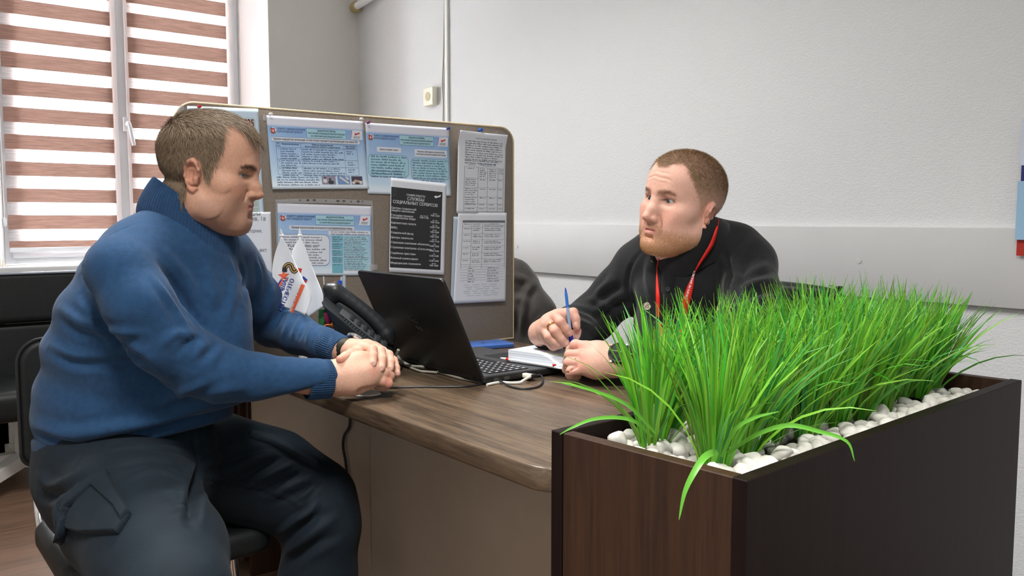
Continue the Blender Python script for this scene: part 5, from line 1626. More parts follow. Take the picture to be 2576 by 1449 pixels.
def head_mesh(P, h=.0021):
    """head and neck in head space: X to the person's right, Y forward, Z up, origin between the ears"""
    F = Field((-.105, -.145, -.215), (.105, .150, .145), h)
    g = P.get
    wc, wj, wk = g('w_cran', .0765), g('w_jaw', .050), g('w_cheek', .052)
    # skull
    F.ell((0, -.012, .042), (wc, .098, g('crown', .083)), k=.03)
    F.ell((0, .012, .035), (wc * .93, .086, .074), k=.03)
    F.ell((0, .030, .055), (wc * .86, .066, .058), k=.03)           # forehead
    # face mass
    F.ell((0, .036, -.028), (g('w_face', .062), .058, .082), k=.03)
    # jaw
    jz = g('jaw_z', -.066)
    for s in (-1, 1):
        F.chain([((s * wj, -.002, jz + .02), .021), ((s * (wj - .003), .012, jz - .006), .020), ((s * wj * .72, .045, -.088), .018), ((s * .014, .076, -.100), .0165)], .03)
        F.ell((s * wk, .052, -.016), (.021, .027, .021), k=.025)      # cheekbone
        F.ell((s * wk * .80, .056, -.046), (.021, .026, .03), k=.025)    # cheek
        if g('jowl'): F.ell((s * wj * .86, .028, -.074), (.022, .034, .026), k=.03)
    F.ell((0, g('chin_y', .079), g('chin_z', -.102)), (g('w_chin', .022), .0165, .017), k=.02)
    if g('double_chin'): F.ell((0, .046, -.112), (.036, .036, .017), k=.03)
    # brow ridge
    by = g('brow_y', .0); bz = g('brow_dz', 0.0)
    for s in (-1, 1): F.chain([((s * .004, .0865 + by, .030 + bz), .0105), ((s * .026, .083 + by, .034 + bz), .0105), ((s * .046, .066, .030 + bz * .6), .009)], .016)
    F.ell((0, .0845, .030), (.016, .013, .016), k=.014)
    # muzzle and lips
    F.ell((0, .072, -.068), (.032, .026, .026), k=.02)
    # eye sockets
    for s in (-1, 1):
        F.ell((s * .0335, .097, .0105), (.0185, .0185, .0125), k=.014, cut=True)
    # nose
    ny, nz = g('nose_y', .116), g('nose_z', -.034)
    F.chain([((0, .0855, .020), .0075), ((0, .0955, .004), .0078), ((0, .1065 + (ny - .116) * .6, -.016), .0088), ((0, ny, nz), .0112)], .010)
    F.chain([((0, .092, .004), .0095), ((0, .095, -.018), .0125), ((0, .097, nz - .004), .0125)], .014)
    for s in (-1, 1):
        F.ell((s * .0135, ny - .016, nz - .0035), (.0078, .0125, .0085), k=.007)
        F.ell((s * .0068, ny - .010, nz - .0135), (.0036, .006, .004), k=.004, cut=True)
        F.cap((s * .0205, ny - .019, nz + .004), (s * .028, .086, -.058), .0022, .0015, k=.007, cut=True)     # nasolabial fold
    F.cap((0, ny - .012, nz - .010), (0, .0955, nz - .014), .0045, k=.006)
    # lips
    my = g('mouth_y', .0)
    mz = g('mouth_z', -.068)
    up = [((-.024, .0795 + my, mz - .0012), .0022), ((-.012, .0905 + my, mz + .0018), .0042), ((-.0035, .0945 + my, mz + .0042), .0048), ((.0035, .0945 + my, mz + .0042), .0048), ((.012, .0905 + my, mz + .0018), .0042), ((.024, .0795 + my, mz - .0012), .0022)]
    lo = [((-.021, .080 + my, mz - .0036), .0025), ((-.010, .0895 + my, mz - .0068), .0052), ((.010, .0895 + my, mz - .0068), .0052), ((.021, .080 + my, mz - .0036), .0025)]
    F.chain(up, .006); F.chain(lo, .006)
    F.chain([((-.026, .0825 + my, mz - .0028), .0012), ((-.012, .0965 + my, mz - .0012), .0013), ((0, .1000 + my, mz - .0008), .0013), ((.012, .0965 + my, mz - .0012), .0013), ((.026, .0825 + my, mz - .0028), .0012)], .0035, cut=True)
    F.cap((-.009, .0965 + my, mz - .0195), (.009, .0965 + my, mz - .0195), .0042, k=.010, cut=True)
    # eyelids: shell round the eyeball, slit open
    for s in (-1, 1):
        ec = np.array([s * .0325, .0735, .0105])
        F.ell(ec, (.0138, .0138, .0132), k=.006)
        F.ell(ec + [-s * .0005, .012, -.0003], (.0128, .012, g('eye_open', .0042)), k=.0025, cut=True)
        F.chain([(ec + [-s * .012, .0105, .0105], .0022), (ec + [0, .0155, .0118], .0030), (ec + [s * .014, .0095, .0092], .0026)], .006)   # hooded upper lid
    # neck
    nk = P['neck']
    F.loft(nk, (1, 0, 0), (0, 1, 0), .03)
    F.chain([((0, .018, -.115), .022), ((0, .0, -.150), .022)], .03)
    # ears
    for s in (-1, 1):
        ey, ez = g('ear_y', -.012), g('ear_z', -.002)
        A = rot3('Z', -s * g('ear_out', 24)) @ rot3('X', g('ear_tilt', -8))
        ex = np.array([s * (wc - .0045), ey, ez])
        def E(p): return ex + A @ np.array([s * p[0], p[1], p[2]])
        R = (A @ np.diag([s, 1, 1])).T
        F.ell(E((.004, -.004, .004)), (.0065, .0165, .027), R, k=.006)
        ring = [(.004, .012, .004), (.009, .013, .018), (.0115, .006, .0285), (.0125, -.006, .031), (.0125, -.0165, .025), (.0115, -.0205, .012), (.0105, -.019, -.004), (.008, -.012, -.017), (.0055, -.004, -.027), (.004, .004, -.030), (.002, .009, -.024)]
        rr = [.0032, .0034, .0036, .0038, .0040, .0040, .0038, .0036, .0050, .0050, .004]
        F.chain([(E(p), r) for p, r in zip(ring, rr)], .004)
        F.ell(E((.0125, -.003, .003)), (.0065, .0088, .0125), R, k=.004, cut=True)       # concha
        F.cap(E((.0115, -.011, .021)), E((.0115, .002, .0235)), .0032, .0028, k=.003, cut=True)   # scapha
        F.cap(E((.012, -.0150, .016)), E((.0105, -.0125, -.008)), .0026, .0022, k=.003, cut=True)
        F.cap(E((.006, .0075, -.004)), E((.0045, .0085, -.012)), .0045, .004, k=.004)      # tragus
        F.cap(E((.007, -.006, -.013)), E((.007, .001, -.016)), .004, .0035, k=.004)
    for it in P.get('extra', []): getattr(F, it[0])(*it[1:-1], **it[-1])
    V, Q = F.mesh()
    V = relax(V, Q, 1, .4)
    n = vnormals(V, Q); dsp = np.zeros(len(V)); ax = np.abs(V[:, 0])
    for (zc, kx, wd, dp, x0, x1) in P.get('creases', []):       # skin creases across the forehead
        zz_ = zc + kx * V[:, 0] ** 2 + .0012 * np.sin(V[:, 0] * 160)
        dsp -= dp * np.exp(-((V[:, 2] - zz_) / wd) ** 2) * (1 - smooth01(ax, x0, x1)) * (V[:, 1] > .04)
    for s in (-1, 1):                                           # folds from nose to mouth corner
        a_, b__ = np.array([s * .0205, .0, nz + .002]), np.array([s * .0315, .0, -.066])
        q = V[:, [0, 2]] - a_[[0, 2]]; dd = (b__ - a_)[[0, 2]]; tt = np.clip((q @ dd) / (dd @ dd), 0, 1)
        dist = np.linalg.norm(q - tt[:, None] * dd, axis=1)
        dsp -= g('fold', .0012) * np.exp(-(dist / .0030) ** 2) * np.sin(np.pi * np.clip(tt, .08, .92)) * (V[:, 1] > .05)
    return V + n * dsp[:, None], Q


def squash_face(V, f, z0=.0105):
    """shorter lower face"""
    V = V.copy(); m = V[:, 2] < z0
    V[m, 2] = z0 + (V[m, 2] - z0) * f
    return V


def smooth01(x, a, b):
    t = np.clip((x - a) / (b - a), 0, 1); return t * t * (3 - 2 * t)


def refit_face(V, src, dst, z0=.0105):
    """moves nose, mouth and chin to measured heights below the eyes (front of the head only)"""
    V = V.copy(); d = z0 - V[:, 2]
    m = d > 0
    xs = np.linspace(0, src[-1], 120); ys = np.interp(xs, src, dst)
    k = np.hanning(17); k /= k.sum(); ys2 = np.convolve(np.pad(ys, 8, mode='edge'), k, mode='valid'); ys2[:9] = ys[:9]; ys2[-9:] = ys[-9:]
    wgt = smooth01(V[:, 1], .012, .045) * (1 - smooth01(np.abs(V[:, 0]), .066, .074))
    V[m, 2] = V[m, 2] + wgt[m] * (d[m] - np.interp(d[m], xs, ys2))
    return V


def head_masks(V, P):
    """hair, beard, lip and brow areas in head space (0..1)"""
    x, y, z = V[:, 0], V[:, 1], V[:, 2]
    ax = np.abs(x)
    g = P.get
    # hairline height as a function of how far forward
    hl = P['hairline'](ax, y, z)
    hair = smooth01(hl, -.004, .006)
    ear = (ax > g('w_cran', .0765) - .004) & (np.abs(y + .012) < .035) & (np.abs(z) < .04)
    earm = np.zeros(len(V))
    for s in (-1, 1):
        A = rot3('Z', -s * g('ear_out', 24)) @ rot3('X', g('ear_tilt', -8))
        q = (V - np.array([s * (g('w_cran', .0765) - .0045), g('ear_y', -.012), g('ear_z', -.002)])) @ A
        qx = q[:, 0] * s
        earm = np.maximum(earm, smooth01(qx, -.0015, .0015) * (1 - smooth01(((q[:, 1] + .003) / .0215) ** 2 + (q[:, 2] / .0365) ** 2, .95, 1.1)))
    hair = hair * (1 - earm)
    mz = g('mouth_z', -.068)
    lip = np.exp(-((z - (mz - .0012)) / .0072) ** 4) * smooth01(y, .079, .086) * (1 - smooth01(ax, .018, .026))
    brow = np.exp(-((z - (.0335 + g('brow_dz', 0.0) + .10 * (ax - .03) * (ax < .03) - .22 * (ax - .034) * (ax > .034))) / .0042) ** 2) * smooth01(ax, .006, .013) * (1 - smooth01(ax, .044, .054)) * smooth01(y, .045, .06)
    beard = P['beard'](ax, y, z) * (1 - lip)
    return hair, lip, brow, beard, earm


def skin_colors(V, P):
    hair, lip, brow, beard, earm = head_masks(V, P)
    base = np.array(P['skin']); n = len(V)
    c = np.tile(base, (n, 1))
    x, y, z = V[:, 0], V[:, 1], V[:, 2]
    red = np.exp(-(((np.abs(x) - .045) / .02) ** 2 + ((z + .03) / .025) ** 2)) * (y > .03) * .5 + np.exp(-((x / .014) ** 2 + ((z + .036) / .014) ** 2)) * (y > .09) * .5 + earm * .6
    c = c * (1 + red[:, None] * np.array([.02, -.20, -.22]))
    def mix(c, col, m): return c * (1 - m[:, None]) + np.array(col) * m[:, None]
    c = mix(c, P['lip_col'], lip * .75)
    c = mix(c, P['beard_col'], beard * P.get('beard_tint', .4))
    c = mix(c, P['brow_col'], brow * .55)
    for s in (-1, 1):        # dark lash line round the eye opening
        q = ((x - s * .0320) / .0128) ** 2 + ((z - .0102) / P.get('eye_open', .0042)) ** 2
        m = np.exp(-((np.sqrt(q) - 1.12) / .30) ** 2) * (y > .070) * np.where(z > .0102, .75, .3)
        c = mix(c, lin(70, 48, 40), m)
    c = mix(c, P['hair_col'], hair * P.get('hair_tint', .85) * ((.35 + .65 * smooth01(z, .0, .06)) if P.get('fade') else 1))
    return c, hair, beard, brow


def strands(V, Q, dens, length, direction, count, width, seed, lift=.35, curve=.5, jitter=.35, tri_mask=None):
    """short hair: one thin tapering ribbon per hair, rooted on the skin. direction(p, n) -> combed direction, length(p)"""
    r = np.random.default_rng(seed)
    N = vnormals(V, Q)
    fc = V[Q].mean(1)
    area = np.linalg.norm(np.cross(V[Q[:, 2]] - V[Q[:, 0]], V[Q[:, 3]] - V[Q[:, 1]]), axis=1)
    wgt = area * dens[Q].mean(1)
    idx = r.choice(len(Q), size=count, p=wgt / wgt.sum())
    b = r.random((count, 2))
    q = V[Q[idx]]
    p = (q[:, 0] * (1 - b[:, :1]) + q[:, 1] * b[:, :1]) * (1 - b[:, 1:]) + (q[:, 3] * (1 - b[:, :1]) + q[:, 2] * b[:, :1]) * b[:, 1:]
    n = N[Q[idx]].mean(1); n /= np.linalg.norm(n, axis=1)[:, None]
    d = direction(p, n) + r.normal(0, jitter, (count, 3))
    d = d - n * (d * n).sum(1)[:, None]
    d /= np.linalg.norm(d, axis=1)[:, None] + 1e-9
    L = length(p) * r.uniform(.7, 1.2, count)
    out, cols = [], []
    side = np.cross(d, n); side += r.normal(0, .3, side.shape); side /= np.linalg.norm(side, axis=1)[:, None] + 1e-9
    S = 4
    if callable(lift): lift = lift(p)[:, None]
    Vs = []
    for k in range(S):
        t = k / (S - 1)
        c = p + d * (L * t)[:, None] + n * L[:, None] * (lift * t - curve * lift * t * t) - n * .0006
        wdt = width * (1 - .75 * t)
        Vs.append(np.stack([c - side * wdt / 2, c + side * wdt / 2], 1))
    A = np.stack(Vs, 1).reshape(count, 2 * S, 3)
    VV = A.reshape(-1, 3)
    o = (np.arange(count) * 2 * S)[:, None]
    FF = np.concatenate([o + np.array([[2 * k, 2 * k + 1, 2 * k + 3, 2 * k + 2]]) for k in range(S - 1)])
    tone = np.repeat(r.normal(0, 1, count), 2 * S)
    return VV, FF, tone


def to_world(V, H):
    """H: (origin, rotation matrix with columns right, forward, up, scale)"""
    o, R, s = H
    return o + (V * s) @ R.T


def head_frame(origin, forward, tilt_roll, scale):
    f = np.array(forward, float); f /= np.linalg.norm(f)
    r = np.cross(f, [0, 0, 1.0]); r /= np.linalg.norm(r)
    u = np.cross(r, f)
    a = math.radians(tilt_roll)
    r2 = r * math.cos(a) + u * math.sin(a); u2 = np.cross(r2, f)
    return (np.asarray(origin, float), np.stack([r2, f, u2], 1), scale)


def eyes(P, H, parent, gaze, iris):
    for s in (-1, 1):
        c = to_world(np.array([[s * .0325, .0735, .0105]]), H)[0]
        g = np.asarray(gaze(c), float); g /= np.linalg.norm(g)
        u = np.cross(g, [0, 0, 1.0]); u /= np.linalg.norm(u); w_ = np.cross(u, g)
        R = .0125 * float(np.mean(H[2])); n = 40
        angs = [2, 8, 11.4, 12, 18, 25, 27.4, 28.4, 35, 50, 70, 90, 115, 140, 165]
        V = [c + g * (R + .0004)]; col = [(.006, .006, .007)]
        wht = np.array(lin(188, 178, 170))
        for a in angs:
            for k in range(n):
                p = 2 * math.pi * k / n; ar = math.radians(a)
                V.append(c + (g * math.cos(ar) + (u * math.cos(p) + w_ * math.sin(p)) * math.sin(ar)) * R)
                col.append((.006, .006, .007) if a < 11.8 else (tuple(np.array(iris) * (.8 + .35 * ((k * 7) % 5) / 5)) if a < 26 else (tuple(np.array(iris) * .35) if a < 28 else tuple(wht))))
        F = [(0, 1 + k, 1 + (k + 1) % n) for k in range(n)]
        for i in range(len(angs) - 1):
            for k in range(n): F.append((1 + i * n + k, 1 + (i + 1) * n + k, 1 + (i + 1) * n + (k + 1) % n, 1 + i * n + (k + 1) % n))
        o = mesh_obj('eye', V, F, P['eye_mat'], parent); set_color(o, np.array(col))
# ================================================================== seated man in the blue sweater (left)
SKIN = lambda n: mat(n, (1, 1, 1), .56, spec=.3, attr='tone', noise=.14, nscale=260, sss=.12, bump=.10, bscale=900)
skin1 = SKIN('skin_tanned')
BROWN_HAIR = lin(104, 90, 76)
hp_axis = None


def hairline1(ax, y, z):
    """>0 where hair grows: fringe, receding temples, sideburn in front of the ear, nape"""
    front = z - (.079 + .024 * smooth01(ax, .026, .046))
    front = np.where(y > -.02, front, z - .03)
    yb = np.interp(z, [-.02, 0.0, .03, .06, .09, .12], [.028, .031, .042, .050, .042, .03])
    low = np.interp(y, [-.046, -.027, -.017, -.003, .012, .019, .04], [-.088, -.080, -.040, .018, .012, -.016, -.012])
    side = np.minimum(yb - y, z - low)
    return np.maximum(front, side)


P1 = dict(w_cran=.0765, w_jaw=.0515, w_face=.062, jowl=True, nose_y=.1110, nose_z=-.037, ear_y=.0, ear_z=-.006, ear_out=30, ear_tilt=-10, eye_open=.0029, brow_dz=-.0075,
          brow_y=.004, chin_y=.077, chin_z=-.103, w_chin=.024, double_chin=True, mouth_z=-.071,
          neck=[((0, -.040, -.055), .060, .060), ((0, -.055, -.125), .062, .064), ((0, -.080, -.205), .060, .060)],
          hairline=hairline1, beard=lambda ax, y, z: smooth01(-z, .040, .062) * smooth01(y, -.01, .02) * (1 - smooth01(-z, .118, .130)),
          skin=lin(190, 145, 121), lip_col=lin(160, 98, 88), beard_col=lin(128, 98, 86), beard_tint=.42, brow_col=lin(66, 52, 44), hair_col=BROWN_HAIR, hair_tint=.92)
P1['creases'] = [(.0560, -3.0, .0020, .0007, .025, .045)]; P1['fold'] = .0010
P1['eye_mat'] = eye_mat('eye_grey', None)

H1c = at(524, 445, 1.62)
f1v = RGT * .997 + FWD * .06 + UPV * -.11
H1 = head_frame(H1c, f1v, 0.0, np.array([1.0, .87, .97]))
Vh1, Qh1 = head_mesh(P1)
col1, hair1, beard1, brow1 = skin_colors(Vh1, P1)
Vh1 = refit_face(squash_face(Vh1, .86), [0, .0409, .0701, .111, .20], [0, .0340, .0580, .1075, .1965])

# --- hands: chains of (photo x, photo y, depth, radius in photo pixels)
def C(pts, F, k, cut=False):
    F.chain([(at(u, v, d), m_of(r, d)) for u, v, d, r in pts], k, cut)


def hand_field(lo_px, hi_px, d, h=.0014, dd=.09):
    a, b = at(*lo_px, d), at(*hi_px, d)
    c = [at(u, v, q) for u in (lo_px[0], hi_px[0]) for v in (lo_px[1], hi_px[1]) for q in (d - dd, d + dd)]
    return Field(np.min(c, 0), np.max(c, 0), h)


def hand_colors(V, base, knuckles, nails):
    c = np.tile(np.array(base), (len(V), 1))
    for (p, r, s) in knuckles:
        w_ = np.exp(-(((V - p) ** 2).sum(1)) / r ** 2)[:, None] * s
        c = c * (1 - w_) + c * w_ * np.array([1.0, .74, .70])
    for (p, ax, ay, az, n) in nails:
        pass
    return c




# right hand (lower hand, back of the hand towards the camera)
NAILS = []
def nail(F, u, v, d, rpx, dx, dy, w_=.0052, l_=.0068):
    """nail plate on the camera side of a finger end; (dx, dy) is the photo direction of the finger"""
    c = at(u, v, d - m_of(rpx, d) * .93)
    ax_ = RGT * dx - UPV * dy; ax_ /= np.linalg.norm(ax_); nz_ = -ray(u, v) / np.linalg.norm(ray(u, v)); sd = np.cross(ax_, nz_); sd /= np.linalg.norm(sd); nz_ = np.cross(sd, ax_)
    R = np.stack([ax_, sd, nz_])
    F.ell(c, (l_, w_, .0016), R, k=.0006)
    NAILS.append((c, R, np.array([l_, w_, .0035])))
def paint_nails(V, c, nails):
    for (p, R, r) in nails:
        q = (V - p) @ R.T / r
        m = 1 - smooth01((q ** 2).sum(1), .75, 1.1)
        c = c * (1 - m[:, None]) + np.array(lin(216, 172, 158)) * m[:, None]
    return c
HR = hand_field((800, 850), (1015, 1010), 1.655, .0013, .075)
C([(790, 952, 1.628, 40), (828, 950, 1.636, 39), (848, 947, 1.642, 37)], HR, .012)                      # wrist
C([(850, 936, 1.645, 28), (885, 921, 1.650, 29), (908, 911, 1.656, 24), (922, 906, 1.664, 19)], HR, .016)  # thumb side of the hand back
C([(850, 955, 1.640, 30), (890, 948, 1.640, 31), (925, 938, 1.646, 26), (938, 932, 1.650, 20)], HR, .016)
C([(845, 968, 1.642, 25), (890, 962, 1.644, 27), (925, 952, 1.650, 22), (940, 948, 1.654, 17)], HR, .016)
C([(922, 905, 1.668, 17), (944, 900, 1.690, 14.5), (962, 912, 1.715, 13)], HR, .006)
C([(935, 918, 1.658, 16), (966, 922, 1.685, 13), (975, 940, 1.705, 12)], HR, .005)
C([(938, 934, 1.650, 16), (966, 938, 1.662, 13.5), (980, 945, 1.672, 12.5), (975, 960, 1.69, 11.5), (955, 964, 1.695, 11)], HR, .0035)
C([(936, 950, 1.650, 15), (962, 958, 1.656, 12.5), (976, 964, 1.662, 12), (966, 972, 1.678, 10.5), (948, 972, 1.685, 10)], HR, .0035)
HR.cap(at(905, 979, 1.632), at(962, 984, 1.640), m_of(7, 1.64), m_of(5, 1.64), .010, cut=True)
for a_, b_ in (((952, 947, 1.628), (985, 954, 1.645)), ((945, 925, 1.63), (975, 929, 1.64))): HR.cap(at(*a_), at(*b_), m_of(1.6, 1.64), k=.006, cut=True)
Vr1, Qr1 = HR.mesh()
# left hand (upper hand, thumb at the left, fingers wrapped over)
HL = hand_field((825, 845), (1015, 960), 1.69, .0013, .08)
C([(850, 882, 1.748, 30), (872, 882, 1.735, 29), (893, 882, 1.722, 27)], HL, .012)                      # wrist
C([(890, 886, 1.712, 23), (910, 880, 1.702, 18), (924, 878, 1.694, 14.5)], HL, .014)
C([(893, 880, 1.725, 20), (925, 874, 1.718, 16), (944, 877, 1.712, 13)], HL, .014)
C([(900, 878, 1.738, 17), (940, 878, 1.735, 14), (964, 884, 1.728, 12)], HL, .014)
C([(922, 877, 1.694, 13.5), (936, 880, 1.672, 13), (938, 896, 1.655, 12), (937, 915, 1.640, 10.8)], HL, .003)   # index
C([(942, 877, 1.710, 13), (957, 884, 1.690, 13), (961, 903, 1.668, 12.2), (958.5, 927, 1.650, 11)], HL, .0028)    # middle
C([(962, 885, 1.726, 12), (978, 893, 1.706, 11.8), (983, 911, 1.688, 10.8), (981, 929, 1.674, 9.8)], HL, .0028)  # ring
C([(972, 890, 1.738, 11), (991, 907, 1.722, 10), (997, 926, 1.708, 9.2), (999.5, 941, 1.70, 8.3)], HL, .0028)   # little
C([(897, 888, 1.690, 16), (884, 891, 1.660, 13.5), (870, 898, 1.640, 12.5), (857, 904, 1.628, 11.5)], HL, .006)   # thumb lying to the left
n0 = len(NAILS)
nail(HL, 940, 914, 1.640, 10.8, -.02, 1); nail(HL, 959.5, 926, 1.650, 11, -.1, 1); nail(HL, 983, 927, 1.674, 9.8, 0, 1, .0046, .006); nail(HL, 1001, 939, 1.70, 8.3, .1, 1, .004, .0055)
Vl1, Ql1 = HL.mesh()


def paint_hand(V, base, tips, joints, depth_px=10):
    c = np.tile(np.array(base), (len(V), 1))
    for (u, v, d, r) in joints:
        w_ = np.exp(-((V - at(u, v, d)) ** 2).sum(1) / (m_of(r, d)) ** 2)[:, None]
        c *= 1 - w_ * np.array([.02, .20, .20])
    for (u, v, d, r) in tips:
        w_ = np.exp(-((V - at(u, v, d)) ** 2).sum(1) / (m_of(r, d)) ** 2)[:, None]
        c *= 1 - w_ * np.array([.0, .28, .26])
    return c


HSKIN = lin(206, 162, 140)
cr1 = paint_hand(Vr1, HSKIN, [(975, 968, 1.66, 14)], [(980, 946, 1.66, 13), (974, 962, 1.65, 12), (930, 903, 1.65, 16), (940, 934, 1.63, 14)])
cl1 = paint_hand(Vl1, HSKIN, [(937, 921, 1.63, 10), (958, 934, 1.64, 10), (981, 934, 1.67, 9), (1000, 945, 1.70, 9), (856, 906, 1.62, 13)], [(937, 882, 1.66, 11), (958, 886, 1.68, 11), (979, 894, 1.70, 10), (962, 906, 1.655, 8), (984, 912, 1.68, 8), (939, 899, 1.645, 8), (895, 888, 1.68, 10)])
cl1 = paint_nails(Vl1, cl1, NAILS[n0:])

# --- arms and trunk under the clothes, so that the figure is whole
BD = Field((-.05, .95, -.02), (1.05, 2.15, 1.2), .011)
arm_r = [(310, 690, 1.46, 52), (390, 800, 1.475, 50), (505, 925, 1.53, 44), (640, 951, 1.575, 36), (790, 953, 1.622, 33), (835, 951, 1.636, 33)]
arm_l = [(560, 690, 1.78, 45), (630, 750, 1.86, 40), (690, 815, 1.92, 36), (770, 852, 1.82, 28), (845, 882, 1.742, 23), (875, 884, 1.728, 24)]
C(arm_r, BD, .03); C(arm_l, BD, .03)
BD.loft([(at(470, 610, 1.63), m_of(50, 1.6), .05), (at(420, 730, 1.66), m_of(150, 1.6), .08), (at(370, 860, 1.68), m_of(165, 1.6), .09), (at(335, 1060, 1.70), m_of(165, 1.7), .09)], RGT, FWD, .05)
leg_r = [(290, 1190, 1.60, 95), (385, 1330, 1.45, 95), (450, 1500, 1.31, 85), (460, 1800, 1.36, 60), (465, 2150, 1.42, 45)]
leg_l = [(430, 1170, 1.79, 85), (640, 1195, 1.84, 80), (790, 1265, 1.86, 70), (795, 1450, 1.86, 55), (780, 1700, 1.88, 42)]
C(leg_r, BD, .03); C(leg_l, BD, .03)
Vb1, Qb1 = BD.mesh()
Vw = to_world(Vh1, H1)
allV = np.concatenate([Vw, Vr1, Vl1, Vb1])
allQ = np.concatenate([Qh1, Qr1 + len(Vw), Ql1 + len(Vw) + len(Vr1), Qb1 + len(Vw) + len(Vr1) + len(Vl1)])
man1 = mesh_obj('person', allV, allQ, skin1, None)
set_color(man1, np.concatenate([col1, cr1, cl1, np.tile(np.array(P1['skin']), (len(Vb1), 1))]))
tag(man1, 'man in a blue turtleneck sweater seated with hands clasped on the desk edge', 'person')

# hair
hairm1 = mat('brown_hair', (1, 1, 1), .6, spec=.18, attr='tone')
def comb1(p, n):
    x, y, z = p[:, 0], p[:, 1], p[:, 2]
    top = smooth01(z, .07, .105)[:, None]
    fwd = np.stack([np.sign(x) * .25, np.full(len(x), 1.0), -.25 + 0 * x], 1)
    down = np.stack([0 * x, .35 + 0 * x, -1 + 0 * x], 1)
    back = smooth01(-y, .03, .07)[:, None]
    dn2 = np.stack([0 * x, -.1 + 0 * x, -1 + 0 * x], 1)
    s = down * (1 - back) + dn2 * back
    return fwd * top + s * (1 - top)
def len1(p):
    z, y = p[:, 2], p[:, 1]
    return .010 + .004 * smooth01(-z, .03, .06) + .016 * smooth01(z, .03, .10) + .006 * smooth01(y, .05, .08)
VV, FF, tn = strands(Vh1, Qh1, hair1 * (1 + 1.2 * smooth01(-Vh1[:, 2], .03, .06)), len1, comb1, 30000, .0007, 3, lift=lambda p: .42 + .75 * smooth01(-p[:, 2], .035, .06), curve=.55, jitter=.28)
ho = mesh_obj('hair', to_world(VV, H1), FF, hairm1, man1, True)
bc_ = np.array(lin(122, 104, 84)); set_color(ho, np.clip(bc_ * (1 + .38 * tn[:, None]), .01, .6))
VV, FF, tn = strands(Vh1, Qh1, brow1 * (brow1 > .25), lambda p: np.full(len(p), .0065), lambda p, n: np.stack([np.sign(p[:, 0]), -.3 + 0 * p[:, 0], .12 + 0 * p[:, 0]], 1), 900, .0005, 4, lift=.25, jitter=.2)
bo = mesh_obj('eyebrow', to_world(VV, H1), FF, hairm1, man1, True); set_color(bo, np.clip(np.array(lin(62, 50, 42)) * (1 + .25 * tn[:, None]), .005, .6))
eyes(P1, H1, man1, lambda c: RGT * .94 - FWD * .30 - UPV * .08, lin(96, 112, 116))
# ---------------------------------------------------------------- blue turtleneck sweater
def knit(name, col, ribs=None):
    m = mat(name, col, .85, noise=.22, nscale=90, sheen=.1, spec=.12)
    nt = m.node_tree; N = nt.nodes; L = nt.links
    tc = N.new('ShaderNodeTexCoord'); mp = N.new('ShaderNodeMapping'); mp.inputs['Scale'].default_value = (1, 1, 2.0)
    L.new(tc.outputs['Object'], mp.inputs[0])
    nz = N.new('ShaderNodeTexNoise'); nz.inputs['Scale'].default_value = 520; nz.inputs['Detail'].default_value = 2
    L.new(mp.outputs[0], nz.inputs[0])
    bp = N.new('ShaderNodeBump'); bp.inputs['Strength'].default_value = .35; bp.inputs['Distance'].default_value = .002
    L.new(nz.outputs[0], bp.inputs['Height']); L.new(bp.outputs[0], N['Principled BSDF'].inputs['Normal'])
    return m
BLUE = knit('blue_knit', lin(37, 68, 102))

SWH = .0052
SW = Field((-.02, 1.05, .45), (.98, 2.12, 1.16), SWH)
SW.loft([(at(462, 606, 1.635), m_of(92, 1.63), .075), (at(440, 655, 1.64), m_of(146, 1.63), .095), (at(420, 730, 1.65), m_of(196, 1.64), .115), (at(390, 830, 1.645), m_of(222, 1.64), .118), (at(357, 930, 1.64), m_of(226, 1.64), .112), (at(334, 1030, 1.65), m_of(222, 1.65), .114), (at(325, 1072, 1.655), m_of(224, 1.65), .116), (at(326, 1110, 1.66), m_of(216, 1.66), .112)], RGT, FWD, .035)
C([(560, 850, 1.62, 50), (520, 960, 1.62, 80), (470, 1030, 1.65, 90)], SW, .05)                 # belly
C([(452, 590, 1.63, 76), (350, 645, 1.54, 70), (300, 676, 1.465, 73)], SW, .07)                   # shoulders
C([(478, 600, 1.64, 72), (560, 648, 1.75, 64), (592, 682, 1.79, 62)], SW, .06)
C([(298, 680, 1.465, 77), (350, 768, 1.46, 82), (412, 856, 1.485, 80), (490, 914, 1.52, 80)], SW, .02)
C([(490, 916, 1.52, 78), (560, 940, 1.54, 70), (650, 951, 1.57, 60), (730, 955, 1.595, 53), (790, 954, 1.618, 48.5), (822, 953, 1.632, 46)], SW, .015)
C([(592, 685, 1.79, 66), (640, 748, 1.86, 66), (688, 812, 1.92, 60)], SW, .025)
C([(688, 812, 1.92, 58), (750, 842, 1.85, 48), (815, 867, 1.78, 41), (850, 881, 1.745, 36)], SW, .015)
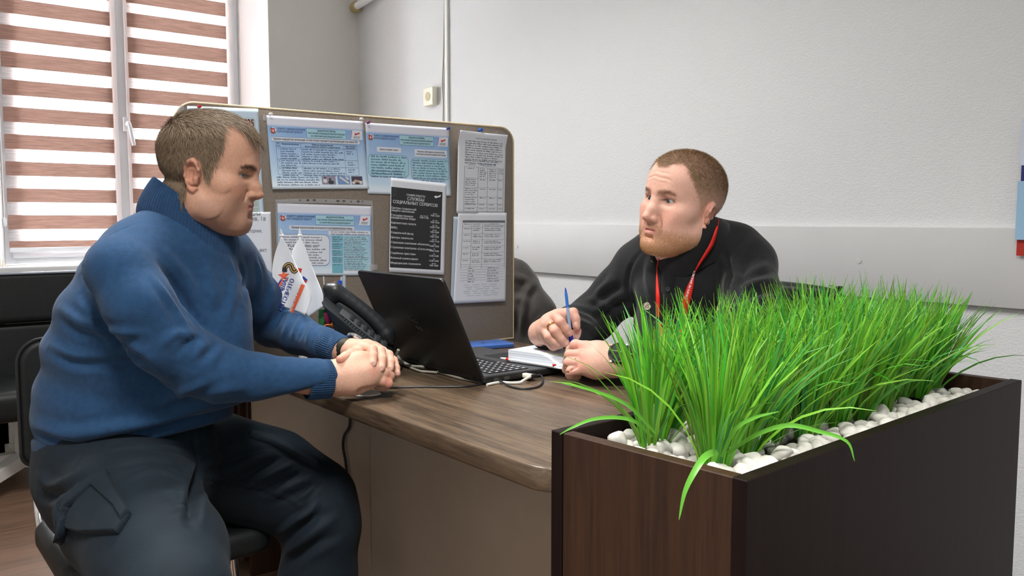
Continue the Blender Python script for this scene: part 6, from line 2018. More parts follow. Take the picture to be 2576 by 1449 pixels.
# hem: cut below the rib band
hA, hB, hC = at(92, 1166, 1.64), at(330, 1118, 1.545), at(565, 1048, 1.72)
hn = np.cross(hB - hA, hC - hA); hn = hn / np.linalg.norm(hn); hn = hn if hn[2] < 0 else -hn
print('hem', hn)
SW.plane_cut(hA - hn * .022, hn * 1.0, .010)
Vs, Qs = SW.mesh()
Vs = relax(Vs, Qs, 2, .5)
FL = [
    # shoulder seam of the near sleeve
    ([(352, 560), (275, 592), (226, 625), (204, 690), (206, 740)], .0042, -.0045),
    # armpit to back
    ([(206, 740), (250, 800), (310, 868), (380, 930)], .012, -.012),
    ([(150, 775), (210, 812), (300, 835), (360, 840)], .012, .010), ([(140, 800), (200, 840), (270, 858)], .012, -.008), ([(126, 868), (190, 892), (280, 892), (340, 880)], .013, .010), ([(122, 885), (190, 915), (290, 915), (360, 905)], .011, -.010),
    # blousing above the hem
    ([(84, 1068), (180, 1092), (300, 1075), (420, 1050), (540, 1012)], .016, .016), ([(88, 1092), (190, 1118), (310, 1100), (430, 1074), (550, 1040)], .010, -.010),
    ([(330, 1040), (400, 1022), (470, 985), (530, 960)], .012, .009), ([(310, 985), (390, 985), (460, 950)], .014, -.006),
    # chest folds to the far armpit and collar
    ([(420, 640), (470, 700), (500, 770), (520, 820)], .013, .011), ([(400, 665), (440, 720), (470, 780), (500, 830)], .010, -.010), ([(380, 690), (410, 730), (450, 790), (480, 840)], .010, .009),
    ([(575, 650), (590, 700), (585, 760), (560, 820)], .012, .010), ([(600, 660), (612, 700), (615, 760)], .010, -.009), ([(645, 655), (655, 700), (650, 760)], .010, .008), ([(520, 660), (535, 720), (530, 790)], .015, .007),
    # elbow crook of the near sleeve
    ([(480, 838), (440, 842), (410, 870)], .011, .010), ([(500, 848), (470, 866), (445, 892)], .008, -.010), ([(520, 858), (500, 880), (480, 905)], .010, .009), ([(560, 870), (545, 895), (530, 920)], .010, .006), ([(540, 866), (522, 890), (508, 912)], .007, -.007),
    ([(520, 1000), (560, 985), (620, 975)], .014, .005), ([(640, 905), (660, 930), (665, 960)], .014, .004),
    ([(350, 700), (400, 790), (440, 850)], .02, .005), ([(300, 760), (350, 840), (410, 905)], .02, -.004),
    # far sleeve
    ([(760, 788), (748, 815), (735, 848)], .008, .009), ([(775, 797), (765, 825), (752, 856)], .006, -.008), ([(790, 804), (782, 830), (770, 862)], .008, .009), ([(805, 812), (800, 836), (788, 868)], .006, -.008), ([(818, 820), (812, 845), (802, 872)], .008, .007), ([(838, 838), (832, 858), (825, 880)], .007, .006),
    ([(690, 720), (680, 770), (665, 820)], .012, .009), ([(715, 745), (705, 790), (690, 835)], .009, -.009), ([(735, 765), (725, 810), (712, 845)], .009, .008),
]
Vs = folds(Vs, Qs, [(p, w * .72, h_ * .62) for p, w, h_ in FL])
sw = mesh_obj('sweater', Vs, Qs, BLUE, man1)


def rib_tube(name, rings, nr, amp, m, parent, nth=None, closed_ends=True, rows=6, thick=.004):
    """ribbed knit tube: rings of (centre, half axis A, half axis B); ribs run along the tube"""
    per = 8; n = nr * per
    th = np.linspace(0, 2 * math.pi, n, endpoint=False)
    cs = [np.array(r[0]) for r in rings]; As = [np.array(r[1]) for r in rings]; Bs = [np.array(r[2]) for r in rings]
    c_, a_, b_ = spline(cs, rows), spline(As, rows), spline(Bs, rows)
    w_ = amp * (np.abs(np.cos(th * nr / 2)) ** .8 - .5) * 2
    V = []
    for c, a, b in zip(c_, a_, b_):
        ra, rb = np.linalg.norm(a), np.linalg.norm(b)
        ring = c + np.cos(th)[:, None] * a * (1 + w_ / ra)[:, None] + np.sin(th)[:, None] * b * (1 + w_ / rb)[:, None]
        V.append(ring)
    V = np.array(V)
    k = len(V)
    F = [(i * n + j, i * n + (j + 1) % n, (i + 1) * n + (j + 1) % n, (i + 1) * n + j) for i in range(k - 1) for j in range(n)]
    return mesh_obj(name, V.reshape(-1, 3), np.array(F), m, parent)


def imv(p, q): return np.array(p, float), np.array(q, float)
def ring_px(a, b, d0, d1, hz, s=1.0):
    """ring through two photograph points (its ends seen from the camera), hz half size in depth"""
    A, B = at(a[0], a[1], d0), at(b[0], b[1], d1)
    ax_ = (B - A) / 2; c = (A + B) / 2
    dp = FWD - ax_ * (FWD @ ax_) / (ax_ @ ax_); dp = dp / np.linalg.norm(dp)
    return c, ax_ * s, (dp * .97 + np.array([0, 0, -.16])) / np.linalg.norm(dp * .97 + np.array([0, 0, -.16])) * hz * s
rings = [ring_px((352, 590), (600, 690), 1.63, 1.66, .095, .92), ring_px((346, 552), (596, 650), 1.63, 1.66, .099, .97), ring_px((350, 522), (592, 620), 1.63, 1.66, .097, 1.0), ring_px((364, 490), (588, 600), 1.63, 1.655, .092), ring_px((382, 462), (581, 584), 1.63, 1.65, .086), ring_px((393, 450), (577, 575), 1.63, 1.65, .083), ring_px((398, 453), (573, 577), 1.63, 1.65, .080, .97), ring_px((398, 475), (570, 588), 1.63, 1.65, .076, .93)]
rib_tube('collar', rings, 92, .0010, knit('blue_rib', lin(35, 63, 96)), sw)


def cuff(p0, p1, d0, d1, r0, r1, name, nr, squash=1.0, rows=3):
    a, b = at(*p0, d0), at(*p1, d1)
    t = (b - a) / np.linalg.norm(b - a)
    up = np.array([0, 0, 1.0]); u = up - t * (up @ t); u /= np.linalg.norm(u); s_ = np.cross(t, u)
    R = []
    for k, (f, rr) in enumerate(((0, 1.0), (.12, 1.06), (.5, 1.05), (.88, 1.04), (1.0, 1.02), (1.0, .94), (.8, .9))):
        c = a + (b - a) * f; r = m_of(r0 + (r1 - r0) * f, d0) * rr
        R.append((c, u * r, s_ * r * squash))
    return rib_tube(name, R, nr, .0007, knit('blue_cuff', lin(35, 65, 98)), sw, rows=rows)
cuff((771, 955), (829, 953), 1.612, 1.634, 48, 47.5, 'cuff', 52)
cuff((822, 868), (863, 885), 1.772, 1.738, 39, 36, 'cuff', 46)
# rib band at the hem
hemw = Field((-.02, 1.05, .40), (.98, 2.12, .80), .0055)
hemw.loft([(at(325, 1040, 1.655), m_of(216, 1.65), .114), (at(325, 1110, 1.66), m_of(217, 1.66), .116), (at(325, 1240, 1.67), m_of(217, 1.66), .116)], RGT, FWD, .03)
C([(520, 960, 1.62, 74), (470, 1030, 1.65, 86), (450, 1090, 1.66, 86)], hemw, .05)
hemw.plane_cut(hA + hn * .002, hn, .006); hemw.plane_cut(hA - hn * .05, -hn, .006)
Vq, Qq = hemw.mesh()
mesh_obj('hem_band', Vq, Qq, knit('blue_hem', lin(34, 62, 94)), sw)

# wrist watch of the left hand
wa = at(874, 882, 1.734); wt = at(884, 884, 1.728) - at(850, 881, 1.745); wt /= np.linalg.norm(wt)
wu = np.array([0, 0, 1.0]) - wt * wt[2]; wu /= np.linalg.norm(wu); wsd = np.cross(wt, wu)
wr = m_of(29.5, 1.737)
mbw = MB(); V = []; n = 48
for k in range(n):
    a = 2 * math.pi * k / n; d = wu * math.cos(a) + wsd * math.sin(a)
    for (o_, r_) in ((-.009, wr), (-.009, wr + .003), (.009, wr + .003), (.009, wr)): V.append(wa + wt * o_ + d * r_)
mbw.add(V, [(4 * k + j, 4 * k + (j + 1) % 4, 4 * ((k + 1) % n) + (j + 1) % 4, 4 * ((k + 1) % n) + j) for k in range(n) for j in range(4)])
wb_ = mbw.build('watch_band', mat('watch_mesh_band', lin(60, 58, 50), .4, metal=.6, bump=.3, bscale=900), man1)
wd_ = wu * .8 - FWD * .45 + RGT * .35; wd_ /= np.linalg.norm(wd_)
cc_ = wa + wt * .004 + (wu * .72 + wsd * (.69 if (wsd @ RGT) > 0 else -.69)) * (wr + .003)
nn_ = (cc_ - wa - wt * .004); nn_ /= np.linalg.norm(nn_)
MB().tube([cc_ - nn_ * .003, cc_ - nn_ * .001, cc_ + nn_ * .005, cc_ + nn_ * .007], [.017, .019, .019, .016], 28).build('watch_case', M['chrome'], wb_)

# ---------------------------------------------------------------- trousers and shoes
def trouser_cloth(name, col):
    return mat(name, col, .75, noise=.22, nscale=25, bump=.3, bscale=600, sheen=.02, spec=.2)
NAVY_T = trouser_cloth('dark_teal_trousers', lin(23, 34, 43))
TR = Field((-.05, .85, -.0), (1.10, 2.15, .82), .006)
TR.loft([(at(326, 1060, 1.66), m_of(180, 1.66), .09), (at(326, 1100, 1.66), m_of(184, 1.66), .095), (at(324, 1160, 1.665), m_of(194, 1.66), .105), (at(314, 1230, 1.67), m_of(190, 1.66), .116), (at(306, 1290, 1.67), m_of(168, 1.66), .116)], RGT, FWD, .06)
C([(254, 1210, 1.60, 120), (330, 1290, 1.50, 150), (400, 1400, 1.39, 148), (440, 1500, 1.30, 132)], TR, .06)          # near thigh
C([(440, 1500, 1.30, 126), (450, 1600, 1.30, 112), (450, 1780, 1.36, 92), (450, 2050, 1.42, 86), (450, 2160, 1.44, 84)], TR, .03)
C([(420, 1165, 1.79, 112), (540, 1165, 1.82, 112), (680, 1205, 1.85, 110), (790, 1262, 1.86, 98)], TR, .06)              # far thigh
C([(790, 1262, 1.86, 96), (812, 1330, 1.85, 84), (800, 1450, 1.86, 88), (790, 1560, 1.88, 80), (785, 1690, 1.90, 78), (785, 1760, 1.9, 76)], TR, .04)
TR.plane_cut((0, 0, .075), (0, 0, -1), .006)
Vt, Qt = TR.mesh(); Vt = relax(Vt, Qt, 2, .5)
FT = [([(486, 1080), (490, 1130), (500, 1180)], .006, -.006), ([(500, 1180), (492, 1225), (484, 1270), (480, 1320)], .014, -.02),
      ([(510, 1175), (580, 1130), (640, 1112)], .010, .009), ([(520, 1195), (600, 1150), (670, 1125)], .008, -.008), ([(530, 1215), (620, 1165), (690, 1140)], .010, .009),
      ([(560, 1230), (640, 1185), (710, 1150)], .008, -.008), ([(600, 1235), (670, 1200), (740, 1165)], .009, .008), ([(640, 1245), (700, 1215), (760, 1185)], .007, -.007), ([(665, 1258), (730, 1225), (785, 1200)], .009, .007), ([(690, 1270), (750, 1240), (800, 1215)], .007, -.006),
      ([(500, 1195), (580, 1212), (660, 1228), (740, 1262), (765, 1285)], .004, .004), ([(500, 1202), (580, 1219), (660, 1236), (740, 1270)], .004, -.004),
      ([(768, 1262), (790, 1235), (812, 1215)], .006, -.005), ([(700, 1345), (740, 1310), (775, 1290), (800, 1262)], .009, .010), ([(715, 1365), (760, 1325), (810, 1290)], .010, -.010), ([(720, 1392), (780, 1345), (850, 1300)], .014, .010), ([(710, 1430), (780, 1380), (860, 1340)], .014, -.009),
      ([(230, 1090), (205, 1150), (160, 1225)], .004, -.004), ([(170, 1240), (150, 1290), (165, 1350)], .02, .012),
      ([(250, 1140), (330, 1125), (420, 1128), (480, 1140)], .010, .007), ([(300, 1175), (380, 1160), (450, 1175), (480, 1200)], .010, -.007), ([(330, 1200), (400, 1185), (470, 1215)], .010, .007), ([(400, 1235), (440, 1240), (490, 1270)], .008, .006), ([(410, 1255), (450, 1262), (495, 1295)], .008, -.006), ([(420, 1280), (460, 1285), (500, 1320)], .009, .006),
      ([(95, 1190), (140, 1220), (230, 1165)], .014, .008), ([(100, 1250), (150, 1240), (240, 1180)], .012, -.008)]
Vt = folds(Vt, Qt, [(p, w * .72, h_ * .9) for p, w, h_ in FT])
tro = mesh_obj('trousers', Vt, Qt, NAVY_T, man1)
# cargo pocket on the near thigh: a raised patch with a flap, laid on the cloth
def cloth_patch(name, poly, off, m, parent, V, Q, edge=.003, res=26):
    bvh = BVHTree.FromPolygons([tuple(v) for v in V], [tuple(int(i) for i in q) for q in Q])
    poly = [np.array(p, float) for p in poly]
    u0, v0 = np.min(poly, 0); u1, v1 = np.max(poly, 0)
    def inside(p):
        c = False
        for i in range(len(poly)):
            a, b = poly[i], poly[i - 1]
            if (a[1] > p[1]) != (b[1] > p[1]) and p[0] < (b[0] - a[0]) * (p[1] - a[1]) / (b[1] - a[1]) + a[0]: c = not c
        return c
    def dist(p):
        d = 1e9
        for i in range(len(poly)):
            a, b = poly[i - 1], poly[i]; ab = b - a
            t = np.clip(((p - a) @ ab) / (ab @ ab), 0, 1); d = min(d, np.linalg.norm(p - a - t * ab))
        return d
    idx = {}; VV = []; FF = []
    def vert(i, j):
        if (i, j) in idx: return idx[(i, j)]
        p = np.array([u0 + (u1 - u0) * i / res, v0 + (v1 - v0) * j / res])
        if not inside(p):                       # outside corners slide onto the outline, so the edge is clean
            best = None
            for q in range(len(poly)):
                a, b = poly[q - 1], poly[q]; ab = b - a
                t = np.clip(((p - a) @ ab) / (ab @ ab), 0, 1); w_ = a + ab * t
                if best is None or np.linalg.norm(p - w_) < np.linalg.norm(p - best): best = w_
            p = best
        r = ray(*p); h = bvh.ray_cast(Vector(CAM), Vector(r / np.linalg.norm(r)))
        if h[0] is None: idx[(i, j)] = None; return None
        dd = dist(p)
        dd = dd if dd > .4 else 0
        k = min(1, dd / 7.0)
        n = np.array(h[1]); n = n if n @ r < 0 else -n
        VV.append(np.array(h[0]) + n * (off * (k ** .5) - (.004 if dd == 0 else .0))); idx[(i, j)] = len(VV) - 1
        return idx[(i, j)]
    for i in range(res):
        for j in range(res):
            c = np.array([u0 + (u1 - u0) * (i + .5) / res, v0 + (v1 - v0) * (j + .5) / res])
            if not inside(c): continue
            q = [vert(i, j), vert(i, j + 1), vert(i + 1, j + 1), vert(i + 1, j)]
            if None not in q: FF.append(tuple(q))
    if not FF: return None
    return mesh_obj(name, VV, FF, m, parent)
cloth_patch('cargo_pocket', [(272, 1195), (310, 1270), (330, 1300), (300, 1345), (215, 1345), (172, 1330), (180, 1290), (220, 1225)], .012, trouser_cloth('pocket_cloth', lin(24, 36, 45)), tro, Vt, Qt, res=90)
cloth_patch('pocket_flap', [(276, 1186), (286, 1210), (322, 1275), (333, 1294), (312, 1322), (293, 1288), (240, 1236), (190, 1280), (160, 1370), (150, 1350), (160, 1280), (205, 1220)], .017, NAVY_T, tro, Vt, Qt, res=90)
cloth_patch('pocket_flap', [(622, 1082), (690, 1098), (735, 1122), (795, 1160), (806, 1182), (784, 1176), (728, 1146), (680, 1120), (626, 1102)], .012, NAVY_T, tro, Vt, Qt, res=60)
# shoes
SHOE = mat('dark_shoe_leather', lin(30, 28, 27), .45)
for (u, v, d) in ((450, 2165, 1.44), (785, 1760, 1.90)):
    a = at(u, v, d); a[2] = .05
    fw_ = np.array([RGT[0] * .9 - FWD[0] * .4, RGT[1] * .9 - FWD[1] * .4, 0]); fw_ /= np.linalg.norm(fw_)
    S = Field(a - [.3, .3, .06], a + [.3, .3, .12], .006)
    S.chain([(a - fw_ * .06 + [0, 0, -.005], .042), (a + fw_ * .04, .045), (a + fw_ * .12 + [0, 0, -.012], .044), (a + fw_ * .19 + [0, 0, -.02], .034)], .03)
    S.cap(a - fw_ * .03, a - fw_ * .03 + [0, 0, .06], .045, .05, .02); S.plane_cut((0, 0, .002), (0, 0, -1), .004)
    Vx, Qx = S.mesh(); mesh_obj('shoe', Vx, Qx, SHOE, man1)
# ================================================================== seated man in the black shirt (right)
skin2 = mat('skin_fair', (1, 1, 1), .54, spec=.3, attr='tone', noise=.12, nscale=260, sss=.12, bump=.10, bscale=900)


def hairline2(ax, y, z):
    front = z - (.085 + .011 * smooth01(ax, .012, .034) - .008 * smooth01(ax, .040, .06))
    front = np.where(y > -.02, front, z - .03)
    yb = np.interp(z, [-.01, .02, .05, .08, .11], [.018, .032, .052, .064, .07])
    low = np.interp(y, [-.06, -.035, -.016, .0, .02], [-.065, -.045, .026, .02, .0])
    return np.maximum(front, np.minimum(yb - y, z - low))


def beard2(ax, y, z):
    """short full beard along the jaw, chin and moustache"""
    jaw = smooth01(-z, .066, .086) * (1 - smooth01(-z, .122, .134)) * smooth01(y, -.004, .016)
    side = smooth01(-z, .052, .075) * smooth01(ax, .030, .045) * smooth01(y, -.002, .018) * (1 - smooth01(-z, .122, .134)) * .8
    must = np.exp(-((z + .058) / .0065) ** 2) * smooth01(y, .075, .088) * (1 - smooth01(ax, .024, .032)) * .75
    sidem = smooth01(-z, .055, .062) * np.exp(-((ax - .030) / .007) ** 2) * smooth01(y, .06, .075) * .8
    gap = np.exp(-((z + .083) / .006) ** 2) * (1 - smooth01(ax, .012, .02)) * .6
    return np.clip(np.maximum(np.maximum(jaw, side), np.maximum(must, sidem)) - gap, 0, 1)


P2 = dict(w_cran=.0785, w_jaw=.0545, w_face=.0665, w_cheek=.054, jowl=True, double_chin=True, nose_y=.1155, nose_z=-.036, ear_y=-.004, ear_z=-.014, ear_out=34, ear_tilt=-10, eye_open=.0038, brow_dz=-.005,
          chin_y=.080, chin_z=-.104, w_chin=.027, crown=.084,
          neck=[((0, -.034, -.060), .063, .062), ((0, -.044, -.125), .066, .068), ((0, -.060, -.205), .068, .068)],
          hairline=hairline2, beard=beard2,
          skin=lin(219, 170, 151), lip_col=lin(198, 126, 116), beard_col=lin(176, 128, 92), beard_tint=.5, brow_col=lin(150, 112, 86), hair_col=lin(138, 110, 90), hair_tint=.66, fade=True)
P2['creases'] = [(.0600, -4.0, .0022, .0016, .030, .046), (.0715, -4.0, .0020, .0011, .022, .040), (.0500, -3.0, .0018, .0006, .02, .035)]
H2c = at(1718, 522, 1.96)
f2v = RGT * -.834 + FWD * -.551 + UPV * .05
H2 = head_frame(H2c, f2v, 8.0, np.array([.98, .905, 1.0]))
Vh2, Qh2 = head_mesh(P2)
col2, hair2, beard2_, brow2 = skin_colors(Vh2, P2)
Vh2 = squash_face(Vh2, .89)

# --- right hand (holding the pen)
DR = 1.93
HP = hand_field((1335, 760), (1480, 905), DR, .0013, .09)
C([(1362, 838, 1.99, 34), (1378, 830, 1.975, 32), (1392, 815, 1.955, 27)], HP, .012)                          # wrist, from the cuff
C([(1372, 835, 1.965, 24), (1385, 812, 1.945, 21), (1396, 798, 1.935, 15)], HP, .014)
C([(1385, 820, 1.955, 24), (1408, 800, 1.955, 20), (1428, 788, 1.955, 14)], HP, .014)
C([(1368, 845, 1.955, 20), (1372, 830, 1.945, 19), (1376, 818, 1.935, 14)], HP, .012)
C([(1425, 789, 1.955, 13.5), (1442, 787, 1.935, 12.8), (1448, 803, 1.925, 11.8), (1450, 820, 1.922, 10.2)], HP, .003)      # index over the pen
C([(1398, 797, 1.930, 13), (1410, 810, 1.905, 12), (1423, 827, 1.905, 11), (1432, 837, 1.91, 10)], HP, .003)              # middle
C([(1384, 814, 1.930, 13), (1396, 833, 1.905, 12), (1412, 853, 1.905, 10.8), (1424, 864, 1.91, 9.8)], HP, .003)           # ring
C([(1370, 830, 1.935, 12.5), (1380, 848, 1.915, 11), (1395, 861, 1.912, 9.8), (1405, 867, 1.915, 9)], HP, .003)            # little
C([(1410, 845, 1.965, 14), (1430, 850, 1.955, 12.5), (1447, 842, 1.945, 12), (1452, 833, 1.94, 11)], HP, .006)             # thumb behind the pen
C([(1378, 858, 1.935, 12), (1392, 870, 1.93, 10), (1410, 868, 1.94, 10)], HP, .010)
NAILS2 = []
n0 = len(NAILS)
nail(HP, 1449.5, 818, 1.922, 10.4, .1, 1, .0052, .0062); nail(HP, 1430, 835, 1.91, 10, .65, .75, .0055, .0066); nail(HP, 1425, 863, 1.91, 9.8, .6, .8, .0048, .006); nail(HP, 1405, 866, 1.915, 9, .7, .6, .004, .005)
Vp2, Qp2 = HP.mesh()
HS2 = lin(212, 166, 147)
cp2 = paint_hand(Vp2, HS2, [(1450, 826, 1.92, 9), (1435, 840, 1.90, 9), (1427, 868, 1.90, 9), (1408, 870, 1.9, 8), (1455, 830, 1.93, 12)], [(1442, 786, 1.93, 11), (1410, 810, 1.90, 10), (1396, 832, 1.90, 10), (1380, 848, 1.91, 9), (1398, 796, 1.92, 13), (1384, 813, 1.92, 12), (1448, 803, 1.92, 8), (1423, 826, 1.9, 8)])
cp2 = paint_nails(Vp2, cp2, NAILS[n0:])

# --- left fist on the desk
DF = 1.80
HF = hand_field((1405, 845), (1625, 970), DF, .0013, .09)
C([(1600, 903, 1.78, 31), (1570, 905, 1.785, 30), (1540, 908, 1.79, 31)], HF, .012)
C([(1545, 900, 1.795, 29), (1505, 888, 1.805, 28), (1478, 878, 1.815, 20)], HF, .016)
C([(1545, 912, 1.785, 29), (1500, 908, 1.788, 28), (1466, 902, 1.798, 20)], HF, .016)
C([(1545, 922, 1.785, 26), (1500, 926, 1.783, 24), (1462, 926, 1.788, 17)], HF, .016)
C([(1470, 872, 1.815, 15), (1448, 868, 1.825, 13.5), (1436, 882, 1.84, 12.5), (1448, 896, 1.85, 12)], HF, .005)       # index curled
C([(1455, 893, 1.798, 15.5), (1433, 893, 1.808, 13.2), (1428, 910, 1.825, 12.5), (1445, 920, 1.84, 11.5)], HF, .0035)
C([(1450, 913, 1.790, 15), (1430, 913, 1.795, 12.8), (1426, 929, 1.81, 12), (1444, 936, 1.825, 11)], HF, .0035)
C([(1455, 930, 1.785, 14), (1436, 934, 1.785, 12), (1434, 943, 1.795, 11), (1452, 946, 1.81, 10.5)], HF, .0035)
for a_, b_ in (((1452, 884, 1.795), (1432, 902, 1.80)), ((1448, 905, 1.785), (1424, 921, 1.79)), ((1450, 924, 1.775), (1428, 938, 1.78))): HF.cap(at(*a_), at(*b_), m_of(1.6, 1.8), k=.005, cut=True)
Vf2, Qf2 = HF.mesh()
cf2 = paint_hand(Vf2, HS2, [], [(1470, 874, 1.80, 16), (1448, 868, 1.81, 14), (1433, 893, 1.795, 13), (1430, 913, 1.78, 13), (1436, 936, 1.77, 13), (1460, 900, 1.78, 16), (1458, 924, 1.77, 14)])

# --- arms, trunk and legs under the clothes
B2 = Field((.95, .70, -.02), (2.15, 2.0, 1.12), .012)
C([(1600, 690, 2.10, 42), (1520, 770, 2.14, 38), (1455, 830, 2.14, 34), (1400, 840, 2.03, 27), (1370, 836, 1.985, 27)], B2, .03)
C([(1870, 690, 1.96, 42), (1850, 790, 1.86, 40), (1820, 895, 1.76, 36), (1700, 900, 1.765, 30), (1585, 904, 1.782, 26)], B2, .03)
B2.loft([(at(1745, 640, 2.03), .05, .05), (at(1740, 700, 2.06), .12, .08), (at(1745, 900, 2.12), .14, .10), (at(1760, 1020, 2.16), .14, .11)], RGT, FWD, .04)
hipc = np.array([1.80, 1.36, .55])
B2.chain([(hipc + [0, .09, 0], .075), (hipc + [-.38, .12, -.02], .062), (hipc + [-.36, .12, -.48], .045)], .03)
B2.chain([(hipc + [0, -.09, 0], .075), (hipc + [-.38, -.12, -.02], .062), (hipc + [-.36, -.12, -.48], .045)], .03)
Vc2, Qc2 = B2.mesh()
Vw2 = to_world(Vh2, H2)
parts = [(Vw2, Qh2, col2), (Vp2, Qp2, cp2), (Vf2, Qf2, cf2), (Vc2, Qc2, np.tile(np.array(P2['skin']), (len(Vc2), 1)))]
oV, oQ, oc, b = [], [], [], 0
for v, q, c in parts: oV.append(v); oQ.append(q + b); oc.append(c); b += len(v)
man2 = mesh_obj('person', np.concatenate(oV), np.concatenate(oQ), skin2, None)
set_color(man2, np.concatenate(oc))
tag(man2, 'bearded man in a black shirt and red lanyard, seated writing with a blue pen', 'person')

hairm2 = mat('sandy_hair', (1, 1, 1), .55, spec=.22, attr='tone')
def comb2(p, n):
    x, y, z = p[:, 0], p[:, 1], p[:, 2]
    return np.stack([np.sign(x) * .1, .7 + 0 * x, -.5 + 0 * x], 1)
def len2(p): return .0035 + .0055 * smooth01(p[:, 2], .03, .09)
dens2 = hair2 * (.16 + .84 * smooth01(Vh2[:, 2], .005, .065))
VV, FF, tn = strands(Vh2, Qh2, dens2, len2, comb2, 34000, .00048, 13, lift=1.0, curve=.3, jitter=.5)
ho = mesh_obj('hair', to_world(VV, H2), FF, hairm2, man2, True); set_color(ho, np.clip(np.array(lin(160, 134, 102)) * (1 + .3 * tn[:, None]), .01, .6))
bd_col = np.array(lin(190, 142, 92))
VV, FF, tn = strands(Vh2, Qh2, beard2_ * (beard2_ > .15), lambda p: .0038 + .002 * smooth01(-p[:, 2], .085, .11), lambda p, n: np.stack([0 * p[:, 0], .3 + 0 * p[:, 0], -1 + 0 * p[:, 0]], 1), 8000, .0005, 14, lift=.7, curve=.3, jitter=.4)
bo = mesh_obj('beard', to_world(VV, H2), FF, hairm2, man2, True); set_color(bo, np.clip(bd_col * (1 + .3 * tn[:, None]), .01, .7))
VV, FF, tn = strands(Vh2, Qh2, brow2 * (brow2 > .25), lambda p: np.full(len(p), .006), lambda p, n: np.stack([np.sign(p[:, 0]), -.3 + 0 * p[:, 0], .15 + 0 * p[:, 0]], 1), 800, .0005, 15, lift=.25, jitter=.25)
bo = mesh_obj('eyebrow', to_world(VV, H2), FF, hairm2, man2, True); set_color(bo, np.clip(np.array(lin(150, 110, 80)) * (1 + .2 * tn[:, None]), .01, .6))
P2['eye_mat'] = eye_mat('eye_blue_grey', None)
eyes(P2, H2, man2, lambda c: at(612, 437, 1.55) * .75 + at(1200, 500, 1.2) * .25 - c, lin(112, 122, 122))

# ---------------------------------------------------------------- black shirt
SHIRT = mat('black_cotton', lin(23, 24, 26), .8, noise=.2, nscale=30, bump=.35, bscale=700, sheen=.12, spec=.25)
S2 = Field((.98, .72, .45), (2.12, 2.0, 1.14), .0058)
S2.loft([(at(1750, 606, 2.02), m_of(82, 2.02), .075), (at(1752, 640, 2.03), m_of(125, 2.03), .09), (at(1752, 700, 2.05), m_of(150, 2.05), .12), (at(1770, 800, 2.08), m_of(165, 2.08), .145), (at(1785, 900, 2.12), m_of(185, 2.12), .16), (at(1790, 1020, 2.16), m_of(190, 2.16), .165)], RGT, FWD, .035)
C([(1730, 615, 2.03, 60), (1650, 640, 2.07, 56), (1605, 668, 2.10, 56)], S2, .04)
C([(1780, 610, 2.02, 62), (1850, 630, 1.98, 60), (1885, 662, 1.95, 62)], S2, .04)
C([(1605, 672, 2.10, 62), (1555, 735, 2.13, 60), (1490, 800, 2.15, 58)], S2, .02)                         # his right sleeve
C([(1490, 802, 2.15, 57), (1440, 822, 2.09, 50), (1400, 832, 2.02, 43), (1376, 836, 1.99, 39)], S2, .02)
C([(1884, 668, 1.95, 68), (1888, 740, 1.89, 70), (1870, 820, 1.81, 66), (1835, 892, 1.755, 60)], S2, .02)    # his left sleeve
C([(1835, 895, 1.755, 58), (1760, 898, 1.755, 50), (1680, 900, 1.765, 44), (1605, 902, 1.78, 40)], S2, .02)
S2.plane_cut((0, 0, .50), (0, 0, -1), .01)
Vs2, Qs2 = S2.mesh(); Vs2 = relax(Vs2, Qs2, 2, .5)
F2L = [([(1620, 625), (1590, 665), (1578, 720), (1590, 790)], .005, -.005),
       ([(1545, 690), (1525, 720), (1490, 750)], .012, .008), ([(1560, 720), (1530, 735), (1500, 765)], .009, -.008), ([(1580, 735), (1540, 752), (1500, 785)], .010, .009), ([(1590, 760), (1545, 775), (1500, 800)], .010, -.008), ([(1475, 755), (1510, 760), (1560, 790)], .010, .008), ([(1445, 775), (1480, 785), (1530, 810)], .010, -.006), ([(1435, 800), (1470, 815), (1500, 830)], .010, .008), ([(1415, 790), (1430, 810), (1440, 840)], .009, .007), ([(1400, 800), (1412, 820), (1420, 850)], .008, -.006),
       ([(1640, 640), (1630, 690), (1640, 740)], .013, .007), ([(1660, 640), (1655, 700), (1660, 760)], .012, -.006),
       ([(1820, 630), (1840, 680), (1830, 740), (1822, 800)], .008, -.011), ([(1830, 640), (1852, 690), (1842, 740), (1836, 800)], .009, .009),
       ([(1900, 600), (1860, 640), (1835, 700)], .012, .006), ([(1950, 700), (1900, 712), (1860, 730)], .011, .009), ([(1958, 722), (1900, 735), (1860, 755)], .009, -.008), ([(1965, 745), (1910, 756), (1858, 782)], .010, .008), ([(1900, 640), (1880, 660), (1858, 700)], .010, -.006), ([(1960, 770), (1900, 785), (1850, 812)], .010, -.007), ([(1935, 660), (1905, 680), (1870, 700)], .010, .006),
       ([(1770, 640), (1790, 700), (1795, 780)], .012, .005)]
Vs2 = folds(Vs2, Qs2, F2L)
shirt = mesh_obj('shirt', Vs2, Qs2, SHIRT, man2)
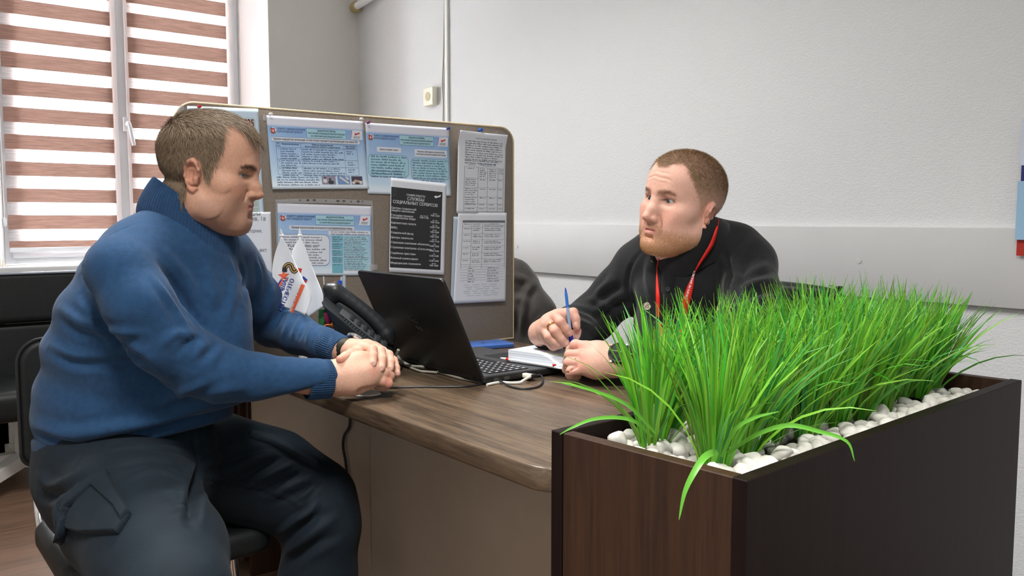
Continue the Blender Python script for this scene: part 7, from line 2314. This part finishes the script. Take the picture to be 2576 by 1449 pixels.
# standing collar, button placket, buttons
def plain_tube(name, rings, m, parent, n=96, rows=6):
    th = np.linspace(0, 2 * math.pi, n, endpoint=False)
    c_, a_, b_ = (spline([np.array(r[k]) for r in rings], rows) for k in range(3))
    V = np.array([c + np.cos(th)[:, None] * a + np.sin(th)[:, None] * b for c, a, b in zip(c_, a_, b_)])
    F = [(i * n + j, i * n + (j + 1) % n, (i + 1) * n + (j + 1) % n, (i + 1) * n + j) for i in range(len(V) - 1) for j in range(n)]
    return mesh_obj(name, V.reshape(-1, 3), np.array(F), m, parent)
cr_ = [ring_px((1676, 725), (1830, 650), 1.985, 2.015, .080), ring_px((1664, 692), (1836, 612), 1.975, 2.005, .085), ring_px((1656, 660), (1836, 592), 1.97, 2.0, .088), ring_px((1657, 640), (1828, 573), 1.968, 1.998, .0855), ring_px((1660, 622), (1819, 567), 1.965, 1.995, .082), ring_px((1664, 607), (1812, 561), 1.965, 1.995, .079), ring_px((1667, 608), (1808, 563), 1.965, 1.995, .076), ring_px((1668, 625), (1804, 577), 1.965, 1.995, .074)]
ncol = plain_tube('collar', cr_, SHIRT, shirt)
cuffm = SHIRT
def cuff2(p0, p1, d0, d1, r0, r1):
    a, b = at(*p0, d0), at(*p1, d1); t = (b - a) / np.linalg.norm(b - a)
    u = np.array([0, 0, 1.0]) - t * t[2]; u /= np.linalg.norm(u); s_ = np.cross(t, u)
    R = []
    for f, k in ((0, 1.0), (.1, 1.07), (.5, 1.07), (.95, 1.06), (1, 1.03), (1, .95), (.7, .9)):
        r = m_of(r0 + (r1 - r0) * f, d0) * k; R.append((a + (b - a) * f, u * r, s_ * r))
    plain_tube('cuff', R, SHIRT, shirt, 64, 3)
cuff2((1402, 832), (1366, 838), 2.02, 1.975, 41, 39); cuff2((1640, 901), (1596, 903), 1.772, 1.782, 41, 38)


def on_cloth(V, Q, pts, off):
    bvh = BVHTree.FromPolygons([tuple(v) for v in V], [tuple(int(i) for i in q) for q in Q])
    out = []
    for (u, v) in pts:
        r = ray(u, v); h = bvh.ray_cast(Vector(CAM), Vector(r / np.linalg.norm(r)))
        out.append(np.array(h[0]) - r / np.linalg.norm(r) * off if h[0] is not None else at(u, v, 1.95))
    return out
PLK = [(1690, 655), (1684, 690), (1678, 730), (1672, 780), (1668, 830), (1665, 880)]
l_ = on_cloth(Vs2, Qs2, [(u - 15, v) for u, v in PLK], .002); r_ = on_cloth(Vs2, Qs2, [(u + 15, v) for u, v in PLK], .002)
ls_, rs_ = spline(l_, 5), spline(r_, 5); V = []
for a, b in zip(ls_, rs_): V += [a + FWD * .003, a, b, b + FWD * .003]
mesh_obj('button_placket', V, [(4 * i + k, 4 * i + k + 1, 4 * i + 5 + k, 4 * i + 4 + k) for i in range(len(ls_) - 1) for k in range(3)], SHIRT, shirt)
BTN = mat('black_button', lin(36, 36, 38), .3, spec=.6)
for (u, v) in ((1680, 728), (1669, 822), (1692, 668)):
    p = on_cloth(Vs2, Qs2, [(u, v)], .003)[0]; n = -ray(u, v); n /= np.linalg.norm(n)
    MB().tube([p - n * .002, p, p + n * .0016, p + n * .0018, p + n * .001], [.0056, .0058, .0056, .0044, .0040], 20).build('button', BTN, shirt)
# small metal badge on the chest
p = on_cloth(Vs2, Qs2, [(1628, 770)], .0075)[0]; n = -ray(1628, 770) - RGT * .15; n /= np.linalg.norm(n)
bx = np.cross([0, 0, 1.0], n); bx /= np.linalg.norm(bx); by_ = np.cross(n, bx)
BMt = Matrix(((bx[0], by_[0], n[0], p[0]), (bx[1], by_[1], n[1], p[1]), (bx[2], by_[2], n[2], p[2]), (0, 0, 0, 1)))
bdg = MB().lathe([(.0086, -.002), (.009, .0005), (.0086, .0012), (.0074, .0012), (.0070, .0006), (.001, .0006)], 28, BMt).build('badge', mat('badge_metal', lin(206, 190, 180), .35, metal=.6), shirt)
rel = MB()
for (x, y, a, w_, h_) in ((-.002, .001, 40, .006, .0016), (.002, .001, -50, .006, .0016), (0, -.003, 10, .006, .0014), (-.003, -.003, 80, .004, .0012), (.003, .0035, 0, .004, .0012)):
    rel.box((-w_ / 2, -h_ / 2, .0006), (w_ / 2, h_ / 2, .0011), mtx=BMt @ Matrix.Translation((x, y, 0)) @ Matrix.Rotation(math.radians(a), 4, 'Z'))
rel.build('badge_relief', mat('badge_brown', lin(120, 84, 72), .5), bdg, smooth=False)
p = on_cloth(Vs2, Qs2, [(1640, 658)], .006)[0]
MB().box((-.004, -.0012, 0), (.005, .0012, .0012), .0005, 1, Matrix.Translation(Vector(p)) @ Matrix.Rotation(math.radians(-50), 4, Vector(n))).build('collar_clip', M['silver'], shirt)

# red lanyard, lying over shirt and collar
cV = np.array([v.co[:] for v in ncol.data.vertices]); cQ = np.array([p.vertices[:] for p in ncol.data.polygons])
Vlan, Qlan = np.concatenate([Vs2, cV]), np.concatenate([Qs2, cQ + len(Vs2)])
RED = mat('red_ribbon', lin(222, 44, 34), .5, spec=.35, noise=.06, nscale=200)
lan = []
def ribbon(name, L_, R_, lift, parent):
    a = spline(on_cloth(Vlan, Qlan, L_, lift), 6); b = spline(on_cloth(Vlan, Qlan, R_, lift), 6); V = []
    for x, y in zip(a, b): V += [x, y]
    o = mesh_obj(name, V, [(2 * i, 2 * i + 1, 2 * i + 3, 2 * i + 2) for i in range(len(a) - 1)], RED, parent)
    s = o.modifiers.new('thick', 'SOLIDIFY'); s.thickness = .0008; s.offset = 0
    return o
ln = empty('lanyard', tuple(at(1720, 700, 1.93)), 'red lanyard with white lettering round the neck of the man in black', 'lanyard')
ribbon('strap', [(1806, 549), (1800, 575), (1786, 612), (1770, 640), (1754, 668), (1744, 690), (1728, 722), (1717, 755), (1707, 795), (1698, 832), (1688, 880)], [(1809, 551), (1805, 580), (1797, 612), (1783, 636), (1760, 668), (1748, 690), (1744, 722), (1737, 755), (1727, 795), (1716, 832), (1706, 880)], .007, ln)
ribbon('strap', [(1661, 640), (1654, 660), (1651.5, 680), (1650, 715), (1650, 750), (1651, 790), (1656, 815), (1668, 860)], [(1663, 640), (1656, 660), (1653.5, 680), (1657, 715), (1660, 750), (1660, 790), (1663, 815), (1676, 860)], .007, ln)
def cloth_text(body, o, d, nrm, size, m, part, parent, lift):
    V, F = text_geo(body, 1.0, 'LEFT', .03, 2)
    W = on_cloth(Vlan, Qlan, [(o[0] + x * d[0] * size + y * nrm[0] * size, o[1] + x * d[1] * size + y * nrm[1] * size) for x, y in V], lift)
    return mesh_obj(part, W, F, m, parent, False)
cloth_text('СВОИХ НЕ БРОСАЕМ', (1728, 752), (.30, -.954), (-.954, -.30), 7.0, INK_WHITE, 'lettering', ln, .0092)
cloth_text('ЗАЩИТНИКИ ОТЕЧЕСТВА', (1695, 872), (.235, -.97), (-.97, -.235), 8.0, INK_WHITE, 'lettering', ln, .0092)

# wrist watch, wedding ring
def ring_on(c, axis, r, prof, name, m, parent, squash=1.0):
    t = np.array(axis) / np.linalg.norm(axis); u = np.cross(t, [0, 0, 1.0]); u /= np.linalg.norm(u); s_ = np.cross(t, u); mb = MB(); V = []; n = 48; k = len(prof)
    for i in range(n):
        a = 2 * math.pi * i / n; d = u * math.cos(a) + s_ * math.sin(a) * squash
        for (o_, h_) in prof: V.append(c + t * o_ + d * (r + h_))
    mb.add(V, [(k * i + j, k * i + (j + 1) % k, k * ((i + 1) % n) + (j + 1) % k, k * ((i + 1) % n) + j) for i in range(n) for j in range(k)])
    return mb.build(name, m, parent)
wc = at(1562, 905, 1.786); wax = at(1600, 903, 1.78) - at(1540, 908, 1.79)
wbnd = ring_on(wc, wax, m_of(31, 1.786), [(-.011, -.001), (-.011, .003), (.011, .003), (.011, -.001)], 'watch_band', M['black_plastic'], man2)
wn = -FWD * .80 + UPV * .50 - RGT * .2; wt_ = wax / np.linalg.norm(wax); wn -= wt_ * (wn @ wt_); wn /= np.linalg.norm(wn)
cf_ = wc + wn * m_of(33, 1.786)
case = MB().tube([cf_ - wn * .004, cf_ - wn * .003, cf_ + wn * .004, cf_ + wn * .007, cf_ + wn * .0085, cf_ + wn * .006], [.019, .0225, .0235, .0225, .018, .0165], 32).build('watch_case', mat('watch_black_steel', lin(44, 44, 46), .25, metal=.7), wbnd)
MB().tube([cf_ + wn * .005, cf_ + wn * .0066], .0165, 28).build('watch_dial', mat('watch_dial', lin(150, 156, 152), .25), wbnd)
for k in range(4):
    a = math.radians(45 + 90 * k); q = cf_ + (wt_ * math.cos(a) + np.cross(wn, wt_) * math.sin(a)) * .0225 + wn * .002
    MB().tube([q, q + (wt_ * math.cos(a) + np.cross(wn, wt_) * math.sin(a)) * .004], .0026, 10).build('watch_pusher', M['chrome'], wbnd)
ring_on(at(1389, 822, 1.917), at(1396, 833, 1.905) - at(1384, 814, 1.930), m_of(13.4, 1.917), [(-.0018, -.001), (-.0018, .0006), (.0018, .0006), (.0018, -.001)], 'finger_ring', mat('gold_ring', lin(212, 176, 110), .2, metal=1), man2)

# trousers and shoes under the desk
T2 = Field((1.25, .95, 0), (2.1, 1.8, .72), .010)
T2.ell(hipc + [.0, 0, .02], (.15, .20, .11), k=.04)
for s in (-1, 1): T2.chain([(hipc + [0, s * .09, 0], .098), (hipc + [-.38, s * .12, -.02], .08), (hipc + [-.36, s * .12, -.45], .06)], .03)
Vx, Qx = T2.mesh(); mesh_obj('trousers', Vx, Qx, trouser_cloth('black_trousers', lin(30, 31, 33)), man2)
for s in (-1, 1):
    a = hipc + [-.36, s * .12, -.50]
    S = Field(a - [.28, .08, .06], a + [.12, .08, .12], .007); S.chain([(a + [.05, 0, -.005], .042), (a + [-.06, 0, 0], .044), (a + [-.18, 0, -.015], .034)], .03); S.plane_cut((0, 0, .002), (0, 0, -1), .004)
    Vx, Qx = S.mesh(); mesh_obj('shoe', Vx, Qx, SHOE, man2)

# the blue ballpoint held in the right hand
pt, pb = at(1422, 722, 1.915), at(1440, 882, 1.925)
pv = pb - pt; pen_ = empty('ballpoint_pen', tuple(pb), 'clear blue ballpoint pen held upright in the right hand of the man in black', 'pen')
def seg(t0, t1, r0, r1, m, nm): MB().tube([pt + pv * t0, pt + pv * t1], [r0, r1], 12).build(nm, m, pen_)
seg(0, .012, .0005, .0006, M['silver'], 'ball_tip'); seg(.012, .075, .0010, .0026, Mb2, 'nose_cone'); seg(.075, .11, .0026, .0034, Mb, 'grip_end'); seg(.11, .32, .0034, .0036, Mb, 'upper_barrel')
seg(.32, .76, .0037, .0037, mat('pen_clear_blue', lin(150, 172, 206), .15, spec=.6), 'barrel'); seg(.76, 1.0, .0052, .0048, mat('cap_blue', lin(22, 40, 172), .3), 'cap')
# ================================================================== artificial grass tufts
GR = mat('artificial_grass', (1, 1, 1), .42, spec=.45, attr='tone', sss=.0)
b_ = GR.node_tree.nodes['Principled BSDF']
tl_ = GR.node_tree.nodes.new('ShaderNodeBsdfTranslucent'); at_ = [n for n in GR.node_tree.nodes if n.type == 'ATTRIBUTE'][0]
mxs = GR.node_tree.nodes.new('ShaderNodeMixShader'); mxs.inputs[0].default_value = .30
GR.node_tree.links.new(at_.outputs['Color'], tl_.inputs[0]); GR.node_tree.links.new(b_.outputs[0], mxs.inputs[1]); GR.node_tree.links.new(tl_.outputs[0], mxs.inputs[2])
GR.node_tree.links.new(mxs.outputs[0], GR.node_tree.nodes['Material Output'].inputs[0])


def tuft_geo(seed, n, hgt, spread, extra=()):
    r = np.random.default_rng(seed)
    V, F, Cc = [], [], []
    S = 7
    blades = []
    for i in range(n):
        az = r.uniform(0, 2 * math.pi); rad = .016 * math.sqrt(r.random())
        lean = abs(r.normal(0, spread)); L = hgt * r.uniform(.72, 1.12)
        if r.random() < .07: lean += .6; 
        blades.append((az, rad, lean, L, r.uniform(.3, 1.0) * (.35 + lean), r.uniform(.0038, .0064)))
    for e in extra: blades.append(e)
    for (az, rad, lean, L, bend, wd) in blades:
        d = np.array([math.cos(az), math.sin(az), 0]); p = d * rad + [0, 0, -.012]
        side0 = np.array([-math.sin(az), math.cos(az), 0]); ra = r.uniform(-1.2, 1.2)
        tone = np.array(lin(*(np.array([100, 172, 52]) + r.normal(0, 1, 3) * [13, 13, 9])))
        if r.random() < .25: tone = np.array(lin(134, 198, 62))
        elif r.random() < .14: tone = np.array(lin(72, 158, 70))
        ang = lean * .55
        b0 = len(V)
        for k in range(S):
            t = k / (S - 1)
            dirv = d * math.sin(ang) + np.array([0, 0, 1]) * math.cos(ang)
            nrm = d * math.cos(ang) - np.array([0, 0, 1]) * math.sin(ang)
            sd = side0 * math.cos(ra) + nrm * math.sin(ra)
            w_ = wd * (.62 + .75 * t - 1.32 * t * t) * .62 if k < S - 1 else .0002
            fold = np.cross(sd, dirv) * w_ * .35
            V += [p - sd * w_, p + fold, p + sd * w_]
            cc = tone; Cc += [cc, cc * .86, cc]
            p = p + dirv * (L / (S - 1)); ang += bend * (L / .2) / (S - 1) * (1.0 + .6 * t)
        for k in range(S - 1):
            for j in (0, 1): F.append((b0 + 3 * k + j, b0 + 3 * k + j + 1, b0 + 3 * k + 4 + j, b0 + 3 * k + 3 + j))
    return np.array(V), np.array(F), np.array(Cc)


variants = []
for k in range(6):
    V, F, Cc = tuft_geo(50 + k, 105, .192, .26 if k > 1 else .36)
    o = mesh_obj('grass_tuft', V, F, GR, None, True); set_color(o, Cc); variants.append(o)
spots_t = [(.095, .205), (.080, .098)]
rr_ = random.Random(4)
for i in range(9):
    for j, b in enumerate((.118, .178, .238)):
        a = .165 + i * .078 + (.038 if j == 1 else 0) + rr_.uniform(-.012, .012)
        if a < PL - .035: spots_t.append((a, b + rr_.uniform(-.012, .012)))
first = True
for i, (a, b) in enumerate(spots_t):
    v = i if i < 6 else 2 + i % 4
    if i < 6: o = variants[i]
    else: o = variants[v].copy(); COL.objects.link(o)
    o.location = pl_pt(a, b * PW / .30, .803)
    tl = e1 * (.30 * max(0, (a - .62) / .24)) - e2 * (.16 * max(0, (.19 - b) / .1) if i > 1 else 0)
    ax3 = Vector((-tl[1], tl[0], 0)); ang = ax3.length
    q3 = Matrix.Rotation(ang, 3, ax3) if ang > 1e-4 else Matrix.Identity(3)
    o.rotation_euler = (q3 @ Matrix.Rotation(rr_.uniform(0, 6.28), 3, 'Z')).to_euler()
    s = rr_.uniform(.93, 1.06); o.scale = (s, s, s)
    lab = 'artificial grass tuft in the dense green row filling the planter'
    if i == 0: lab = 'free-standing artificial grass tuft at the desk-side front corner of the planter'
    if i == 1: lab = 'artificial grass tuft at the near front planter corner, blades drooping over the rim'
    tag(o, lab, 'artificial grass', 'artificial grass tufts in the planter')
# a few long drooping blades on the near front tuft: its own mesh
def droop(pts, wd):
    s = spline(pts, 5); V = []; n = len(s)
    for i, p in enumerate(s):
        t = i / (n - 1); tn = s[min(i + 1, n - 1)] - s[max(i - 1, 0)]; tn /= np.linalg.norm(tn)
        sd = np.cross(tn, -ray(1800, 1150)); sd /= np.linalg.norm(sd); w_ = wd * (.5 + 1.2 * t - 1.6 * t * t) if i < n - 1 else .0002
        V += [p - sd * w_, p + ray(1800, 1150) * w_ * .3, p + sd * w_]
    return V, [(3 * i + j, 3 * i + j + 1, 3 * i + 4 + j, 3 * i + 3 + j) for i in range(n - 1) for j in (0, 1)]
for tft, lst in ((variants[1], [([at(1795, 1160, .80), at(1799, 1138, .78), at(1772, 1150, .755), at(1745, 1190, .745), at(1722, 1240, .742), at(1708, 1308, .742)], .0042), ([at(1815, 1150, .80), at(1850, 1080, .78), at(1900, 1050, .77), at(1960, 1035, .765)], .0026), ([at(1830, 1140, .80), at(1900, 1095, .76), at(1980, 1070, .74), at(2060, 1085, .735), at(2130, 1110, .73), at(2150, 1160, .73)], .0028)]),
                 (variants[0], [([at(1640, 1100, .92), at(1600, 1062, .90), at(1550, 1050, .89), at(1490, 1055, .885), at(1440, 1075, .88), at(1408, 1093, .88)], .0028), ([at(1650, 1090, .92), at(1580, 1020, .90), at(1500, 985, .89), at(1408, 962, .885)], .0026)])):
    for pts, wd in lst:
        V, F = droop(pts, wd)
        if tft.data.users > 1: tft.data = tft.data.copy()
        me = tft.data
        W = Matrix.LocRotScale(tft.location, tft.rotation_euler, tft.scale).inverted()
        bm = bmesh.new(); bm.from_mesh(me)
        lay = bm.verts.layers.float_color['tone']
        vs = []
        for k_, v in enumerate(V):
            nv_ = bm.verts.new(W @ Vector(v)); nv_[lay] = (*np.array(lin(100, 172, 56)), 1); vs.append(nv_)
        for f in F:
            fc = bm.faces.new([vs[q] for q in f]); fc.smooth = True
        bm.to_mesh(me); bm.free()
